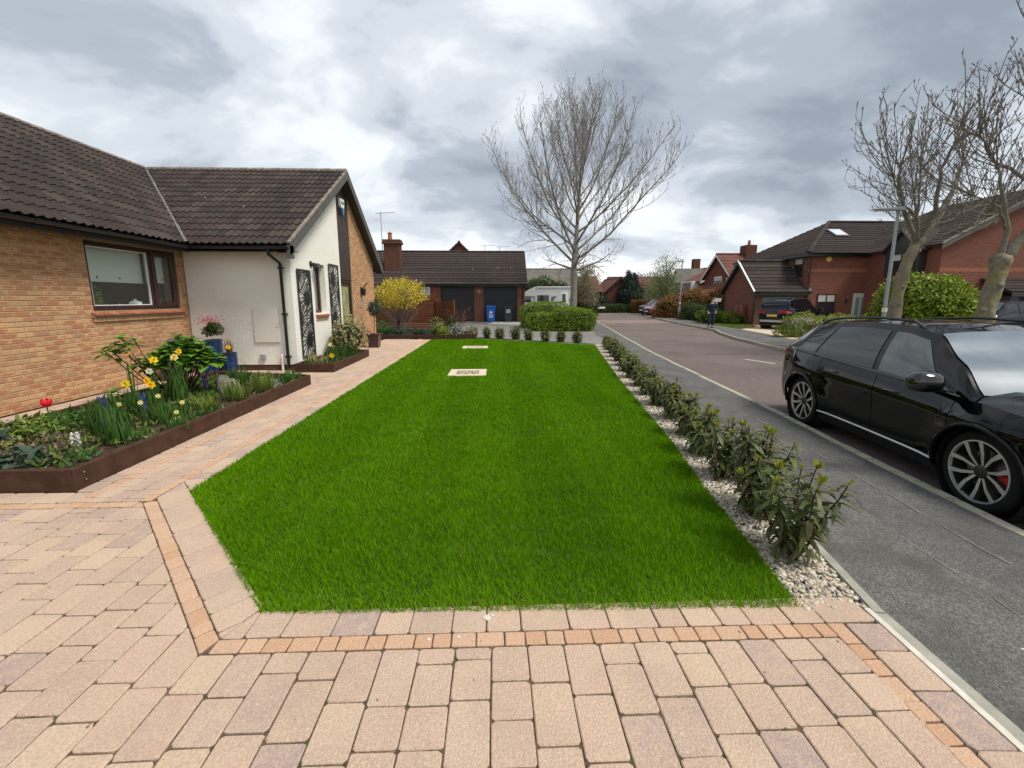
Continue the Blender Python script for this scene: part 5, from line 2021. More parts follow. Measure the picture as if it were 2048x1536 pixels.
for x in (20.6, 22.4):
    wall_window(E2, (0, 65.998, 0), (1, 0, 0), (0, -1, 0), x, x + 1.2, 1.6, 2.7, M['frame_white'])
MB().box(21.0, 22.0, 67.5, 68.5, 3.9, 5.1).build('chimney', M['chimney_brick'], E2r)
E3, _ = simple_house('brick_house', 'brick house with white front windows at the far end of the road', 10.2, 15.0, 63, 71, 2.8, 4.9, 'x', M['brick_far'], M['roof_red'], M['paint_white'])
for x in (13.2, 14.1):
    wall_window(E3, (0, 62.998, 0), (1, 0, 0), (0, -1, 0), x, x + .7, .3, 1.6, M['frame_white'], bars=0)
wall_window(E3, (0, 62.998, 0), (1, 0, 0), (0, -1, 0), 13.0, 14.0, 2.0, 2.7, M['frame_white'], bars=1)
Fh, _ = simple_house('bungalow', 'far grey roofed bungalow behind the white motorhome', 3.2, 10.0, 52, 62, 2.6, 5.4, 'x', M['brick_far'], M['roof_grey'], cat='bungalow')
Gh, _ = simple_house('brick_house', 'distant house of which only the roof peak shows above the garage ridge', -8.8, -1.2, 60, 70, 5.6, 9.2, 'y', M['brick_far'], M['roof_red'])

# ---- horizontal slat fence by the far flower bed
FN = thing('slat_fence', 'red brown horizontal slat fence behind the yellow flowering shrub', 'fence', (-4.3, 20.6, 0))
def fence_run(x0, x1, y0, y1, top):
    n = int(top / .105)
    L = math.hypot(x1 - x0, y1 - y0)
    a = math.atan2(y1 - y0, x1 - x0)
    for i in range(n):
        m_ = MB()
        z0 = .04 + i * (top - .04) / n
        m_.bbox(.01, L - .01, -.012, .012, z0, z0 + (top - .04) / n - .012, .004)
        o = m_.build('slat', M['fence_stain'], FN, local=True)
        o.location = (x0 + 4.3, y0 - 20.6, 0)
        o.rotation_euler = (0, 0, a)
    for k in range(max(2, round(L / 1.8) + 1)):
        m_ = MB()
        u = min(L * k / max(1, round(L / 1.8)), L)
        m_.bbox(u - .05, u + .05, .013, .10, 0, top + .08, .01)
        o = m_.build('post', M['fence_stain'], FN, local=True)
        o.location = (x0 + 4.3, y0 - 20.6, 0)
        o.rotation_euler = (0, 0, a)


fence_run(-6.4, -2.92, 20.6, 20.6, 1.80)
fence_run(-2.90, -2.0, 20.58, 20.0, 1.48)
# ================================================================ plants
def norm(a):
    return a / np.maximum(np.linalg.norm(a, axis=-1, keepdims=True), 1e-9)


def leaves_np(P, D, N, L, W, bend=.3, segs=3, rs=None):
    """n pointed leaves with a folded midrib; P base, D direction, N upper side, L length, W half width"""
    n = len(P)
    D = norm(D)
    S = norm(np.cross(D, N))
    Nn = np.cross(S, D)
    L = np.broadcast_to(np.asarray(L, float), (n,))[:, None]
    W = np.broadcast_to(np.asarray(W, float), (n,))[:, None]
    bend = np.broadcast_to(np.asarray(bend, float), (n,))[:, None]
    if segs == 1:                             # kite
        m = P + D * L * .5 - Nn * bend * L * .15
        V = np.stack([P, m - S * W, P + D * L - Nn * bend * L * .6, m + S * W], 1)
        i = np.arange(n)[:, None] * 4
        F = np.concatenate([i + np.array([[0, 1, 2]]), i + np.array([[0, 2, 3]])], 0)
        return V.reshape(-1, 3), F
    ts = [(k + 1) / (segs + 1) for k in range(segs)]
    rows = [P[:, None]]
    for t in ts:
        c = P + D * L * t - Nn * bend * L * t * t
        w = W * (math.sin(PI * t ** .85) ** .8)
        rows.append(np.stack([c - S * w + Nn * w * .25, c, c + S * w + Nn * w * .25], 1))
    rows.append((P + D * L - Nn * bend * L)[:, None])
    V = np.concatenate(rows, 1)
    k = V.shape[1]
    f = [(0, 1, 2), (0, 2, 3)]
    for q in range(segs - 1):
        a = 1 + q * 3
        f += [(a, a + 3, a + 4), (a, a + 4, a + 1), (a + 1, a + 4, a + 5), (a + 1, a + 5, a + 2)]
    a = 1 + (segs - 1) * 3
    f += [(a, k - 1, a + 1), (a + 1, k - 1, a + 2)]
    F = (np.arange(n)[:, None, None] * k + np.array(f)[None]).reshape(-1, 3)
    return V.reshape(-1, 3), F


def rand_dirs(rs, n):
    v = rs.normal(0, 1, (n, 3))
    return norm(v)


LEAFC = dict(trans=.25, spec=.18)
mat('leaf_laurel', (0, 0, 0), .42, rcols=[(.060, .082, .022), (.092, .118, .028), (.072, .085, .036), (.13, .155, .038), (.095, .085, .038)], **LEAFC)
mat('leaf_young', (0, 0, 0), .45, rcols=[(.30, .32, .03), (.24, .28, .03), (.36, .34, .05), (.20, .24, .04)], **LEAFC)
mat('stem_brown', (.045, .028, .016), .8)
mat('leaf_hedge', (0, 0, 0), .5, rcols=[(.10, .17, .010), (.17, .25, .014), (.06, .11, .010), (.23, .30, .02), (.12, .20, .012)], **LEAFC)
mat('leaf_hedge_dark', (0, 0, 0), .5, rcols=[(.035, .062, .014), (.05, .08, .018), (.026, .05, .012), (.06, .09, .02)], **LEAFC)
mat('leaf_shrub', (0, 0, 0), .45, rcols=[(.16, .22, .02), (.22, .28, .024), (.10, .155, .016), (.28, .32, .03), (.18, .24, .02)], **LEAFC)
mat('leaf_copper', (0, 0, 0), .55, rcols=[(.30, .105, .022), (.22, .075, .02), (.36, .15, .03), (.14, .075, .025), (.10, .10, .03)], **LEAFC)
mat('leaf_conifer', (0, 0, 0), .6, rcols=[(.016, .034, .022), (.022, .045, .028), (.012, .028, .02)], trans=.1)
mat('leaf_spring', (0, 0, 0), .5, rcols=[(.17, .21, .055), (.22, .25, .08), (.13, .17, .05), (.25, .28, .12)], **LEAFC)
mat('leaf_pale', (0, 0, 0), .6, rcols=[(.25, .21, .11), (.19, .17, .09), (.30, .26, .15), (.15, .14, .07)], **LEAFC)
mat('blossom_pink', (0, 0, 0), .6, rcols=[(.30, .17, .16), (.24, .14, .12), (.34, .22, .20)], **LEAFC)
mat('petal_forsythia', (0, 0, 0), .5, rcols=[(.70, .52, .02), (.62, .45, .02), (.78, .62, .05), (.50, .40, .03), (.45, .42, .05)], trans=.25)
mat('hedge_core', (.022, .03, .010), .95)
mat('bark_grey', (.24, .205, .155), .9, col2=(.15, .13, .095), scale=9, bump=.7, bscale=30, stain=((.24, .20, .06), 2.4, .45, .70))
mat('bark_ash', (.27, .24, .205), .9, col2=(.19, .17, .145), scale=8, bump=.5, bscale=30)
mat('twig', (.27, .24, .225), .9)
mat('twig_pollard', (.20, .175, .155), .9)
mat('bark_limb', (.22, .19, .155), .9, col2=(.15, .13, .105), scale=12, bump=.6, bscale=40, stain=((.16, .14, .05), 3, .5, .75))
mat('leaf_strap', (0, 0, 0), .5, rcols=[(.045, .11, .018), (.06, .135, .022), (.034, .085, .02), (.08, .15, .03)], **LEAFC)
mat('leaf_yellowgreen', (0, 0, 0), .5, rcols=[(.15, .21, .035), (.11, .17, .03), (.20, .24, .05)], **LEAFC)
mat('leaf_bluegreen', (0, 0, 0), .6, rcols=[(.05, .085, .06), (.065, .10, .07), (.04, .07, .05)], **LEAFC)
mat('leaf_silver', (0, 0, 0), .7, rcols=[(.30, .34, .30), (.24, .29, .25)], **LEAFC)
mat('leaf_variegated', (0, 0, 0), .5, rcols=[(.42, .33, .16), (.15, .18, .05), (.30, .25, .11), (.10, .13, .04), (.5, .42, .24)], **LEAFC)
mat('leaf_hydrangea', (0, 0, 0), .4, rcols=[(.085, .20, .018), (.11, .24, .022), (.065, .16, .016), (.14, .28, .03)], **LEAFC)
mat('leaf_dead', (0, 0, 0), .8, rcols=[(.12, .085, .05), (.20, .155, .10), (.08, .055, .035)], trans=.1)
mat('petal_yellow', (.82, .60, .01), .5, trans=.2)
mat('petal_gold', (.85, .40, .005), .5, trans=.15)
mat('petal_cream', (.78, .70, .26), .5, trans=.2)
mat('petal_white', (.80, .78, .72), .5, trans=.2)
mat('petal_red', (.75, .015, .03), .45, trans=.15)
mat('petal_blue', (.07, .055, .30), .5, trans=.15)
mat('petal_pink', (.45, .07, .13), .5, trans=.2)
mat('leaf_russet', (0, 0, 0), .6, rcols=[(.14, .05, .035), (.10, .045, .03), (.18, .07, .045)], trans=.15)
mat('timber', (.050, .024, .015), .75, col2=(.075, .038, .024), scale=7, bump=.4, bscale=50)
mat('timber_end', (.02, .012, .010), .8)
mat('blue_glaze', (.006, .022, .075), .3, coat=.2, col2=(.010, .036, .11), scale=6)
mat('brown_pot', (.045, .018, .014), .4, coat=.3)
mat('rock', (.13, .115, .085), .95, col2=(.20, .18, .13), scale=7, bump=1.0, bscale=22, speck=((.6, .58, .5), 9, .70))


def blob_foliage(name, label, cat, blobs, n, size, leaf_m, group=None, seed=1, power=2.0, rough=.10, core=True, segs=1, core_m=None, loc=None, depth=.16, droop=.2, wr=.42, top_m=None, stray=.04):
    """hedge or shrub: leaf clumps spread through the outer shell of one or more rounded volumes over a twiggy core"""
    rs = np.random.RandomState(seed)
    loc = loc or (blobs[0][0], blobs[0][1], blobs[0][2] - blobs[0][5])
    t = thing(name, label, cat, loc, 0, group)
    vol = np.array([b[3] * b[4] + b[3] * b[5] + b[4] * b[5] for b in blobs])
    Ps, Ns = [], []
    cm = MB()
    ph = rs.uniform(0, 6, 6)

    def lump(p):
        return (np.sin(p[:, 0] * 3.1 + ph[0]) * np.sin(p[:, 1] * 2.7 + ph[1]) + np.sin(p[:, 2] * 4.3 + ph[2] + p[:, 0] * 2) * .6 + .5 * np.sin(p[:, 0] * 7.7 + p[:, 2] * 6 + ph[3]))

    for b, w in zip(blobs, vol / vol.sum()):
        k = int(n * w)
        d = rand_dirs(rs, k)
        r = 1.0 / (np.abs(d) ** power).sum(1) ** (1 / power)
        c = np.array(b[:3])
        R3 = np.array(b[3:6])
        sh = d * r[:, None]
        p0 = sh * R3
        f = 1 + rough * lump(p0 + c) / max(R3.min(), .3) * .5 - depth * rs.uniform(0, 1, k) ** 2 + stray * np.abs(rs.normal(0, 1, k))
        p = c + p0 * f[:, None]
        nn = norm(np.sign(d) * np.abs(sh) ** (power - 1) / R3)
        keep = (p[:, 2] > loc[2] - .02)
        for b2 in blobs:                      # drop leaves deep inside another blob
            if b2 is b:
                continue
            q = np.abs((p - np.array(b2[:3])) / np.array(b2[3:6]))
            keep &= ((q ** power).sum(1) > .7)
        Ps.append(p[keep])
        Ns.append(nn[keep])
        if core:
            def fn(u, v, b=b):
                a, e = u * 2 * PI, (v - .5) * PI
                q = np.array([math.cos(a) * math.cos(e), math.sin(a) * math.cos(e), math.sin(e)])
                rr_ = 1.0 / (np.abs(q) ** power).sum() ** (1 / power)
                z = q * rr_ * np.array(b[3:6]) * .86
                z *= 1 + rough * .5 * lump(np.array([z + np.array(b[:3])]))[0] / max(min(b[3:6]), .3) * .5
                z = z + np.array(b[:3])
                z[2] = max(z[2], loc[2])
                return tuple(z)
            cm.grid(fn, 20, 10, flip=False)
    P, N = np.concatenate(Ps), np.concatenate(Ns)
    m = len(P)
    D = norm(N * .7 + rand_dirs(rs, m) * .9 + np.array([0, 0, -droop]))
    NN = norm(N + rand_dirs(rs, m) * .5)
    sz = size * rs.uniform(.6, 1.35, m)
    V, F = leaves_np(P, D, NN, sz, sz * wr * .5 * rs.uniform(.8, 1.2, m), .3, segs)
    np_mesh('foliage', V - np.array(loc), [F], leaf_m, t)
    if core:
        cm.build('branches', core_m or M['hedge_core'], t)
    return t


# ---------------------------------------------------------------- bare trees
class Tree:
    def __init__(s, seed):
        s.r = random.Random(seed)
        s.limb, s.twig, s.bud = MB(), MB(), MB()
        s.count = 0

    def path(s, p, d, L, n, up, wob):
        pts = [Vector(p)]
        d = Vector(d).normalized()
        for i in range(n):
            d = (d + Vector((0, 0, up / n)) + Vector((s.r.uniform(-wob, wob), s.r.uniform(-wob, wob), s.r.uniform(-wob, wob)))).normalized()
            pts.append(pts[-1] + d * (L / n))
        return pts

    def at(s, pts, t):
        k = t * (len(pts) - 1)
        i = min(int(k), len(pts) - 2)
        f = k - i
        return pts[i].lerp(pts[i + 1], f), (pts[i + 1] - pts[i]).normalized()

    def side(s, d, ang):
        a = d.orthogonal().normalized()
        a = Matrix.Rotation(s.r.uniform(0, 2 * PI), 3, d) @ a
        return (d * math.cos(ang) + a * math.sin(ang)).normalized()

    def twigs(s, pts, r0, t0, step, L, up, wob, ang, bud=.03, rt=.007, sub=0):
        """shoots along a path"""
        tot = sum((b - a).length for a, b in zip(pts[:-1], pts[1:]))
        n = max(1, int(tot * (1 - t0) / step))
        for i in range(n):
            t = t0 + (1 - t0) * (i + s.r.random()) / n
            p, d = s.at(pts, min(t, .999))
            l = L * s.r.uniform(.55, 1.25) * (1.15 - .45 * t)
            q = s.path(p, s.side(d, ang * s.r.uniform(.6, 1.3)), l, 4, up * s.r.uniform(.6, 1.3), wob)
            s.twig.tube(q, [rt * 1.5, rt * 1.25, rt, rt * .9, rt * .8], 3, cap=False)
            s.count += 1
            if bud and s.r.random() < .8:
                s.budat(q[-1], q[-1] - q[-2], bud)
            if sub:
                for _ in range(sub):
                    p2, d2 = s.at(q, s.r.uniform(.3, .95))
                    q2 = s.path(p2, s.side(d2, ang * s.r.uniform(.7, 1.2)), l * s.r.uniform(.35, .6), 3, up, wob)
                    s.twig.tube(q2, [rt * 1.0, rt * .9, rt * .8, rt * .7], 3, cap=False)
                    if bud and s.r.random() < .7:
                        s.budat(q2[-1], q2[-1] - q2[-2], bud)

    def budat(s, p, d, b):
        d = d.normalized()
        a = d.orthogonal().normalized()
        c = d.cross(a)
        b *= s.r.uniform(.7, 1.3)
        vs = [p + a * b * .32, p - a * b * .16 + c * b * .28, p - a * b * .16 - c * b * .28, p + d * b * 1.3, p - d * b * .6]
        s.bud.add([v[:] for v in vs], [(0, 1, 3), (1, 2, 3), (2, 0, 3), (1, 0, 4), (2, 1, 4), (0, 2, 4)])


def tree_thing(T, label, loc, bark, twigm, group, trunk_mb):
    t = thing('bare_tree', label, 'tree', loc, 0, group)
    trunk_mb.build('trunk', bark, t, smooth=True)
    T.limb.build('limbs', M['bark_limb'] if bark is M['bark_grey'] else bark, t, smooth=True)
    tag(T.twig.build('twigs', twigm, t), kind='stuff')
    if T.bud.v:
        tag(T.bud.build('buds', twigm, t), kind='stuff')
    return t


# tall ash beyond the lawn, standing in the clipped hedge
T = Tree(12)
bx, by = 4.78, 27.0
trunk = MB()
tp = [(bx, by, -.1), (bx - .01, by, .6), (bx + .02, by, 2.0), (bx - .02, by, 3.2), (bx + .06, by + .03, 4.4), (bx + .12, by, 5.8), (bx + .22, by, 7.6), (bx + .30, by, 9.4), (bx + .36, by, 11.4), (bx + .5, by, 13.5)]
trunk.tube(tp, [.30, .235, .205, .195, .18, .115, .085, .06, .036, .014], 10)
lead = [Vector(p) for p in tp]
GA = 2.399963
for i in range(33):
    f = i / 32
    z0 = 3.3 + 7.6 * f ** 1.35
    az = i * GA + T.r.uniform(-.3, .3)
    # where the limb leaves the leader
    k = next(j for j in range(len(lead) - 1) if lead[j + 1].z >= z0)
    p = lead[k].lerp(lead[k + 1], (z0 - lead[k].z) / (lead[k + 1].z - lead[k].z))
    el = R(T.r.uniform(22, 42)) if f < .5 else R(T.r.uniform(44, 62))
    env = 6.9 * (1 - f) ** .75 + 2.0
    env *= 1 + .10 * abs(math.cos(az))
    if f < .12:
        el, env = R(20), 2.7
    d = Vector((math.cos(az) * math.cos(el), math.sin(az) * math.cos(el), math.sin(el)))
    q = T.path(p, d, env, 10, (.55 + .5 * f) if f > .12 else .3, .10)
    r0 = .065 * (1 - f) + .026
    rad = [r0 * (1 - .86 * j / 10) for j in range(11)]
    T.limb.tube(q, rad, 6)
    nb = int(env / .34)
    for j in range(nb):
        t_ = .18 + .8 * (j + T.r.random()) / nb
        pp, dd = T.at(q, min(t_, .99))
        L2 = (.8 + env * .32 * (1 - t_)) * T.r.uniform(.7, 1.2)
        low = pp.z < 5.2
        q2 = T.path(pp, T.side(dd, R(T.r.uniform(28, 55))), L2, 6, (.9 if not low else (-.5 if T.r.random() < .5 else .5)), .13)
        r2 = max(.014, r0 * (1 - .8 * t_) * .42)
        T.limb.tube(q2, [r2 * (1 - .62 * m / 6) for m in range(7)], 4, cap=False)
        T.twigs(q2, r2, .15, .26, .66, 1.3 if not low else (.9 if T.r.random() < .6 else -.8), .14, R(42), bud=.06, rt=.0068, sub=1)
    T.twigs(q, r0, .55, .3, .7, 1.2, .12, R(40), bud=.075, rt=.009, sub=1)
T.twigs(lead[5:], .03, .3, .16, 1.1, 1.2, .1, R(38), bud=.075, rt=.009, sub=1)
tree_thing(T, 'tall bare ash tree rising from the clipped hedge beyond the lawn', (bx, by, 0), M['bark_ash'], M['twig'], 'bare trees', trunk)

# two pollarded street trees across the road
def pollard(seed, base, trunk_pts, trunk_r, limbs, label, shoots=1.0):
    T = Tree(seed)
    tr = MB()
    fine_t, fine_r = [], []
    for a, b, ra, rb in zip(trunk_pts[:-1], trunk_pts[1:], trunk_r[:-1], trunk_r[1:]):
        for k in range(9):
            fine_t.append(Vector(a).lerp(Vector(b), k / 9))
            fine_r.append((ra + (rb - ra) * k / 9) * T.r.uniform(.965, 1.035))
    fine_t.append(Vector(trunk_pts[-1]))
    fine_r.append(trunk_r[-1])
    tr.tube(fine_t, fine_r, 18)
    ph_ = [T.r.uniform(0, 6) for _ in range(4)]
    tr.v = [tuple(Vector(v) + Vector((math.sin(v[2] * 5 + v[1] * 14 + ph_[0]) * .014 + T.r.uniform(-.007, .007), math.sin(v[2] * 6.3 + v[0] * 14 + ph_[1]) * .014 + T.r.uniform(-.007, .007), 0))) for v in tr.v]
    for zz, aa in ((1.35, 3.6), (1.95, 4.6), (.9, 5.4)):        # healed pruning wounds
        k_ = min(range(len(fine_t)), key=lambda i: abs(fine_t[i].z - zz))
        c_ = fine_t[k_] + Vector((math.cos(aa), math.sin(aa), 0)) * fine_r[k_] * .85
        tr.add(*knob(c_, fine_r[k_] * .42, T.r))
    for (p0, pts, r0) in limbs:
        allp = [Vector(p0)] + [Vector(p) for p in pts]
        # smooth the limb
        fine = []
        for a, b in zip(allp[:-1], allp[1:]):
            for k in range(4):
                fine.append(a.lerp(b, k / 4) + Vector((T.r.uniform(-.03, .03), T.r.uniform(-.03, .03), T.r.uniform(-.03, .03))))
        fine.append(allp[-1])
        n = len(fine) - 1
        T.limb.tube(fine, [r0 * (1 - .62 * k / n) for k in range(n + 1)], 8)
        # knuckle at the cut end with a spray of shoots
        e, d = fine[-1], (fine[-1] - fine[-3]).normalized()
        rk = r0 * .62
        T.limb.add(*knob(e, rk * 1.2, T.r))
        m = int(6 * shoots)
        for k in range(m):
            q = T.path(e, T.side(d, R(T.r.uniform(10, 55))), T.r.uniform(1.2, 2.3), 7, T.r.uniform(.5, 1.3), .12)
            r2 = T.r.uniform(.012, .02)
            T.limb.tube(q, [r2 * (1 - .6 * j / 7) for j in range(8)], 5, cap=False)
            T.twigs(q, r2, .25, .30, .5, .9, .2, R(45), bud=.055, rt=.0085, sub=1)
        for k in range(int(9 * shoots)):
            t_ = T.r.uniform(.25, 1)
            pp, dd = T.at(fine, min(t_, .99))
            q = T.path(pp, T.side(dd, R(T.r.uniform(40, 80))), T.r.uniform(.9, 2.0), 6, T.r.uniform(.8, 1.6), .14)
            r2 = T.r.uniform(.009, .016)
            T.limb.tube(q, [r2 * (1 - .6 * j / 6) for j in range(7)], 4, cap=False)
            T.twigs(q, r2, .3, .30, .42, 1.0, .2, R(45), bud=.055, rt=.008, sub=1)
    for (p, r_) in ((trunk_pts[-1], trunk_r[-1] * 1.03),):
        tr.add(*knob(Vector(p), r_, T.r))
    tree_thing(T, label, base, M['bark_grey'], M['twig_pollard'], 'bare trees', tr)


def knob(c, r, rr):
    bm = bmesh.new()
    bmesh.ops.create_icosphere(bm, subdivisions=2, radius=r)
    for v in bm.verts:
        v.co *= rr.uniform(.85, 1.2)
    bm.verts.index_update()
    vs = [(Vector(c) + v.co)[:] for v in bm.verts]
    fs = [[v.index for v in f.verts] for f in bm.faces]
    bm.free()
    return vs, fs


y1 = 13.2
pollard(31, (12.5, y1, -.05), [(12.5, y1, -.1), (12.47, y1, .5), (12.5, y1, 1.5), (12.55, y1, 2.2), (12.72, y1, 2.9), (12.95, y1, 3.35)], [.25, .20, .165, .155, .15, .15],
        [((12.9, y1, 3.3), [(12.6, y1 - .2, 3.9), (12.1, y1 - .1, 4.5), (11.6, y1 - .3, 5.1)], .055),
         ((12.9, y1, 3.3), [(12.55, y1 + .2, 4.2), (12.3, y1 + .3, 5.2), (12.3, y1 + .3, 5.6)], .075),
         ((12.95, y1, 3.35), [(13.0, y1 - .3, 4.2), (12.9, y1 - .4, 5.3), (13.1, y1 - .5, 6.0)], .08),
         ((12.95, y1, 3.35), [(13.5, y1, 4.1), (14.0, y1 + .2, 5.0), (14.3, y1 + .3, 5.7)], .10),
         ((12.95, y1, 3.35), [(13.3, y1 + .5, 4.0), (13.4, y1 + .9, 5.0)], .065),
         ((12.8, y1, 3.1), [(13.3, y1 - .5, 3.5), (13.9, y1 - .9, 4.0)], .045),
         ((12.85, y1, 3.2), [(12.4, y1 - .4, 4.0), (12.1, y1 - .6, 5.2)], .045)],
        'bare pollarded tree with yellowish trunk behind the grey lamp post', 1.45)
y2 = 11.4
pollard(47, (13.55, y2, -.05), [(13.3, y2, -.1), (13.3, y2, .6), (13.4, y2, 1.5), (13.5, y2, 2.2), (13.55, y2, 2.62)], [.27, .225, .195, .185, .21],
        [((13.5, y2, 2.6), [(13.52, y2 - .05, 3.4), (13.3, y2, 4.2), (13.1, y2 + .1, 5.0)], .075),
         ((13.6, y2, 2.6), [(14.0, y2 - .1, 3.3), (14.3, y2 - .2, 4.4), (14.1, y2 - .2, 5.6), (13.6, y2 - .3, 6.3)], .155),
         ((14.25, y2 - .2, 4.3), [(13.7, y2 + .2, 4.9), (13.2, y2 + .3, 5.2), (12.7, y2 + .3, 5.8)], .055),
         ((14.1, y2 - .2, 5.6), [(14.3, y2 - .3, 6.6), (14.0, y2 - .3, 7.4)], .07),
         ((13.52, y2, 3.4), [(12.9, y2 - .3, 3.9), (12.3, y2 - .2, 4.2)], .04)],
        'gnarled bare pollarded tree at the right edge behind the parked black car', 1.4)

# ---------------------------------------------------------------- hedges and leafy shrubs
blob_foliage('clipped_hedge', 'bright green clipped conifer hedge around the foot of the tall bare tree', 'hedge',
             [(2.75, 25.0, .52, 1.25, 1.3, .84), (3.95, 22.4, .40, 1.05, .8, .66), (2.55, 22.6, .34, .85, .75, .56), (4.5, 24.9, .42, .65, 1.6, .62)], 34000, .075, M['leaf_hedge'], seed=3, power=5.5, rough=.10, loc=(3.3, 23.5, -.05), depth=.10, wr=.6)
blob_foliage('hedge', 'yellow green hedge with bare twiggy bottom behind the parked black car', 'hedge',
             [(13.5, 18.55, .36, 1.1, .42, .48), (15.3, 18.65, .40, 1.2, .42, .46), (17.0, 18.75, .42, .95, .42, .46)], 9000, .10, M['leaf_shrub'], seed=5, power=3.2, rough=.2, loc=(15, 18.6, -.1), depth=.22, wr=.5, core_m=M['twig_pollard'])
blob_foliage('laurel_bush', 'large rounded yellow green bush between the two pollarded street trees', 'bush',
             [(15.5, 15.2, .95, 1.55, 1.4, 1.36), (15.2, 15.0, 1.35, 1.15, 1.0, 1.10), (16.3, 15.4, .8, 1.0, 1.0, 1.0)], 15000, .15, M['leaf_shrub'], seed=7, power=2.2, rough=.2, loc=(15.4, 15.2, -.1), depth=.2, segs=1, wr=.5)
blob_foliage('shrub', 'low bright green shrub at the foot of the lamp post across the road', 'shrub', [(13.8, 14.6, .45, .8, .6, .5)], 2500, .11, M['leaf_shrub'], seed=8, rough=.2, loc=(13.8, 14.6, -.1))
blob_foliage('copper_shrub', 'orange copper leaved shrub mound behind the far lamp post', 'shrub',
             [(16.0, 38.5, .7, 1.5, 1.2, 1.25), (17.3, 38.0, 1.0, 1.4, 1.1, 1.5), (15.2, 38.8, .4, 1.0, .9, .9)], 9000, .17, M['leaf_copper'], seed=9, rough=.3, loc=(16.2, 38.3, -.1), depth=.35, wr=.5)
blob_foliage('copper_shrub', 'orange copper leaved shrub rising behind the walking person', 'shrub',
             [(18.0, 34.8, 1.1, .95, .8, 1.5)], 4000, .15, M['leaf_copper'], seed=10, rough=.3, loc=(18.0, 34.8, -.1), depth=.4, wr=.5)
blob_foliage('hedge', 'dark green hedge between the far lamp post and the walking person', 'hedge',
             [(16.4, 34.6, .45, 1.5, .9, .75), (17.6, 33.6, .4, .9, .9, .65)], 8000, .11, M['leaf_hedge_dark'], seed=11, power=3.2, rough=.2, loc=(16.6, 34.4, -.1))
blob_foliage('hedge', 'low bright green clipped hedge on the left of the walking person', 'hedge',
             [(14.95, 29.0, .32, .85, 1.1, .48), (15.4, 27.6, .28, .5, .7, .42)], 6000, .09, M['leaf_hedge'], seed=12, power=3.0, rough=.3, loc=(15, 28.6, -.08))
blob_foliage('hedge', 'long dark green low hedge at the bend where the road ends', 'hedge',
             [(13.5, 57.2, .28, 4.6, .6, .62)], 7000, .16, M['leaf_hedge_dark'], seed=13, power=5, rough=.12, loc=(13.5, 57.2, -.2))
blob_foliage('hedge', 'short russet clipped hedge block beside the dark conifer', 'hedge',
             [(18.6, 56.3, .5, .9, .7, .95)], 3500, .14, M['leaf_copper'], seed=14, power=5, rough=.1, loc=(18.6, 56.3, -.2))
blob_foliage('conifer', 'dark green flame shaped conifer at the end of the road', 'conifer',
             [(18.6, 60, 1.6, 1.75, 1.5, 1.9), (18.6, 60, 3.0, 1.15, 1.0, 1.5), (18.2, 60, 3.9, .5, .5, 1.2), (19.0, 60, 3.9, .42, .5, 1.0)], 9000, .24, M['leaf_conifer'], seed=15, rough=.2, loc=(18.6, 60, -.2), droop=-.8, wr=.5)
blob_foliage('conifer', 'small dark rounded conifer before the white windows at the road end', 'conifer',
             [(14.9, 60, .8, .75, .7, 1.2)], 2200, .18, M['leaf_conifer'], seed=16, rough=.15, loc=(14.9, 60, -.2), droop=-.6)
blob_foliage('evergreen_bush', 'dark evergreen bush behind the roof of the white motorhome', 'bush',
             [(4.4, 45, 2.2, 1.9, 1.4, 1.5), (6.4, 45, 1.8, 1.3, 1.2, 1.5), (2.9, 45.5, 1.6, 1.4, 1, 1.4)], 9000, .2, M['leaf_hedge_dark'], seed=17, rough=.3, loc=(4.5, 45, -.2))
blob_foliage('bush', 'dull green bush to the left of the hedge at the road end', 'bush', [(9.6, 47, .5, 1.5, 1.2, .9)], 3500, .16, M['leaf_hedge_dark'], seed=18, rough=.3, loc=(9.6, 47, -.2))


def airy_tree(label, base, h, w, leaf_m, n, size, seed, group='small trees along the far road', trunk_r=.12, spread=.5):
    """small street tree: trunk, limbs, twigs and scattered spring leaves with gaps"""
    T = Tree(seed)
    tr = MB()
    x, y, z = base
    tr.tube([(x, y, z), (x + .05, y, z + h * .25), (x, y, z + h * .5), (x + .1, y, z + h * .95)], [trunk_r, trunk_r * .8, trunk_r * .5, .02], 6)
    lead = [Vector((x, y, z)), Vector((x + .05, y, z + h * .25)), Vector((x, y, z + h * .5)), Vector((x + .1, y, z + h * .95))]
    ends = []
    for i in range(20):
        t_ = .18 + .75 * i / 20
        p, d = T.at(lead, t_)
        az = i * GA
        d = Vector((math.cos(az), math.sin(az), T.r.uniform(.5, 1.3)))
        q = T.path(p, d, w * (1.1 - .75 * abs(t_ - .35)) * T.r.uniform(.7, 1.1), 6, .6, .15)
        T.limb.tube(q, [.035 * (1 - .7 * k / 6) for k in range(7)], 4, cap=False)
        T.twigs(q, .02, .2, .22, .8, .6, .2, R(45), bud=0, rt=.011, sub=1)
        ends += q[2:]
    rs = np.random.RandomState(seed)
    E = np.array([e[:] for e in ends])
    P = E[rs.randint(0, len(E), n)] + rs.normal(0, spread, (n, 3)) * np.array([1, 1, .8])
    P = P[P[:, 2] > z + h * .12]
    n = len(P)
    V, F = leaves_np(P, rand_dirs(rs, n), rand_dirs(rs, n), size * rs.uniform(.6, 1.3, n), size * .3, .3, 1)
    t = thing('street_tree', label, 'tree', base, 0, group)
    tr.build('trunk', M['bark_ash'], t)
    T.limb.build('limbs', M['twig'], t)
    T.twig.build('twigs', M['twig'], t)
    np_mesh('foliage', V - np.array(base), [F], leaf_m, t)
    return t


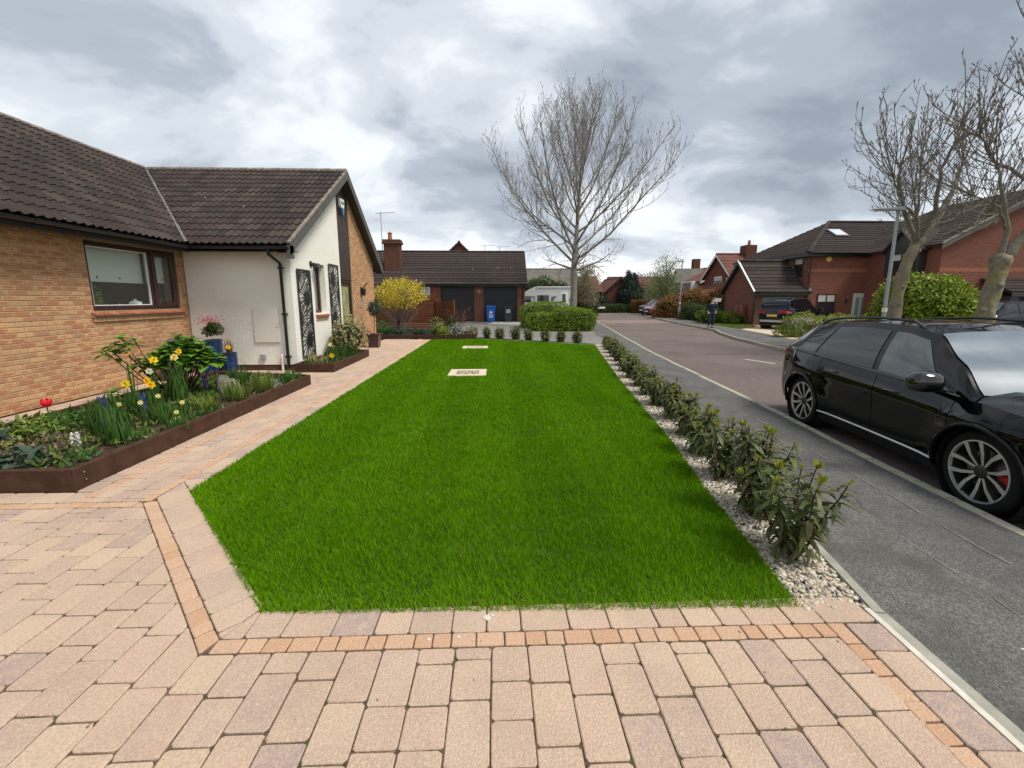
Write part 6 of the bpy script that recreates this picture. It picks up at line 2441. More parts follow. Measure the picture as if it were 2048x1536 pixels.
airy_tree('pale brownish tree to the right of the tall ash trunk', (9.3, 46, -.2), 5.3, 2.3, M['leaf_pale'], 5200, .15, 51, spread=.33)
airy_tree('light green birch like tree beside the far lamp post', (18.3, 47, -.2), 6.2, 2.3, M['leaf_spring'], 5200, .15, 52, spread=.38)
airy_tree('wide light green tree left of the far lamp post', (20.1, 54, -.2), 4.4, 2.2, M['leaf_spring'], 4500, .16, 53, spread=.45)
airy_tree('pinkish tree behind the dark conifer at the end of the road', (21.2, 64, -.2), 5.0, 3.0, M['blossom_pink'], 4200, .18, 54, spread=.5)
airy_tree('small pinkish tree left of the dark conifer at the road end', (15.6, 72, -.2), 6.2, 2.8, M['blossom_pink'], 2600, .18, 55, spread=.5)

# ---------------------------------------------------------------- the row of young shrubs on the gravel
leaf_variants = []
rs_l = np.random.RandomState(77)
for k in range(4):
    V, F = leaves_np(np.zeros((1, 3)), np.array([[1., 0, 0]]), np.array([[0, 0, 1.]]), .125, .0145, [.30, .48, .62, .40][k], 3)
    me = bpy.data.meshes.new('leaf')
    me.from_pydata(V.tolist(), [], F.tolist())
    me.materials.append(M['leaf_laurel'])
    me.polygons.foreach_set('use_smooth', [True] * len(me.polygons))
    leaf_variants.append(me)


def shrub_spec(seed, h, w):
    """stems, leaf placements (position, direction, normal, scale) and young tips of one shrub in local coordinates"""
    rr = random.Random(seed)
    stems, lv, tips = [], [], []
    ns = rr.randint(7, 9)
    for i in range(ns):
        az = i * GA + rr.uniform(-.4, .4)
        sp = w * rr.uniform(.35, 1.0) * (.3 if i == 0 else 1)
        hh = h * rr.uniform(.72, 1.0) * (1 - .25 * sp / w)
        p = Vector((rr.uniform(-.03, .03), rr.uniform(-.03, .03), -.03))
        pts = [p]
        for k in range(1, 7):
            t = k / 6
            pts.append(Vector((math.cos(az) * sp * t ** .8, math.sin(az) * sp * t ** .8, hh * t)) + Vector((rr.uniform(-.012, .012), rr.uniform(-.012, .012), 0)) + p * (1 - t))
        stems.append(pts)
        n = int(hh / .6 * 56)
        for k in range(n):
            t = .16 + .84 * (k / n) ** .8
            j = min(int(t * 6), 5)
            q = pts[j].lerp(pts[j + 1], t * 6 - j)
            d = (pts[j + 1] - pts[j]).normalized()
            a = k * 2.4 + rr.uniform(-.4, .4)
            o = Matrix.Rotation(a, 3, d) @ d.orthogonal().normalized()
            el = rr.uniform(-.55, .40) + .45 * (t - .5)
            D = (o + d * el).normalized()
            lv.append((q, D, d, rr.uniform(.7, 1.15) * (1.0 if t < .93 else .7)))
        tips.append((pts[-1], (pts[-1] - pts[-2]).normalized(), rr.random() < .55))
    return stems, lv, tips


def make_shrub(seed, h, w, label, loc, group, individual=False, scale=1.0):
    stems, lv, tips = shrub_spec(seed, h, w)
    random.Random(seed).shuffle(lv)
    t = thing('garden_shrub', label, 'shrub', loc, 0, group)
    mb = MB()
    for p in stems:
        mb.tube(p, [.009, .008, .007, .006, .005, .004, .0035], 4, cap=False)
    mb.build('stems', M['stem_brown'], t, local=True)
    rr = random.Random(seed + 1)
    if individual:
        for (q, D, N, s) in lv[:300]:
            o = link('leaf', leaf_variants[rr.randrange(4)], t)
            S = N.cross(D).normalized()
            NN = D.cross(S)
            o.matrix_local = Matrix(((D.x * s, S.x * s, NN.x * s, q.x), (D.y * s, S.y * s, NN.y * s, q.y), (D.z * s, S.z * s, NN.z * s, q.z), (0, 0, 0, 1)))
        lv = lv[300:]
    if lv:
        P = np.array([q[0][:] for q in lv])
        D = np.array([q[1][:] for q in lv])
        N = np.array([q[2][:] for q in lv])
        S = np.array([q[3] for q in lv])
        V, F = leaves_np(P, D, N, .125 * S * scale, .018 * S * scale, .42, 2)
        tag(np_mesh('leaves', V, [F], M['leaf_laurel'], t, smooth=True), kind='stuff')
    V_, F_, b = [], [], 0
    rs = np.random.RandomState(seed)
    for (p, d, young) in tips:
        n = 9 if young else 4
        n = 14 if young else 6
        P = np.repeat(np.array([p[:]]), n, 0)
        D = norm(np.array([d[:]]) * 1.0 + rand_dirs(rs, n) * .65)
        V, F = leaves_np(P, D, rand_dirs(rs, n), (.055 if young else .03) * rs.uniform(.7, 1.2, n), .009, -.1, 2)
        V_.append(V)
        F_.append(F + b)
        b += len(V)
    tag(np_mesh('young_shoots', np.concatenate(V_), [np.concatenate(F_)], M['leaf_young'], t), kind='stuff')
    return t


ORD = ['first', 'second', 'third', 'fourth', 'fifth', 'sixth', 'seventh', 'eighth', 'ninth', 'tenth', 'eleventh', 'twelfth', 'thirteenth', 'fourteenth', 'fifteenth', 'sixteenth', 'seventeenth', 'eighteenth']
ys = [2.42, 2.98, 3.62, 4.25, 4.9, 5.6, 6.35, 7.1, 7.85, 8.65, 9.45, 10.25, 11.05, 11.85, 12.7, 13.55, 14.35]
for i, y in enumerate(ys):
    x = lerp_x(LAWN_R, y) + .20 + .012 * i
    make_shrub(100 + i, (.82, .78, .66, .58, .64, .6)[i] if i < 6 else rng.uniform(.36, .62), (.31, .29)[i] if i < 2 else rng.uniform(.17, .3),
               'dark leaved young shrub, ' + (['largest and nearest', 'second nearest'][i] if i < 2 else ORD[i] + ' from the driveway') + ', in the gravel strip along the pavement', (x, y, -.01), 'young shrubs in the gravel strip', individual=i < 2, scale=1 + .04 * i)
fs_pos = [(-1.0, 18.5), (-.42, 18.1), (.13, 17.13), (.74, 16.89), (1.25, 16.67), (1.84, 16.1), (2.4, 15.86), (2.97, 15.65)]
for i, (x, y) in enumerate(fs_pos):
    make_shrub(200 + i, rng.uniform(.52, .64), .2, 'small dark shrub, ' + ORD[i] + ' from the left, along the far edge of the lawn', (x, y + .12, -.02), 'small shrubs along the far lawn edge', scale=1.5)

# ---------------------------------------------------------------- timber edged flower beds
def bed(label, corners, h, th, soil_z, seed, close=True, bolts=None):
    t = thing('raised_bed', label, 'raised bed', (corners[0][0], corners[0][1], 0), 0, 'timber edged raised beds')
    n = len(corners)
    ccx, ccy = sum(c[0] for c in corners) / n, sum(c[1] for c in corners) / n
    for i in range(n if close else n - 1):
        a, b = Vector((*corners[i], 0)), Vector((*corners[(i + 1) % n], 0))
        d = (b - a).normalized()
        nn = Vector((-d.y, d.x, 0))
        if (Vector((ccx, ccy, 0)) - a).dot(nn) < 0:
            nn = -nn
        L = (b - a).length
        k = max(1, round(L / 2.4))
        for j in range(k):
            s, e = a + d * (L * j / k + .002 + (th if j == 0 and i % 2 else 0)), a + d * (L * (j + 1) / k - .002 - (th if j == k - 1 and i % 2 else 0))
            mb = MB()
            c = .006
            z = h + rng.uniform(-.003, .003)
            lo = [s, e, e + nn * th, s + nn * th]
            ins = [s + nn * c, e + nn * c, e + nn * (th - c), s + nn * (th - c)]
            vs = [(p.x, p.y, -.02) for p in lo] + [(p.x, p.y, z - c) for p in lo] + [(p.x, p.y, z) for p in ins]
            fs = [(0, 1, 5, 4), (1, 2, 6, 5), (2, 3, 7, 6), (3, 0, 4, 7)] + [(4, 5, 9, 8), (5, 6, 10, 9), (6, 7, 11, 10), (7, 4, 8, 11), (8, 9, 10, 11)]
            mb.add(vs, fs)
            mb.build('timber', M['timber'], t)
    if bolts:
        m = MB()
        for p in bolts:
            m.lathe([(0, 0), (.008, 0), (.008, .008), (0, .008)], 6, 'x', p, cap=False)
        m.build('bolts', M['chrome'], t)
    rs = random.Random(seed)
    bm = bmesh.new()
    vs = [bm.verts.new((c[0] + (ccx - c[0]) * .02, c[1] + (ccy - c[1]) * .02, soil_z)) for c in corners]
    f = bm.faces.new(vs)
    bmesh.ops.triangulate(bm, faces=[f])
    for _ in range(5):
        bmesh.ops.subdivide_edges(bm, edges=[e for e in bm.edges if e.calc_length() > .12], cuts=1, use_grid_fill=True)
    for v in bm.verts:
        v.co.z += rs.uniform(-.018, .02)
    bmesh.ops.recalc_face_normals(bm, faces=bm.faces[:])
    me = bpy.data.meshes.new('soil')
    for v in bm.verts:
        v.co -= Vector((corners[0][0], corners[0][1], 0))
    bm.to_mesh(me)
    bm.free()
    me.materials.append(M['soil'])
    link('soil', me, t)
    return t


bed('long dark timber raised bed with daffodils in front of the brick wall', [(-3.55, 3.53), (-3.53, 8.15), (-5.62, 8.62), (-5.66, 3.53)], .19, .055, .12, 3,
    bolts=[(-3.549, 3.62, .14), (-3.549, 3.63, .07)])
bed('small dark timber raised bed below the wall panels on the gable', [(-4.47, 9.52), (-3.60, 9.50), (-3.62, 12.25), (-4.49, 12.25)], .19, .05, .14, 4)
bed('far low timber raised bed along the fence beyond the path', [(-5.6, 17.55), (-.85, 17.72), (-1.0, 19.2), (-3.0, 20.3), (-6.2, 20.4)], .17, .05, .1, 5)

# mulch crumbs and dead stalks lying on the soil
rsm = np.random.RandomState(15)
n = 1500
P = np.stack([rsm.uniform(-5.6, -3.62, n), rsm.uniform(3.6, 8.1, n), rsm.uniform(.115, .15, n)], 1)
D = rand_dirs(rsm, n) * np.array([1, 1, .25])
V, F = leaves_np(P, D, np.tile([0, 0, 1.], (n, 1)), rsm.uniform(.02, .09, n), rsm.uniform(.003, .012, n), .1, 1)
tag(np_mesh('dry_leaf_litter', V, [F], M['leaf_dead']), kind='stuff')


def ground_cover(nm, poly, z, n, seed, m, size=.05):
    rs = np.random.RandomState(seed)
    pa = np.array(poly)
    c = np.stack([rs.uniform(pa[:, 0].min(), pa[:, 0].max(), 60), rs.uniform(pa[:, 1].min(), pa[:, 1].max(), 60)], 1)
    P = c[rs.randint(0, 60, n)] + rs.normal(0, .10, (n, 2))
    P = P[in_poly(P, poly)]
    n = len(P)
    P3 = np.concatenate([P, np.full((n, 1), z)], 1) + np.stack([np.zeros(n), np.zeros(n), np.abs(rs.normal(0, .035, n))], 1)
    D = norm(rand_dirs(rs, n) + np.array([0, 0, .7]))
    V, F = leaves_np(P3, D, rand_dirs(rs, n), size * rs.uniform(.6, 1.5, n), size * .2, .4, 2)
    tag(np_mesh(nm, V, [F], m), kind='stuff')


BEDP = [(-3.64, 3.62), (-3.62, 8.1), (-5.5, 8.5), (-5.58, 3.62)]
ground_cover('ground_cover', BEDP, .12, 2600, 5, M['leaf_strap'], .075)
ground_cover('ground_cover', BEDP, .12, 1300, 6, M['leaf_yellowgreen'], .06)
ground_cover('ground_cover', [(-4.4, 9.58), (-3.67, 9.56), (-3.68, 12.2), (-4.42, 12.2)], .14, 700, 7, M['leaf_strap'], .07)
ground_cover('ground_cover', [(-5.6, 17.65), (-.95, 17.8), (-1.1, 19.1), (-5.8, 19.6)], .1, 2600, 8, M['leaf_bluegreen'], .11)


def strap_clump(label, loc, n, L, leaf_m, seed, spread=.5, w=.009, bend=.35, r0=.05, name='strap_leaf_plant', cat='plant', group=None, stand=1.0):
    rs = np.random.RandomState(seed)
    t = thing(name, label, cat, loc, 0, group)
    a = rs.uniform(0, 2 * PI, n)
    r = r0 * np.sqrt(rs.uniform(0, 1, n))
    P = np.stack([np.cos(a) * r, np.sin(a) * r, np.zeros(n)], 1)
    D = np.stack([np.cos(a) * spread * rs.uniform(.1, 1.2, n), np.sin(a) * spread * rs.uniform(.1, 1.2, n), np.full(n, stand)], 1)
    N = np.stack([-np.cos(a), -np.sin(a), np.full(n, .3)], 1)
    V, F = leaves_np(P, D, -N, L * rs.uniform(.6, 1.15, n), w * rs.uniform(.8, 1.2, n), bend * rs.uniform(.2, 1.8, n), 4)
    tag(np_mesh('leaves', V, [F], leaf_m, t, smooth=True), kind='stuff')
    return t


def flower(t, p, d, petal_m, centre_m, R_=.045, seed=0):
    """six petals and a trumpet"""
    rs = np.random.RandomState(seed)
    d = Vector(d).normalized()
    a = d.orthogonal().normalized()
    b = d.cross(a)
    P = np.repeat(np.array([p[:]]), 6, 0)
    D = np.array([(a * math.cos(k * PI / 3) + b * math.sin(k * PI / 3) + d * .12)[:] for k in range(6)])
    V, F = leaves_np(P, D, np.tile(np.array([d[:]]), (6, 1)), R_, R_ * .38, -.05, 2)
    np_mesh('petals', V, [F], petal_m, t)
    mb = MB()
    n = 8
    vs = []
    for r_, h_ in ((.3, .02), (.28, .4), (.42, .62), (.22, .55), (.16, .15)):
        for k in range(n):
            an = 2 * PI * k / n
            vs.append((Vector(p) + (a * math.cos(an) + b * math.sin(an)) * R_ * r_ + d * R_ * h_)[:])
    mb.add(vs, [(i * n + k, i * n + (k + 1) % n, (i + 1) * n + (k + 1) % n, (i + 1) * n + k) for i in range(4) for k in range(n)])
    mb.build('trumpet', centre_m, t, local=True)


def daffodil(label, loc, h, d, petal_m, centre_m, R_=.045, seed=1, lean=(0, 0)):
    t = thing('daffodil', label, 'daffodil', loc, 0, 'daffodils in the long bed')
    top = Vector((lean[0], lean[1], h))
    dd = Vector(d).normalized()
    mb = MB()
    mb.tube([(0, 0, -.01), (lean[0] * .3, lean[1] * .3, h * .5), (lean[0] * .9, lean[1] * .9, h * .97), (top + dd * .015 + Vector((0, 0, .006)))[:]], .004, 5)
    mb.build('stem', M['leaf_strap'], t, local=True)
    flower(t, top + dd * .02, dd, petal_m, centre_m, R_, seed)
    rs = np.random.RandomState(seed)
    n = 7
    a = rs.uniform(0, 2 * PI, n)
    D = np.stack([np.cos(a) * .25, np.sin(a) * .25, np.ones(n)], 1)
    V, F = leaves_np(np.zeros((n, 3)), D, np.stack([-np.cos(a), -np.sin(a), a * 0], 1), h * rs.uniform(.7, .98, n), .008, -.12, 4)
    np_mesh('leaves', V, [F], M['leaf_strap'], t, smooth=True)
    return t


cam_dir = lambda x, y: Vector((-x * .8, -y, .2))
Yl, Gd, Cr, Wh = M['petal_yellow'], M['petal_gold'], M['petal_cream'], M['petal_white']
for i, (x, y, h, lab, pm, cm_, R_, dz) in enumerate([
        (-4.78, 5.60, .40, 'yellow daffodil at the left of the tall group, beside the bed wall', Yl, Yl, .062, (.3, -1, .1)),
        (-4.52, 5.72, .37, 'lowest yellow daffodil of the tall group, facing the path', Yl, Gd, .060, (.4, -1, .15)),
        (-4.66, 5.82, .40, 'yellow daffodil just behind the lowest one of the tall group', Yl, Gd, .056, (.1, -1, .2)),
        (-4.74, 5.98, .51, 'white daffodil among the yellow ones below the leafy shrub', Wh, Cr, .052, (.3, -1, 0)),
        (-4.80, 6.12, .64, 'yellow daffodil above the white one, seen sideways', Yl, Yl, .062, (.8, -.6, .1)),
        (-4.62, 6.40, .72, 'yellow daffodil standing high before the leafy shrub, upper one of two', Yl, Gd, .052, (.1, -1, .3)),
        (-4.60, 6.25, .66, 'pale yellow daffodil just under the highest one', Cr, Gd, .056, (.4, -1, .2)),
        (-5.10, 6.10, .70, 'orange yellow daffodil nodding left of the leafy shrub stems', Gd, Gd, .042, (-.5, -.6, .5))]):
    daffodil(lab, (x, y, .12), h, dz, pm, cm_, R_, 300 + i, lean=(rng.uniform(-.03, .03), rng.uniform(-.03, .03)))
for i, (x, y, h, lab) in enumerate([(-4.38, 5.02, .27, 'small cream daffodil left of the blue hyacinth'), (-4.20, 5.10, .27, 'small cream daffodil in front of the blue hyacinth'), (-4.16, 5.32, .30, 'small cream daffodil right of the blue hyacinth'),
                                    (-3.88, 5.32, .22, 'small cream daffodil near the path, upper of the low ones'), (-3.86, 5.18, .13, 'small cream daffodil near the path, lower of the low ones'), (-3.70, 4.98, .11, 'small cream daffodil lying against the timber edge')]):
    t = daffodil(lab, (x, y, .12), h, (.3, -1, .3), Cr, Cr, .032, 340 + i)
# red tulip
t = thing('tulip', 'red tulip standing alone at the left of the long bed', 'tulip', (-4.60, 4.44, .12))
mb = MB()
mb.tube([(0, 0, 0), (.01, 0, .2), (0, 0, .40)], .006, 5)
mb.build('stem', M['leaf_strap'], t, local=True)
pm = MB()
for k in range(6):
    a0 = k * PI / 3
    s = 1.0 if k % 2 else .93

    def fn(u, v, a0=a0, s=s):
        an = a0 + (u - .5) * 1.25 * math.sin(PI * min(v * .9 + .12, 1)) ** .7
        r_ = s * .046 * math.sin(PI * (v * .72 + .06)) ** .6
        return (r_ * math.cos(an), r_ * math.sin(an), .39 + v * .092)
    pm.grid(fn, 4, 5)
pm.build('petals', M['petal_red'], t, local=True, smooth=True)
V, F = leaves_np(np.zeros((4, 3)), np.array([[.5, .2, 1], [-.5, .1, 1], [.1, -.6, .9], [-.2, .5, .8]]), np.array([[-.5, 0, .3], [.5, 0, .3], [0, .6, .3], [0, -.5, .3]]), .24, .024, .3, 4)
np_mesh('leaves', V, [F], M['leaf_strap'], t, smooth=True)


def hyacinth(label, loc, h, m, seed, lean=0):
    t = thing('hyacinth', label, 'hyacinth', loc, 0, 'hyacinths in the long bed')
    MB().tube([(0, 0, 0), (lean, 0, h)], .006, 5).build('stem', M['leaf_strap'], t, local=True)
    rs = np.random.RandomState(seed)
    V_, F_, b = [], [], 0
    n = 34
    for k in range(n):
        a = k * GA
        z = h * (.42 + .58 * k / n)
        r_ = .030 * (1 - .5 * max(0, k / n - .6))
        c = np.array([lean * z / h + math.cos(a) * r_ * .5, math.sin(a) * r_ * .5, z])
        o = np.array([math.cos(a), math.sin(a), .25])
        D = norm(o[None] + rand_dirs(rs, 5) * .8)
        V, F = leaves_np(np.repeat(c[None], 5, 0), D, rand_dirs(rs, 5), .026, .006, .3, 1)
        V_.append(V)
        F_.append(F + b)
        b += len(V)
    np_mesh('florets', np.concatenate(V_), [np.concatenate(F_)], m, t)
    a = np.arange(6) * 1.05
    V, F = leaves_np(np.zeros((6, 3)), np.stack([np.cos(a) * .5, np.sin(a) * .5, np.ones(6)], 1), np.stack([-np.cos(a), -np.sin(a), a * 0 + .2], 1), h * .8, .010, .2, 3)
    np_mesh('leaves', V, [F], M['leaf_strap'], t, smooth=True)


hyacinth('blue hyacinth leaning left, the leftmost blue one in the long bed', (-4.62, 5.12, .12), .33, M['petal_blue'], 1, -.05)
hyacinth('upright blue hyacinth among the small cream daffodils', (-4.28, 5.22, .12), .36, M['petal_blue'], 2)
hyacinth('dark blue hyacinth low behind the strap leaves near the path', (-4.20, 4.62, .12), .22, M['petal_blue'], 3)
hyacinth('blue hyacinth beside the mossy rock', (-4.55, 6.75, .12), .30, M['petal_blue'], 4)
hyacinth('white hyacinth near the front corner of the long bed', (-4.02, 4.08, .12), .22, M['petal_white'], 5)
for i, (x, y, n, L, m, sp, lab) in enumerate([
        (-3.95, 4.45, 46, .36, 'leaf_strap', .35, 'tall strap leaved clump at the near front of the long bed'),
        (-4.35, 4.75, 40, .38, 'leaf_strap', .4, 'upright strap leaved clump behind the nearest one'),
        (-4.55, 5.55, 60, .30, 'leaf_strap', .4, 'dense daffodil leaf clump under the tall yellow flowers'),
        (-4.80, 5.35, 50, .30, 'leaf_strap', .35, 'daffodil leaf clump with buds at the house side of the bed'),
        (-4.05, 5.2, 46, .24, 'leaf_strap', .5, 'grassy clump around the small cream daffodils'),
        (-3.90, 5.75, 50, .22, 'leaf_yellowgreen', .8, 'low spreading leafy clump midway along the path edge'),
        (-3.85, 6.35, 54, .28, 'leaf_yellowgreen', .7, 'yellow green grassy clump in front of the mossy rock'),
        (-3.78, 6.95, 54, .30, 'leaf_yellowgreen', .7, 'yellow green grassy clump right of the mossy rock'),
        (-4.35, 7.3, 44, .34, 'leaf_strap', .5, 'strap leaved clump behind the mossy rock'),
        (-3.72, 7.75, 30, .22, 'leaf_strap', .6, 'small grassy tuft at the far end of the long bed'),
        (-4.66, 6.3, 46, .48, 'leaf_strap', .25, 'tall dark strap leaves beneath the high daffodils'),
        (-3.66, 4.9, 22, .2, 'leaf_strap', .7, 'sparse tuft leaning on the timber edge')]):
    strap_clump(lab, (x, y, .12), int(n * 1.8), L, M[m], 400 + i, spread=sp * 1.25, r0=.13, w=.010, group='leaf clumps in the long bed')
for i, (x, y, rx, h, m, n, sz, lab) in enumerate([
        (-5.15, 4.15, .30, .34, 'leaf_bluegreen', 900, .07, 'feathery blue green plant at the left edge of the long bed'),
        (-4.95, 4.55, .24, .22, 'leaf_yellowgreen', 500, .07, 'yellow green leafy plant around the red tulip'),
        (-4.35, 4.0, .26, .16, 'leaf_dead', 700, .05, 'brown dried plant remains near the front of the long bed'),
        (-4.28, 3.78, .17, .13, 'leaf_bluegreen', 160, .10, 'low plant with broad grey green leaves by the front timber'),
        (-4.75, 3.8, .26, .14, 'leaf_yellowgreen', 350, .07, 'low pale leafy plant at the front left of the long bed'),
        (-3.80, 7.25, .16, .12, 'leaf_silver', 420, .05, 'small silver leaved mound near the far end of the long bed'),
        (-4.2, 7.6, .25, .14, 'leaf_dead', 500, .05, 'dried brown stalks near the far end of the long bed'),
        (-4.95, 5.0, .28, .20, 'leaf_strap', 500, .07, 'dark green leafy plant by the bed wall near the house')]):
    blob_foliage('border_plant', lab, 'plant', [(x, y, .12 + h * .35, rx, rx, h * .65)], n, sz, M[m], group='leafy plants in the long bed', seed=430 + i, rough=.3, core=False, depth=.6, loc=(x, y, .12), segs=2 if sz > .065 else 1, wr=.45)
# hydrangea: bare stems with rosettes of big leaves
t = thing('hydrangea', 'leafy hydrangea with bare stems rising from the long bed', 'shrub', (-4.95, 6.75, .12))
hyr = random.Random(8)
hl = []
for k in range(3):
    V, F = leaves_np(np.zeros((1, 3)), np.array([[1., 0, 0]]), np.array([[0, 0, 1.]]), .165, .062, [.15, .3, .45][k], 4)
    me = bpy.data.meshes.new('leaf')
    me.from_pydata(V.tolist(), [], F.tolist())
    me.materials.append(M['leaf_hydrangea'])
    me.polygons.foreach_set('use_smooth', [True] * len(me.polygons))
    hl.append(me)
mb = MB()
heads = []
for i in range(34):                               # the dense right-hand head
    a = i * GA
    r_ = math.sqrt((i + .5) / 34)
    heads.append((.06 + math.cos(a) * r_ * .50, .1 + math.sin(a) * r_ * .34, .88 - .34 * r_ * r_ + hyr.uniform(-.05, .05), 12))
for q in ((-1.02, -.05, .72, 8), (-.90, .05, .80, 8), (-.76, .0, .90, 9), (-.62, .05, .86, 8), (-.98, .1, .64, 7), (-.55, .0, .55, 8), (-.48, .05, .45, 6), (-.70, -.1, .78, 7), (-.70, -.35, .14, 7)):
    heads.append(q)
nl, hex_ = 0, []
heads = heads[-9:] + heads[:-9]
for i, (x, y, z, k) in enumerate(heads):
    e = Vector((x, y, z))
    b = Vector((x * .18 + hyr.uniform(-.04, .04), y * .2, -.02))
    m_ = b.lerp(e, .5) + Vector((hyr.uniform(-.03, .03), hyr.uniform(-.03, .03), -.05))
    mb.tube([b, m_, e], [.010, .008, .006], 5, cap=False)
    for j in range(k):
        a = j * GA + i
        el = .75 - 1.1 * j / k
        D = Vector((math.cos(a), math.sin(a), el)).normalized()
        S = Vector((0, 0, 1)).cross(D).normalized()
        N = D.cross(S)
        s = hyr.uniform(.75, 1.15) * (1.0 if j > 2 else .7)
        p = e - Vector((0, 0, .012 * j))
        if nl >= 300:
            hex_.append((p, D, N, s))
            continue
        o = link('leaf', hl[hyr.randrange(3)], t)
        o.matrix_local = Matrix(((D.x * s, S.x * s, N.x * s, p.x), (D.y * s, S.y * s, N.y * s, p.y), (D.z * s, S.z * s, N.z * s, p.z), (0, 0, 0, 1)))
        nl += 1
mb.build('stems', M['stem_brown'], t, local=True)
V, F = leaves_np(np.array([q[0][:] for q in hex_]), np.array([q[1][:] for q in hex_]), np.array([q[2][:] for q in hex_]), .165 * np.array([q[3] for q in hex_]), .062 * np.array([q[3] for q in hex_]), .3, 4)
tag(np_mesh('leaves', V, [F], M['leaf_hydrangea'], t, smooth=True), kind='stuff')


def boulder(name, label, loc, s, m, seed, cat='rock'):
    bm = bmesh.new()
    bmesh.ops.create_icosphere(bm, subdivisions=3, radius=1)
    rr = random.Random(seed)
    ph = [rr.uniform(0, 6) for _ in range(3)]
    for v in bm.verts:
        c = v.co
        p = 3.2
        k = (abs(c.x) ** p + abs(c.y) ** p + abs(c.z) ** p) ** (-1 / p)
        k *= 1 + .07 * math.sin(c.x * 4 + ph[0]) * math.sin(c.y * 4 + ph[1]) + .05 * math.sin(c.z * 7 + ph[2]) + rr.uniform(-.015, .015)
        v.co = Vector((c.x * k * s[0], c.y * k * s[1], c.z * k * s[2] + s[2] * .8))
    me = bpy.data.meshes.new(name)
    bm.to_mesh(me)
    bm.free()
    me.materials.append(m)
    me.polygons.foreach_set('use_smooth', [True] * len(me.polygons))
    o = link(name, me)
    o.location = loc
    o.rotation_euler = (R(rr.uniform(-6, 6)), R(rr.uniform(-8, 8)), rr.uniform(0, 3))
    return tag(o, label, cat)


boulder('rock', 'mossy brown rock standing in the long bed', (-4.12, 6.62, .05), (.15, .11, .19), M['rock'], 2)
boulder('dark_stone', 'dark stone leaning just left of the mossy rock', (-4.36, 6.85, .05), (.11, .09, .20), M['stone_grey'], 5)
boulder('stone_block', 'dark grey rounded block behind the hydrangea against the brick wall', (-6.50, 8.75, 0), (.15, .24, .46), M['stone_grey'], 9, 'stone block')


def pot(label, loc, r, h, m, group='glazed blue pots at the wall'):
    t = thing('plant_pot', label, 'plant pot', loc, 0, group)
    MB().lathe([(r * .82, 0), (r * .9, h * .25), (r, h * .55), (r * .98, h * .57), (r * 1.0, h * .6), (r * .97, h * .93), (r * 1.05, h * .95), (r * 1.05, h), (r * .92, h), (r * .9, h * .9)], 20, cap=False).build('pot', m, t, local=True, smooth=40)
    MB().lathe([(0, h * .9), (r * .92, h * .91)], 14, cap=False).build('compost', M['soil'], t, local=True)
    return t


pot('blue glazed pot nearest the hydrangea leaves', (-6.05, 9.0, 0), .16, .40, M['blue_glaze'])
pot('tall blue glazed pot with a pink flowering shrub in the corner', (-6.1, 9.45, 0), .17, .74, M['blue_glaze'])
pot('blue glazed pot with one daffodil, right of the other pots', (-5.75, 9.4, 0), .14, .46, M['blue_glaze'])
blob_foliage('flowering_shrub', 'dark shrub with pink red flowers in the tall blue pot', 'shrub', [(-6.1, 9.45, .98, .28, .24, .26)], 1500, .05, M['leaf_hedge_dark'], seed=61, rough=.3, loc=(-6.1, 9.45, .66), depth=.5, core=False)
rs = np.random.RandomState(62)
n = 240
P = np.array([-6.1, 9.42, 1.14]) + rs.normal(0, 1, (n, 3)) * np.array([.13, .1, .06])
V, F = leaves_np(P, rand_dirs(rs, n), rand_dirs(rs, n), .035, .010, .2, 1)
o = np_mesh('flowers', V - np.array([-6.1, 9.45, .66]), [F], M['petal_pink'], bpy.data.objects['flowering_shrub'])
strap_clump('russet strap leaves in the right hand blue pot', (-5.75, 9.4, .42), 26, .32, M['leaf_russet'], 63, spread=.5)
t = daffodil('yellow daffodil growing in the right hand blue pot', (-5.70, 9.3, .42), .17, (.5, -1, .1), Yl, Gd, .055, 64)
t['group'] = 'daffodils'
# plants of the small bed under the panels
blob_foliage('flowering_shrub', 'pale flowered variegated shrub in the small bed by the door', 'shrub', [(-4.05, 11.75, .52, .42, .55, .42)], 2200, .075, M['leaf_variegated'], seed=71, rough=.3, loc=(-4.05, 11.75, .14), depth=.5, core=True, segs=1, wr=.5)
for i, (x, y, n, L, m, lab) in enumerate([(-4.2, 9.85, 60, .26, 'leaf_variegated', 'cream and brown grassy clump at the near end of the small bed'), (-3.95, 9.85, 40, .22, 'leaf_variegated', 'cream striped grassy clump beside the timber of the small bed'),
                                          (-4.0, 10.45, 54, .36, 'leaf_strap', 'green strap leaved clump in the middle of the small bed'), (-3.85, 10.9, 50, .36, 'leaf_strap', 'second green strap leaved clump in the small bed'), (-3.8, 11.4, 44, .32, 'leaf_strap', 'strap leaved clump in front of the variegated shrub')]):
    strap_clump(lab, (x, y, .13), n, L, M[m], 480 + i, spread=.6, r0=.12, group='leaf clumps in the small bed')
t = daffodil('yellow daffodil hanging over the corner of the small bed', (-3.72, 9.75, .13), .22, (.4, -1, -.1), Yl, Gd, .06, 75)
t['group'] = 'daffodils'
t = daffodil('pale daffodil upright in the small bed', (-3.95, 10.3, .13), .40, (.4, -1, .2), Cr, Cr, .05, 76)
t['group'] = 'daffodils'
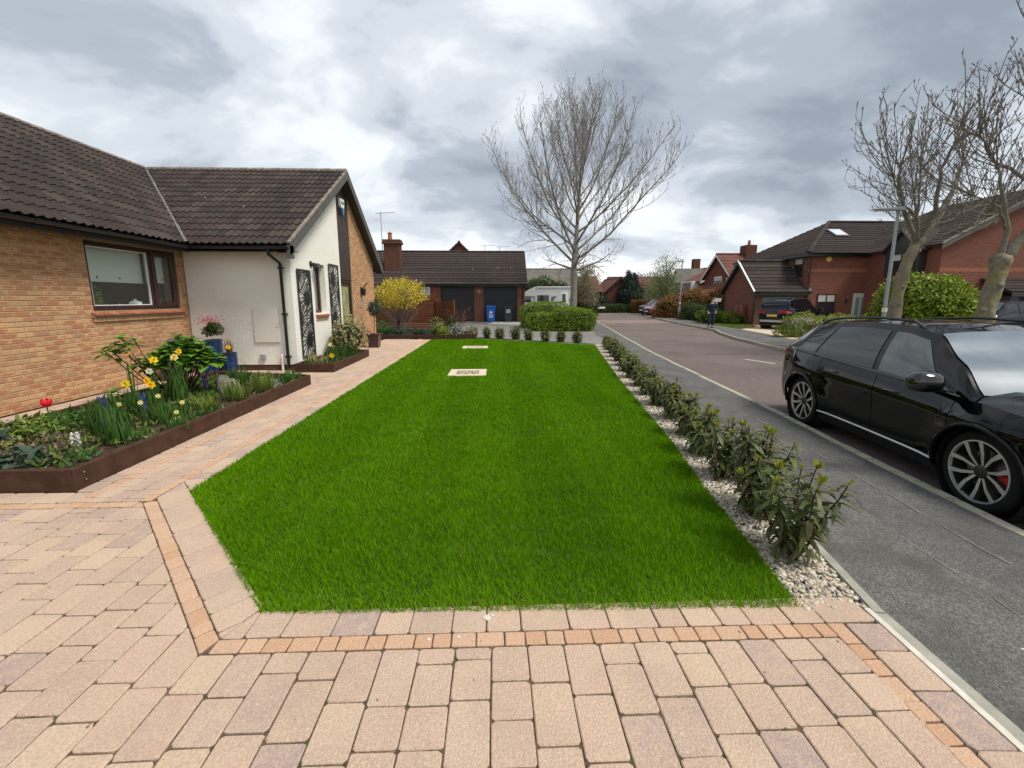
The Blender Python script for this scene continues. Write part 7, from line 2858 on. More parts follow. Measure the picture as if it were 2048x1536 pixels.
# potted standard by the door
t = thing('plant_pot', 'dark brown square pot by the brick gable corner', 'plant pot', (-4.1, 14.55, 0))
MB().hexa([(-.15, -.15, 0), (.15, -.15, 0), (.15, .15, 0), (-.15, .15, 0), (-.19, -.19, .42), (.19, -.19, .42), (.19, .19, .42), (-.19, .19, .42)]).build('pot', M['brown_pot'], t, local=True)
MB().bbox(-.205, .205, -.205, .205, .421, .47, .008).build('rim', M['brown_pot'], t, local=True)
t = thing('standard_tree', 'small clipped standard tree with thin stem in the brown pot', 'potted tree', (-4.1, 14.55, .46))
MB().tube([(0, 0, 0), (.03, 0, .3), (.04, 0, .62)], .011, 5).build('trunk', M['stem_brown'], t, local=True)
rs = np.random.RandomState(81)
n = 750
P = np.array([.04, 0, .82]) + rand_dirs(rs, n) * (rs.uniform(.2, 1, n) ** .5)[:, None] * np.array([.22, .22, .26])
V, F = leaves_np(P, rand_dirs(rs, n), rand_dirs(rs, n), .075, .014, .3, 1)
np_mesh('crown', V, [F], M['leaf_bluegreen'], t)
# yellow flowering shrub behind the far bed
T = Tree(91)
tr = MB()
fx_, fy_ = -4.35, 19.35
for i in range(11):
    a = i * GA
    d = Vector((math.cos(a) * .75, math.sin(a) * .5, .9))
    q = T.path((fx_ + .05 * math.cos(a), fy_ + .05 * math.sin(a), .08 + .3 * (i % 3)), d, T.r.uniform(1.3, 1.9), 7, .5, .14)
    T.limb.tube(q, [.032 * (1 - .7 * k / 7) for k in range(8)], 5, cap=False)
    T.twigs(q, .02, .25, .09, .6, .7, .2, R(45), bud=0, rt=.006, sub=1)
tr.tube([(fx_, fy_, 0), (fx_, fy_, .35), (fx_ + .03, fy_, .9)], [.06, .05, .03], 7)
t = thing('forsythia', 'yellow flowering forsythia in front of the slat fence', 'shrub', (fx_, fy_, .05))
tr.build('trunk', M['stem_brown'], t)
T.limb.build('limbs', M['twig_pollard'], t)
T.twig.build('twigs', M['twig_pollard'], t)
rs = np.random.RandomState(92)
n = 4600
dd = rand_dirs(rs, n)
P = np.array([fx_ + .12, fy_, 1.82]) + dd * (rs.uniform(.12, 1, n) ** .45)[:, None] * np.array([1.18, .85, .74]) * (1 + .12 * np.sin(dd[:, 0:1] * 6) * np.sin(dd[:, 2:3] * 7))
V, F = leaves_np(P, rand_dirs(rs, n), rand_dirs(rs, n), .075 * rs.uniform(.7, 1.2, n), .02, .3, 1)
np_mesh('blossom', V - np.array([fx_, fy_, .05]), [F], M['petal_forsythia'], t)
for i, (x, y, rx, h, m, n, sz, lab) in enumerate([
        (-4.9, 18.1, .42, .42, 'leaf_strap', 700, .12, 'green leafy plant at the left end of the far bed'),
        (-4.1, 18.0, .5, .36, 'leaf_bluegreen', 900, .08, 'grey green mound under the yellow flowering shrub'),
        (-3.2, 18.0, .5, .34, 'leaf_bluegreen', 900, .08, 'second grey green mound in the far bed, right of the first'),
        (-2.5, 18.3, .42, .62, 'leaf_spring', 800, .10, 'pale flowered leafy plant in the far bed by the fence end'),
        (-1.95, 18.5, .42, .85, 'leaf_hedge_dark', 900, .09, 'taller dark shrub in front of the low fence end'),
        (-2.1, 17.95, .30, .34, 'leaf_shrub', 500, .09, 'low yellow green plant at the front of the far bed'),
        (-1.6, 18.0, .35, .38, 'leaf_silver', 600, .07, 'silver grey plant in the far bed'),
        (-1.15, 18.1, .28, .48, 'leaf_variegated', 450, .09, 'yellow variegated plant at the right end of the far bed')]):
    blob_foliage('border_plant', lab, 'plant', [(x, y, .1 + h * .4, rx, rx * .7, h * .6)], n, sz, M[m], group='plants in the far bed', seed=530 + i, rough=.35, core=False, depth=.7, loc=(x, y, .08))
T = Tree(95)
for i in range(16):
    a = i * GA
    q = T.path((-1.65, 18.9, .1), (math.cos(a) * .5, math.sin(a) * .4, 1), T.r.uniform(.8, 1.25), 6, .1, .16)
    T.limb.tube(q, [.010 * (1 - .6 * k / 6) for k in range(7)], 3, cap=False)
    T.twigs(q, .01, .3, .12, .35, .1, .25, R(50), bud=0, rt=.005)
t = thing('bare_shrub', 'reddish bare twiggy shrub at the end of the slat fence', 'shrub', (-1.65, 18.9, .08))
mat('twig_red', (.16, .065, .045), .8)
T.limb.build('stems', M['twig_red'], t)
T.twig.build('twigs', M['twig_red'], t)
# grass patches across the road
for nm, poly, dens, seed in (('verge_grass', [(13.75, 24.7), (15.95, 26.4), (15.95, 30.2), (14.5, 30.0)], 130, 3), ('front_garden_grass', [(11.7, 14.2), (22, 12), (24, 17.9), (12.9, 17.9)], 60, 4)):
    b_ = poly_sheet(nm + '_bed', poly, -.21, -.038, M['ground'])
    tag(b_, kind='structure')
    rs = np.random.RandomState(seed)
    pa = np.array(poly)
    n = int(dens * 80)
    P = np.stack([rs.uniform(pa[:, 0].min(), pa[:, 0].max(), n), rs.uniform(pa[:, 1].min(), pa[:, 1].max(), n)], 1)
    P = P[in_poly(P, poly)]
    n = len(P)
    P3 = np.concatenate([P, np.full((n, 1), -.04)], 1)
    D = rand_dirs(rs, n) * np.array([.5, .5, .2]) + np.array([0, 0, 1])
    V, F = leaves_np(P3, D, rand_dirs(rs, n), .08, .02, .3, 1)
    tag(np_mesh(nm, V, [F], M['leaf_shrub']), kind='stuff')
# ================================================================ vehicles
mat('car_black', (.002, .0022, .0026), .05, spec=.33)
mat('pillar_black', (.003, .003, .0035), .25, spec=.08)
mat('car_navy', (.003, .004, .011), .06, spec=.45)
mat('car_red', (.16, .012, .02), .25, coat=1.0)
mat('car_trim', (.012, .012, .013), .5)
mat('car_gloss_trim', (.006, .006, .006), .15, coat=.6)
mat('car_glass_dark', (.004, .005, .006), .01, spec=.7)
mat('car_glass_side', (.05, .066, .062), .01, spec=1.0)  # grey-green base paints in the reflection and the view through the window
mat('car_screen_pale', (.15, .19, .215), .35, spec=.3, col2=(.09, .125, .16), scale=2.2)  # windscreen colour: sunshade behind the glass, with the bluish reflection painted in
mat('rubber', (.014, .014, .014), .85, bump=.2, bscale=90)
mat('alloy', (.62, .61, .59), .3, metal=.6)
mat('alloy_dark', (.035, .034, .034), .35, metal=.3)
mat('brake_red', (.45, .01, .015), .4)
mat('disc', (.25, .24, .23), .35, metal=.8)
mat('lamp_red', (.35, .01, .015), .15, coat=.8)
mat('lamp_clear', (.55, .56, .58), .1, coat=1.0)
mat('silver_trim', (.45, .45, .45), .3, metal=.6)
mat('plate_yellow', (.62, .48, .05), .5)
mat('plate_white', (.75, .75, .73), .5)


def ip(tab, x):
    for (x0, v0), (x1, v1) in zip(tab[:-1], tab[1:]):
        if x <= x1:
            t = max(0, (x - x0) / (x1 - x0))
            t = t * t * (3 - 2 * t) * .5 + t * .5
            return v0 + (v1 - v0) * t
    return tab[-1][1]


def make_car(label, loc, rz, paint, style='coupe', s=1.0, group='cars', front_glass=None, detail=True, screen=None, tint=None):
    t = thing('parked_car', label, 'car', loc, rz, group)
    wb, wr = 1.34, .355
    bel = [(-2.24, 1.00), (-1.9, 1.07), (-1.3, 1.045), (0, .985), (1.0, .945), (1.25, .945), (1.8, .90), (2.12, .80), (2.27, .70)]
    pw = [(-2.26, .66), (-2.18, .76), (-2.0, .85), (-1.6, .905), (-1.0, .915), (0, .90), (1.0, .91), (1.5, .915), (1.85, .87), (2.08, .76), (2.2, .62), (2.28, .5)]
    bot = [(-2.26, .36), (-1.9, .28), (-1.0, .27), (1.0, .27), (1.9, .22), (2.28, .24)]
    if style == 'coupe':
        top = [(-2.12, 1.09), (-1.98, 1.20), (-1.78, 1.36), (-1.55, 1.46), (-1.1, 1.525), (-.5, 1.555), (.10, 1.54), (.42, 1.475), (.8, 1.23), (1.18, .96)]
        tw_ = [(-2.12, .74), (-1.78, .62), (-.5, .60), (.4, .61), (.8, .70), (1.18, .80)]
        xr = -2.12
    else:
        top = [(-2.14, 1.10), (-2.06, 1.30), (-1.9, 1.52), (-1.5, 1.60), (-.4, 1.64), (.1, 1.63), (.42, 1.57), (.8, 1.28), (1.18, .96)]
        tw_ = [(-2.14, .76), (-1.9, .64), (-.5, .63), (.4, .64), (.8, .72), (1.18, .80)]
        xr = -2.14

    def bottom(x):
        z = ip(bot, x)
        for c in (-wb, wb):
            d = abs(x - c)
            if d < .405:
                z = max(z, wr - .01 + math.sqrt(.405 ** 2 - d * d))
        return z

    def side(x, z, off=0.0):
        b = ip(bel, x)
        w = ip(pw, x)
        f = min(max((z - .25) / max(b - .25, .05), 0), 1)
        prof = -.055 * (1 - min(f / .35, 1)) ** 1.5 - .045 * max(0, (f - .72) / .28) ** 1.6
        if .70 < f < .80:
            prof += .006
        if -1.0 < x < 1.0:                      # waisted doors
            prof -= .022 * math.exp(-((f - .40) / .22) ** 2) * math.cos(x * PI / 2)
        for c in (-wb, wb):
            d = math.hypot(x - c, (z - wr))
            prof += .028 * math.exp(-((d - .42) / .13) ** 2)
            prof += .02 * math.exp(-((x - c) / .35) ** 2) * math.exp(-((f - .85) / .2) ** 2)
        return w + prof + off

    S = lambda p: (p[0] * s, p[1] * s, p[2] * s)

    def arcx(x0, x1):
        """columns, closer together round the arches"""
        xs = set([x0, x1])
        for k in range(60):
            x = -2.26 + 4.54 * k / 59
            if x0 < x < x1:
                xs.add(round(x, 4))
        for c in (-wb, wb):
            for k in range(25):
                x = c - .405 * math.cos(PI * k / 24)
                if x0 < x < x1:
                    xs.add(round(x, 4))
        return sorted(xs)

    def panel(nm, x0, x1, sg, m=paint):
        xs = arcx(x0, x1)
        nz = 16
        vs, fs = [], []
        for x in xs:
            zb, zt = bottom(x), ip(bel, x)
            for j in range(nz + 1):
                z = zb + (zt - zb) * j / nz
                vs.append(S((x, sg * side(x, z), z)))
        for i in range(len(xs) - 1):
            for j in range(nz):
                q = (i * (nz + 1) + j, (i + 1) * (nz + 1) + j, (i + 1) * (nz + 1) + j + 1, i * (nz + 1) + j + 1)
                fs.append(q if sg < 0 else q[::-1])
        mb = MB().add(vs, fs)
        return mb.build(nm, m, t, smooth=True, local=True)

    def gs(x, f, sg, off=0.0):
        b, zt = ip(bel, x), max(ip(top, x), ip(bel, x) + .002)
        yb = side(x, b) - .012
        yt = min(ip(tw_, x), yb - .01)
        z = b + (zt - b) * f
        y = yb + (yt - yb) * (f ** 1.15) + .018 * math.sin(PI * f)
        n = Vector((0, zt - b, yb - yt + .001)).normalized()
        return S((x, sg * (y + n.y * off), z + n.z * off))

    body_parts = [('rear_wing', -2.26, -.985), ('rear_door', -.975, .02), ('front_door', .03, 1.03), ('front_wing', 1.04, 2.28)]
    for sg in (-1, 1):
        for nm, a, b in body_parts:
            o = panel(nm, a, b, sg)
            if nm.endswith('door') and detail:
                hx = a + .17
                z = ip(bel, hx) - .13
                hm = MB()
                y = side(hx + .1, z)
                hm.tube([S((hx, sg * (y - .01), z)), S((hx + .03, sg * (y + .028), z + .004)), S((hx + .17, sg * (y + .028), z + .006)), S((hx + .21, sg * (y - .01), z + .004))], .013 * s, 6)
                hm.build('handle', M['car_gloss_trim'], o, local=True)
        # pillars and roof side
        xs = [xr + (1.18 - xr) * k / 44 for k in range(45)]
        mb = MB()
        nf = 10
        vs = [gs(x, j / nf, sg) for x in xs for j in range(nf + 1)]
        fs = []
        for i in range(44):
            for j in range(nf):
                q = (i * (nf + 1) + j, (i + 1) * (nf + 1) + j, (i + 1) * (nf + 1) + j + 1, i * (nf + 1) + j + 1)
                fs.append(q if sg < 0 else q[::-1])
        mb.add(vs, fs).build('roof_pillars', paint, t, smooth=True, local=True)

        def window(nm, e0, e1, m, f0=.07, f1=.86):
            """e0/e1: (x at the bottom, x at the top) of the rear and front edge"""
            mb = MB()
            def fn(u, v):
                f = f0 + (f1 - f0) * v
                xa, xb = e0[0] + (e0[1] - e0[0]) * v, e1[0] + (e1[1] - e1[0]) * v
                return gs(xa + (xb - xa) * u, f, sg, .006)
            mb.grid(fn, 10, 8, flip=sg > 0)
            return mb.build(nm, m, t, smooth=True, local=True)
        gd = M['car_glass_dark'] if not tint else tint
        if style == 'coupe':
            window('quarter_window', (-1.66, -1.36), (-1.20, -1.06), gd, .10, .80)
            window('rear_window_side', (-1.15, -1.01), (-.10, -.14), gd)
        else:
            window('quarter_window', (-1.95, -1.72), (-1.12, -1.08), gd, .10, .86)
            window('rear_window_side', (-1.04, -1.0), (-.10, -.14), gd)
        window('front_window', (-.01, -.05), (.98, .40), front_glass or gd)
        # window trim line
        tm = MB()
        tm.tube([gs(x, .035, sg, .008) for x in [-1.75 + 2.8 * k / 14 for k in range(15)]], .009 * s, 4)
        tm.build('window_trim', M['car_gloss_trim'], t, local=True)
        if detail:
            rl = MB()
            pts = [gs(x, 1.0, sg, .0) for x in [-1.60 + 1.80 * k / 12 for k in range(13)]]
            pts = [(p[0], p[1] - sg * .035 * s, p[2] + (.052 if 0 < k < 12 else .0) * s) for k, p in enumerate(pts)]
            rl.tube(pts, [.012 * s] + [.017 * s] * 11 + [.012 * s], 6)
            rl.build('roof_rail', M['car_trim'], t, local=True)
            st = MB()
            P = [(x, sg * (side(x, .315) + .012), .315) for x in [-.90 + 1.82 * k / 10 for k in range(11)]]
            st.tube([S(p) for p in P], .013 * s, 4)
            st.build('sill_strip', M['silver_trim'], t, local=True)
            sk = MB()
            sk.grid(lambda u, v: S((-.93 + 1.86 * u, sg * (side(-.93 + 1.86 * u, .28) + .01 - .05 * v), .30 - .12 * v)), 10, 2, flip=sg > 0)
            sk.build('sill', M['car_trim'], t, local=True)
            # mirror
            mm = MB()
            bm = bmesh.new()
            bmesh.ops.create_icosphere(bm, subdivisions=3, radius=1)
            for v in bm.verts:
                c = v.co.copy()
                k = (abs(c.x) ** 2.6 + abs(c.y) ** 2.6 + abs(c.z) ** 2.6) ** (-1 / 2.6)
                v.co = Vector((c.x * k * (.12 if c.x > 0 else .06) + .90, sg * (c.y * k * .15 + 1.07), c.z * k * .10 + 1.065))
            bm.verts.index_update()
            mm.add([S(v.co) for v in bm.verts], [[v.index for v in (f.verts if sg > 0 else reversed(f.verts[:]))] for f in bm.faces])
            bm.free()
            mm.tube([S((.90, sg * .88, .955)), S((.90, sg * .97, .99)), S((.90, sg * 1.03, 1.02))], .035 * s, 6)
            mm.build('mirror', M['car_gloss_trim'] if paint is M['car_black'] else paint, t, smooth=True, local=True)
        for c in (-wb, wb):                    # arch lips
            al = MB()
            pts = []
            for k in range(17):
                a = PI * (-.06 + 1.12 * k / 16)
                x, z = c + .418 * math.cos(a), wr - .01 + .418 * math.sin(a)
                pts.append(S((x, sg * (side(x, max(z, .25)) + .006), z)))
            al.tube(pts, .022 * s, 6)
            al.build('arch_lip', paint if style == 'coupe' else M['car_trim'], t, local=True, smooth=True)
            lin = MB()
            lin.lathe([(.41 * s, sg * .88 * s), (.41 * s, sg * .55 * s)], 24, 'y', S((c, 0, wr - .01)), cap=False)
            lin.lathe([(.0, sg * .55 * s), (.41 * s, sg * .55 * s)], 24, 'y', S((c, 0, wr - .01)), cap=False)
            lin.build('arch_liner', M['car_trim'], t, local=True)
    # bonnet, roof, screens, ends
    mb = MB()
    mb.grid(lambda u, v: S((1.14 + (2.22 - 1.14) * u, (v - .5) * 2 * (side(1.14 + 1.08 * u, ip(bel, 1.14 + 1.08 * u)) - .004), ip(bel, 1.14 + 1.08 * u) + .085 * (1 - (2 * v - 1) ** 4) * (1 - u ** 4) - .0 + .012 * math.exp(-((abs(2 * v - 1) - .62) / .08) ** 2) * (1 - u))), 16, 20)
    mb.build('bonnet', paint, t, smooth=True, local=True)
    def topw(x):
        return gs(x, 1.0, 1)[1] / s
    mb = MB()
    mb.grid(lambda u, v: S((-1.45 + 1.87 * u, (v - .5) * 2 * topw(-1.45 + 1.87 * u), ip(top, -1.45 + 1.87 * u) + .035 * (1 - (2 * v - 1) ** 2))), 16, 10)
    mb.build('roof', paint, t, smooth=True, local=True)
    scr = MB()

    def fscr(u, v, off=.0):
        x = .42 + (1.18 - .42) * u
        k = 2 * v - 1
        return S((x + .14 * (1 - k * k) * u, k * (topw(x) - .0), ip(top, x) + .035 * (1 - k * k) + off - .02 * u * (1 - k * k)))
    scr.grid(fscr, 10, 12)
    scr.build('windscreen_surround', M['pillar_black'], t, smooth=True, local=True)
    wsn = MB()
    wsn.grid(lambda u, v: fscr(.03 + .92 * u, .02 + .96 * v, .012), 10, 12)
    wsn.build('windscreen', screen or M['car_glass_dark'], t, smooth=True, local=True)
    if detail:
        wp = MB()
        for v0 in (.2, .55):
            wp.tube([fscr(.93, v0, .03), fscr(.80, v0 + .14, .03), fscr(.72, v0 + .28, .028)], .009 * s, 4)
        wp.build('wiper', M['car_trim'], t, local=True)
    mb = MB()
    mb.grid(lambda u, v: S((-1.45 + (xr + 1.45) * u, (v - .5) * 2 * topw(-1.45 + (xr + 1.45) * u), ip(top, -1.45 + (xr + 1.45) * u) + .03 * (1 - (2 * v - 1) ** 2) * (1 - u))), 10, 10, flip=True)
    mb.build('tailgate', paint, t, smooth=True, local=True)
    rg = MB()
    u0_, u1_ = (.35, .9) if style == 'coupe' else (.42, .9)
    rg.grid(lambda u, v: S((-1.45 + (xr + 1.45) * (u0_ + (u1_ - u0_) * u) - .006, (v - .5) * 1.7 * topw(-1.45 + (xr + 1.45) * (u0_ + (u1_ - u0_) * u)), ip(top, -1.45 + (xr + 1.45) * (u0_ + (u1_ - u0_) * u)) + .01 + .03 * (1 - (2 * v - 1) ** 2) * .6)), 8, 8, flip=True)
    rg.build('rear_screen', M['car_glass_dark'], t, smooth=True, local=True)
    # tail: from the belt down, rounded
    def tail(u, v, x0, sgn, zt, zb, ww):
        k = 2 * v - 1
        z = zt + (zb - zt) * u
        return S((x0 + sgn * .06 * (1 - k * k) * math.sin(PI * min(1, u * 1.1 + .1)), k * (side(x0, z)), z))
    mb = MB()
    mb.grid(lambda u, v: tail(u, v, -2.26, -1, ip(bel, -2.26) if True else 0, .36, 0), 10, 12, flip=True)
    mb.grid(lambda u, v: S((-2.12 - .14 * u if style == 'coupe' else -2.14 - .12 * u, (2 * v - 1) * (side(-2.2, 1.0) - .02 * (1 - u)), ip(top, xr) + (ip(bel, -2.26) - ip(top, xr)) * u)), 3, 12, flip=True)
    mb.build('rear_panel', paint, t, smooth=True, local=True)
    mb = MB()
    mb.grid(lambda u, v: tail(u, v, 2.28, 1, ip(bel, 2.28), .24, 0), 10, 12)
    mb.build('front_bumper', paint, t, smooth=True, local=True)
    gr = MB()
    gr.grid(lambda u, v: S((2.35 - .03 * (2 * v - 1) ** 2 + .005, (2 * v - 1) * .36, .66 - .34 * u)), 3, 6)
    gr.build('grille', M['car_trim'], t, local=True)
    for sg in (-1, 1):
        tl = MB()
        tl.grid(lambda u, v: S((-2.02 - .25 * u, sg * (side(-2.02 - .25 * u, .9 + .13 * v) + .010 - .0 * u), (.88 + .03 * (1 - u)) + (.13 if style == 'coupe' else .16) * v * (.35 + .65 * u))), 8, 3, flip=sg > 0)
        k0, k1 = (.3, .72)
        tl.grid(lambda u, v: S((-2.32 + .045 * u, sg * (.32 + .38 * u), .90 + .13 * v)), 4, 2, flip=sg < 0)
        tl.build('tail_light', M['lamp_red'], t, smooth=True, local=True)
        hl_ = MB()
        hl_.grid(lambda u, v: S((1.92 + .34 * u, sg * (side(1.92 + .34 * u, .72) + .012), .66 + .06 * (1 - u) + .10 * v)), 8, 3, flip=sg > 0)
        hl_.build('headlight', M['lamp_clear'], t, smooth=True, local=True)
    und = MB()
    und.box(-2.1 * s, 2.1 * s, -.72 * s, .72 * s, .2 * s, .30 * s)
    und.box(-1.6 * s, 1.1 * s, -.74 * s, .74 * s, .30 * s, .93 * s)
    und.build('underbody', M['car_trim'], t, local=True)
    rb = MB()
    rb.box(-2.335 * s, -2.29 * s, -.62 * s, .62 * s, .40 * s, .52 * s)
    rb.build('bumper_trim', M['silver_trim'] if style != 'coupe' else M['car_trim'], t, local=True)
    rp = MB()
    rp.box(-2.345 * s, -2.325 * s, -.26 * s, .26 * s, .70 * s, .81 * s)
    rp.build('rear_plate', M['plate_yellow'], t, local=True)
    fp = MB()
    fp.box(2.345 * s, 2.362 * s, -.26 * s, .26 * s, .42 * s, .53 * s)
    fp.build('front_plate', M['plate_white'], t, local=True)
    # wheels
    for c in (-wb, wb):
        for sg in (-1, 1):
            w = link('wheel', None, t)
            w.location = S((c, sg * .885, wr))
            Z = lambda r, h: (r * s, sg * h * s)
            ty = MB()
            ty.lathe([Z(.262, -.17), Z(.275, -.005), Z(.30, .006), Z(.33, .002), Z(.347, -.015), Z(.355, -.04), Z(.356, -.10), Z(.355, -.17), Z(.335, -.20), Z(.262, -.20)], 40, 'y', cap=False)
            ty.build('tyre', M['rubber'], w, smooth=50, local=True)
            ri = MB()
            ri.lathe([Z(.275, -.012), Z(.273, .002), Z(.262, .002), Z(.256, -.02)], 40, 'y', cap=False)
            n = 5
            for k in range(n):
                for e in (-1, 1):
                    a0 = 2 * PI * k / n + e * .20
                    a1 = 2 * PI * k / n + e * .37
                    p0 = Vector((math.cos(a0) * .055, 0, math.sin(a0) * .055))
                    pm = Vector((math.cos((a0 * .62 + a1 * .38)) * .16, 0, math.sin((a0 * .62 + a1 * .38)) * .16))
                    p1 = Vector((math.cos(a1) * .266, 0, math.sin(a1) * .266))
                    dv = (p1 - p0).normalized()
                    nv = Vector((-dv.z, 0, dv.x))
                    wa, wm_, wb_ = .010, .014, .021
                    ring = []
                    for p, ww, yy in ((p0, wa, -.03), (pm, wm_, -.012), (p1, wb_, .0)):
                        ring.append([(p - nv * ww + Vector((0, sg * yy, 0))), (p + nv * ww + Vector((0, sg * yy, 0))), (p + nv * ww * 1.5 + Vector((0, sg * (yy - .045), 0))), (p - nv * ww * 1.5 + Vector((0, sg * (yy - .045), 0)))])
                    vs = [S(q) for r_ in ring for q in r_]
                    for i in range(2):
                        o_ = i * 4
                        ri.add(vs[o_:o_ + 8], [(0, 1, 5, 4)], 0)
                        ri.add(vs[o_:o_ + 8], [(1, 2, 6, 5), (3, 0, 4, 7)], 1)
            ri.build('rim', [M['alloy'], M['alloy_dark']], w, local=True)
            hb = MB()
            hb.lathe([Z(.0, -.012), Z(.035, -.012), Z(.058, -.025), Z(.064, -.06), Z(.0, -.06)], 20, 'y', cap=False)
            hb.lathe([Z(.262, -.03), Z(.25, -.15), Z(0, -.15)], 30, 'y', cap=False)
            hb.build('hub', M['alloy_dark'], w, smooth=40, local=True)
            if detail:
                dk = MB()
                dk.lathe([Z(.0, -.085), Z(.185, -.085), Z(.185, -.11), Z(0, -.11)], 28, 'y', cap=False)
                dk.build('brake_disc', M['disc'], w, local=True)
                cal = MB()
                prof = []
                a_s = -.1 if c > 0 else PI
                for k in range(7):
                    a = a_s - .55 + 1.1 * k / 6
                    prof.append((a, .125, .205))
                vs, fs = [], []
                for a, r0, r1 in prof:
                    for yy in (-.055, -.12):
                        for r_ in (r0, r1):
                            vs.append(S((r_ * math.cos(a), sg * yy, r_ * math.sin(a))))
                for i in range(6):
                    o_, q_ = i * 4, (i + 1) * 4
                    fs += [(o_, o_ + 1, q_ + 1, q_), (o_ + 1, o_ + 3, q_ + 3, q_ + 1), (o_ + 2, o_, q_, q_ + 2)]
                cal.add(vs, fs)
                cal.build('brake_caliper', M['brake_red'] if c > 0 and style == 'coupe' else M['disc'], w, local=True)
    return t


hd = Vector((-.33, -2.54)).normalized()
make_car('glossy black coupe SUV parked at the kerb at the right', (4.975, 4.40, -.15), math.atan2(hd.y, hd.x), M['car_black'], 'coupe', .955, 'parked cars', front_glass=M['car_glass_side'], screen=M['car_screen_pale'])
h2 = Vector((.85, .53))
make_car('dark blue SUV with silver bumper parked on the drive by the garage wing', (16.95, 24.3, -.046), math.atan2(h2.y, h2.x), M['car_navy'], 'wagon', 1.0, 'parked cars')
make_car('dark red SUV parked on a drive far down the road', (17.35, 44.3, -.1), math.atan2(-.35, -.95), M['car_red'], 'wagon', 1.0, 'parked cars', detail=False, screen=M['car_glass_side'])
make_car('dark blue car behind the red SUV far down the road', (18.2, 47.6, -.1), math.atan2(-.3, -.95), M['car_navy'], 'wagon', 1.1, 'parked cars', detail=False)
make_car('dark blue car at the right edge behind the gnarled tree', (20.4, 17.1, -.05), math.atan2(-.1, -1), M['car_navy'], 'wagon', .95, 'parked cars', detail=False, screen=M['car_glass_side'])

# motorhome
mat('van_white', (.52, .53, .54), .35, coat=.2)
mat('van_graphic', (.10, .11, .13), .4)
t = thing('motorhome', 'white motorhome parked beyond the garage behind the clipped hedge', 'motorhome', (4.5, 37, 0))
vx0, vx1, vy = 2.35, 6.55, 36.6
b = MB()
b.extr([(3.25, vy, .45), (vx1, vy, .45), (vx1, vy, 2.55), (vx1 - .08, vy, 2.66), (3.3, vy, 2.62), (2.85, vy, 2.42), (2.32, vy, 2.05), (2.30, vy, 1.85), (3.25, vy, 1.85)], (0, 2.1, 0))
b.build('body', M['van_white'], t)
b = MB()
b.extr([(1.55, vy + .08, .45), (3.25, vy + .08, .45), (3.25, vy + .08, 1.85), (2.35, vy + .08, 1.85), (1.95, vy + .08, 1.25), (1.5, vy + .08, 1.05)], (0, 1.95, 0))
b.build('cab', M['van_white'], t)
def flat(nm, pts, m, d=.012, y=None):
    y = vy if y is None else y
    MB().extr([(p[0], y - d, p[1]) for p in pts], (0, d - .001, 0)).build(nm, m, t)
flat('cab_window', [(2.2, 1.35), (2.9, 1.35), (2.9, 1.78), (2.5, 1.78)], M['car_glass_dark'], y=vy + .08)
flat('window', [(3.42, 1.40), (4.42, 1.40), (4.42, 1.92), (3.42, 1.92)], M['window_dark'])
flat('habitation_door', [(5.42, .62), (6.02, .62), (6.02, 2.2), (5.42, 2.2)], M['plate_white'])
flat('door_window', [(5.53, 1.35), (5.83, 1.35), (5.83, 2.02), (5.53, 2.02)], M['window_dark'], d=.024)
flat('graphic', [(4.55, 1.4), (4.75, 1.4), (5.1, 1.85), (4.62, 1.8)], M['van_graphic'])
flat('graphic', [(6.1, 1.45), (6.2, 1.45), (6.42, 1.95), (6.42, 2.2)], M['van_graphic'])
flat('hatch', [(4.7, .75), (5.2, .75), (5.2, 1.1), (4.7, 1.1)], M['van_graphic'])
b = MB()
b.lathe([(0, 0), (.34, 0), (.34, .22), (0, .22)], 18, 'y', (2.3, vy + .02, .34), cap=False)
b.lathe([(0, 0), (.34, 0), (.34, .22), (0, .22)], 18, 'y', (5.4, vy + .02, .34), cap=False)
b.build('wheels', M['rubber'], t)
b = MB()
b.box(3.4, 6.4, vy - .06, vy - .013, 2.56, 2.64)
b.build('awning_rail', M['plate_white'], t)

# ================================================================ street furniture
mat('galvanised', (.33, .35, .36), .45, metal=.35, col2=(.26, .28, .29), scale=6)
mat('lamp_lens', (.6, .62, .62), .2)


def street_lamp(label, loc, h, rz, arm, r=.055):
    t = thing('street_lamp', label, 'street lamp', loc, rz, 'street lamps')
    MB().tube([(0, 0, -.1), (0, 0, .9), (0, 0, 1.0)], [r * 1.55, r * 1.55, r * 1.1], 12).build('base', M['galvanised'], t, local=True, smooth=40)
    MB().tube([(0, 0, 1.0), (0, 0, h)], [r, r * .72], 10).build('pole', M['galvanised'], t, local=True, smooth=40)
    m = MB()
    m.hexa([(.12, -.11, h - .03), (.12, .11, h - .03), (-arm, .09, h - .015), (-arm, -.09, h - .015), (.12, -.09, h + .07), (.12, .09, h + .07), (-arm, .05, h + .01), (-arm, -.05, h + .01)])
    m.tube([(0, 0, h - .1), (0, 0, h + .1)], .06, 8)
    m.build('lantern', M['galvanised'], t, local=True)
    MB().box(-arm + .08, -.12, -.07, .07, h - .045, h - .031).build('lens', M['lamp_lens'], t, local=True)
    MB().box(-.04, .04, -r * 1.72, -r * 1.4, .35, .85).build('access_door', M['galvanised'], t, local=True)
    MB().lathe([(r * 1.2, 0), (r * 1.25, .01), (r * 1.25, .12), (r * 1.2, .13)], 10, 'z', (0, 0, 1.25), cap=False).build('number_band', M['plastic_white'], t, local=True)
    return t


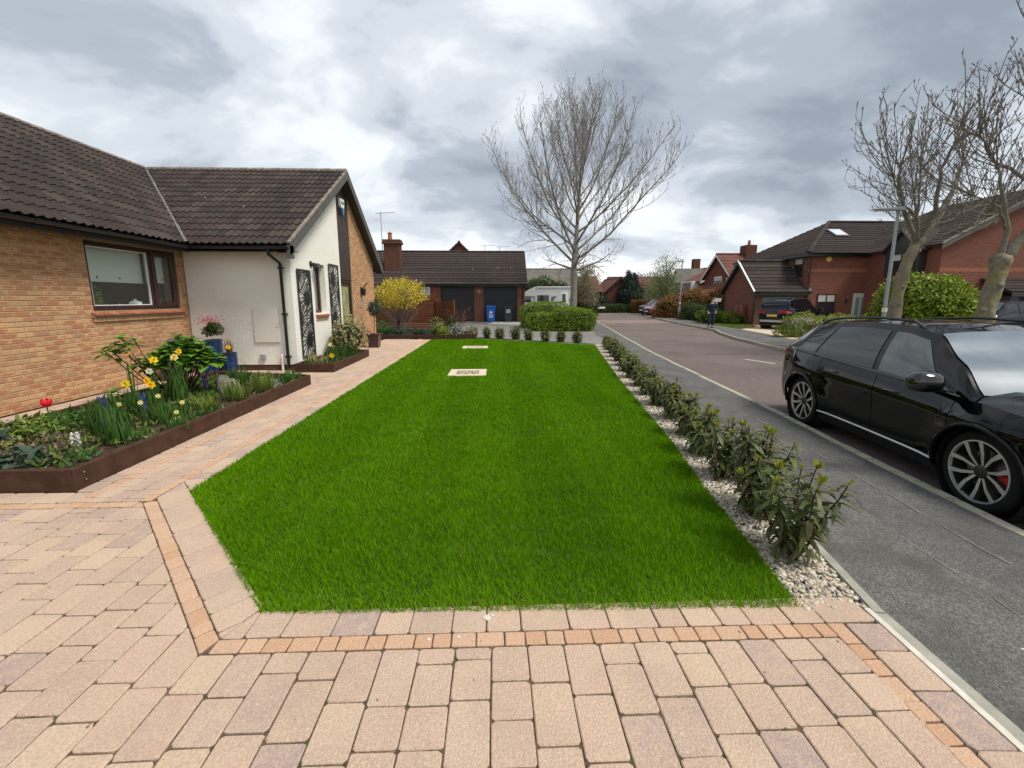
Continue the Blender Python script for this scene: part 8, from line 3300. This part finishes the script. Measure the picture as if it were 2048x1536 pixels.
street_lamp('grey street lamp post in front of the pollarded tree across the road', (11.98, 13.0, -.05), 4.28, 0, .78)
street_lamp('thin grey street lamp post far down the road before the copper shrub', (15.15, 35.5, -.05), 4.68, .05, .60, .06)
t = thing('street_nameplate', 'white street nameplate in front of the low hedge at the road end', 'street sign', (13.6, 56.2, -.2))
MB().bbox(-.55, .55, -.02, .02, .55, .80, .01).build('plate', M['plate_white'], t, local=True)
for x in (-.4, .4):
    MB().box(x - .04, x + .04, .021, .09, 0, .75).build('post', M['black_metal'], t, local=True)
t = thing('sign_board', 'white estate board on a post beside the walking person', 'sign board', (16.15, 31.4, -.05))
MB().box(-.045, .045, -.03, .03, 0, 1.72).build('post', M['paint_white'], t, local=True)
MB().extr([(-.36, -.05, 1.45), (.28, -.05, 1.45), (.34, -.05, 1.70), (-.36, -.05, 1.72)], (0, .018, 0)).build('board', M['paint_white'], t, local=True)


# wheeled bins with house numbers
def lettering(txt, size, m, parent, loc, nm='number', depth=.004):
    cu = bpy.data.curves.new('text', 'FONT')
    cu.body = txt
    cu.size = size
    cu.extrude = depth
    cu.align_x = 'CENTER'
    cu.offset = .008
    ob = bpy.data.objects.new('text', cu)
    C.objects.link(ob)
    dg = bpy.context.evaluated_depsgraph_get()
    me = bpy.data.meshes.new_from_object(ob.evaluated_get(dg))
    bpy.data.objects.remove(ob)
    me.materials.clear()
    me.materials.append(m)
    o = link(nm, me, parent)
    o.location = loc
    o.rotation_euler = (PI / 2, 0, 0)
    return o


mat('bin_blue', (.012, .12, .50), .45)
mat('bin_black', (.025, .028, .027), .5)


def wheelie_bin(label, loc, m, w, h, rz=0.0):
    t = thing('wheelie_bin', label, 'bin', loc, rz, 'wheeled bins')
    a, b = w / 2 * .82, w / 2
    d0, d1 = w * .42, w * .55
    MB().hexa([(-a, -d0, .05), (a, -d0, .05), (a, d0 * .8, .05), (-a, d0 * .8, .05), (-b, -d1, h - .1), (b, -d1, h - .1), (b, d1, h - .1), (-b, d1, h - .1)]).build('body', m, t, local=True)
    mb = MB()
    mb.bbox(-b - .03, b + .03, -d1 - .04, d1 + .03, h - .13, h - .07, .012)
    mb.build('rim', m, t, local=True)
    mb = MB()
    mb.grid(lambda u, v: ((u - .5) * (w + .05), -d1 - .05 + (2 * d1 + .1) * v, h - .065 + .075 * math.sin(PI * min(v + .25, 1) * .8)), 6, 6)
    mb.box(-b - .02, b + .02, -d1 - .055, -d1 - .01, h - .068, h - .02)
    mb.build('lid', m, t, local=True)
    MB().tube([(-b + .06, d1 + .03, h - .1), (-b + .06, d1 + .1, h - .06), (b - .06, d1 + .1, h - .06), (b - .06, d1 + .03, h - .1)], .018, 6).build('handle', m, t, local=True)
    for x in (-a - .02, a + .02):
        MB().lathe([(0, -.03), (.1, -.03), (.1, .03), (0, .03)], 12, 'x', (x, d0 * .8, .1), cap=False).build('wheel', M['rubber'], t, local=True)
    return t


t = wheelie_bin('blue wheeled bin numbered 23 before the right hand garage door', (-.40, 31.0, -.02), M['bin_blue'], .62, 1.14)
lettering('23', .30, M['plate_white'], t, (0, -.345, .33))
MB().extr([(-.10, -.335, .62), (.10, -.335, .62), (.10, -.340, .71), (.0, -.345, .80), (-.10, -.340, .71)], (0, .012, 0)).build('house_emblem', M['plate_white'], t, local=True)
t = wheelie_bin('black wheeled bin numbered 23 before the right hand garage door', (.82, 30.9, -.02), M['bin_black'], .56, 1.08)
lettering('23', .30, M['plate_white'], t, (0, -.345, .68))

# things on the window board inside the bungalow
o = MB().lathe([(0, 0), (.06, 0), (.10, .06), (.095, .12), (.05, .15), (.02, .155), (.025, .18), (0, .185)], 16, cap=False)
o.tube([(.09, 0, .05), (.14, 0, .09), (.155, 0, .13)], .015, 6)
o.tube([(-.09, 0, .04), (-.14, 0, .06), (-.13, 0, .11), (-.085, 0, .12)], .01, 6)
o = o.build('teapot', M['plate_white'], smooth=50)
o.location = (-6.97, 8.66, 1.416)
o.rotation_euler = (0, 0, PI / 2)
tag(o, 'white teapot on the sill inside the bungalow window', 'teapot')
o = MB().lathe([(0, 0), (.05, 0), (.075, .05), (.07, .055), (0, .03)], 14, cap=False).build('bowl', M['sandstone'], smooth=50)
o.location = (-6.97, 8.02, 1.416)
tag(o, 'small pale bowl on the sill inside the bungalow window', 'bowl')
o = MB().lathe([(0, 0), (.02, 0), (.018, .09), (0, .10)], 10, cap=False).build('candle', M['plate_white'], smooth=50)
o.location = (-6.97, 8.30, 1.416)
tag(o, 'short white candle on the sill inside the bungalow window', 'candle')
blob_foliage('house_plant', 'white flowered house plant behind the bungalow window glass at left', 'house plant', [(-7.02, 7.80, 1.65, .07, .15, .22)], 260, .075, M['leaf_hedge'], seed=88, core=False, depth=.7, loc=(-7.02, 7.80, 1.416))
blob_foliage('house_plant', 'small leafy house plant behind the right hand bungalow window pane', 'house plant', [(-7.02, 9.25, 1.52, .06, .12, .11)], 120, .07, M['leaf_hedge'], seed=89, core=False, depth=.7, loc=(-7.02, 9.25, 1.416))

# ================================================================ person walking on the far pavement
mat('skin', (.42, .25, .18), .6)
mat('jacket', (.022, .028, .036), .75)
mat('jeans', (.03, .042, .07), .85)
mat('shoe', (.02, .018, .017), .7)
mat('hair', (.03, .022, .016), .8)


def skin_mesh(name, verts, edges, rads, m, parent, levels=2, root=0):
    me = bpy.data.meshes.new(name)
    me.from_pydata(verts, edges, [])
    o = link(name, me, parent)
    sk = o.modifiers.new('skin', 'SKIN')
    sk.use_smooth_shade = True
    for i, r in enumerate(rads):
        v = me.skin_vertices[0].data[i]
        v.radius = r if isinstance(r, tuple) else (r, r)
        v.use_root = i == root
    ss = o.modifiers.new('sub', 'SUBSURF')
    ss.levels = levels
    ss.render_levels = levels
    dg = bpy.context.evaluated_depsgraph_get()
    ev = o.evaluated_get(dg)
    nm = bpy.data.meshes.new_from_object(ev)
    o.modifiers.clear()
    o.data = nm
    nm.materials.clear()
    nm.materials.append(m)
    nm.polygons.foreach_set('use_smooth', [True] * len(nm.polygons))
    return o


pr = thing('person', 'person in dark jacket and jeans walking on the far pavement', 'person', (12.35, 24.5, -.05), -.35)
# body (skin): head, neck, torso, arms, legs as one continuous figure; faces -y
V = [(0, 0, .90), (0, 0, 1.05), (0, -.01, 1.22), (0, 0, 1.36), (0, -.005, 1.44), (0, -.02, 1.53), (0, -.02, 1.63),
     (-.09, 0, .86), (-.11, -.10, .48), (-.11, .04, .10), (-.11, -.08, .04),
     (.09, 0, .86), (.10, .03, .48), (.10, .16, .11), (.10, .05, .05),
     (-.19, 0, 1.34), (-.25, .03, 1.10), (-.20, -.10, .92), (.19, 0, 1.34), (.26, .0, 1.10), (.21, -.13, .93), (-.17, -.15, .88), (.18, -.18, .90)]
E_ = [(0, 1), (1, 2), (2, 3), (3, 4), (4, 5), (5, 6), (0, 7), (7, 8), (8, 9), (9, 10), (0, 11), (11, 12), (12, 13), (13, 14), (3, 15), (15, 16), (16, 17), (17, 21), (3, 18), (18, 19), (19, 20), (20, 22)]
Rr = [(.14, .10), (.13, .09), (.15, .10), (.13, .085), .05, (.075, .09), (.07, .085), .085, .055, .04, .035, .085, .055, .04, .035, .06, .042, .032, .06, .042, .032, .03, .03]
skin_mesh('body', V, E_, Rr, M['skin'], pr)
Vj = [(0, 0, .82), (0, 0, .95), (0, 0, 1.08), (0, -.01, 1.24), (0, 0, 1.37), (0, 0, 1.43), (-.20, 0, 1.34), (-.262, .03, 1.10), (-.215, -.09, .94), (.20, 0, 1.34), (.272, .0, 1.10), (.225, -.12, .95)]
Ej = [(0, 1), (1, 2), (2, 3), (3, 4), (4, 5), (4, 6), (6, 7), (7, 8), (4, 9), (9, 10), (10, 11)]
skin_mesh('jacket', Vj, Ej, [(.19, .14), (.185, .14), (.18, .135), (.195, .14), (.15, .11), (.075, .08), .085, .068, .055, .085, .068, .055], M['jacket'], pr)
Vl = [(0, 0, .90), (-.09, 0, .84), (-.11, -.10, .48), (-.11, .035, .12), (.09, 0, .84), (.10, .025, .48), (.10, .155, .13)]
skin_mesh('jeans', Vl, [(0, 1), (1, 2), (2, 3), (0, 4), (4, 5), (5, 6)], [(.14, .11), .105, .078, .062, .105, .078, .062], M['jeans'], pr)
for x, y, lab in ((-.11, .02, 0), (.10, .12, 1)):
    m_ = MB()
    m_.hexa([(x - .045, y - .17, 0), (x + .045, y - .17, 0), (x + .045, y + .09, 0), (x - .045, y + .09, 0), (x - .035, y - .15, .06), (x + .035, y - .15, .06), (x + .04, y + .085, .11), (x - .04, y + .085, .11)])
    m_.build('shoe', M['shoe'], pr, local=True)
hm = MB()
vs, fs = knob(Vector((0, .012, 1.62)), .098, random.Random(3))
hm.add([v for v in vs], [f for f in fs if sum(vs[i][2] for i in f) / len(f) > 1.60 or sum(vs[i][1] for i in f) / len(f) > .035])
hm.build('hair', M['hair'], pr, local=True, smooth=True)
fm_ = MB()
for x in (-.03, .03):
    fm_.add(*knob(Vector((x, -.108, 1.575)), .011, random.Random(1)))
fm_.add(*knob(Vector((0, -.118, 1.545)), .016, random.Random(2)))
fm_.build('face', M['skin'], pr, local=True)
for sg in (-1, 1):                                   # hands with five short finger chains each
    wx, wy, wz = (-.17, -.15, .88) if sg < 0 else (.18, -.18, .90)
    hv = [(wx, wy, wz), (wx, wy - .045, wz - .02)]
    he = [(0, 1)]
    hr = [.026, .026]
    for k in range(4):
        b_ = len(hv)
        fx2 = wx + (k - 1.5) * .019
        hv += [(fx2, wy - .075, wz - .035), (fx2, wy - .095, wz - .07 - .004 * (k % 2))]
        he += [(1, b_), (b_, b_ + 1)]
        hr += [.0095, .008]
    b_ = len(hv)
    hv += [(wx - sg * .035, wy - .03, wz - .02), (wx - sg * .045, wy - .06, wz - .04)]
    he += [(0, b_), (b_, b_ + 1)]
    hr += [.010, .0085]
    skin_mesh('hand', hv, he, hr, M['skin'], pr, 1)
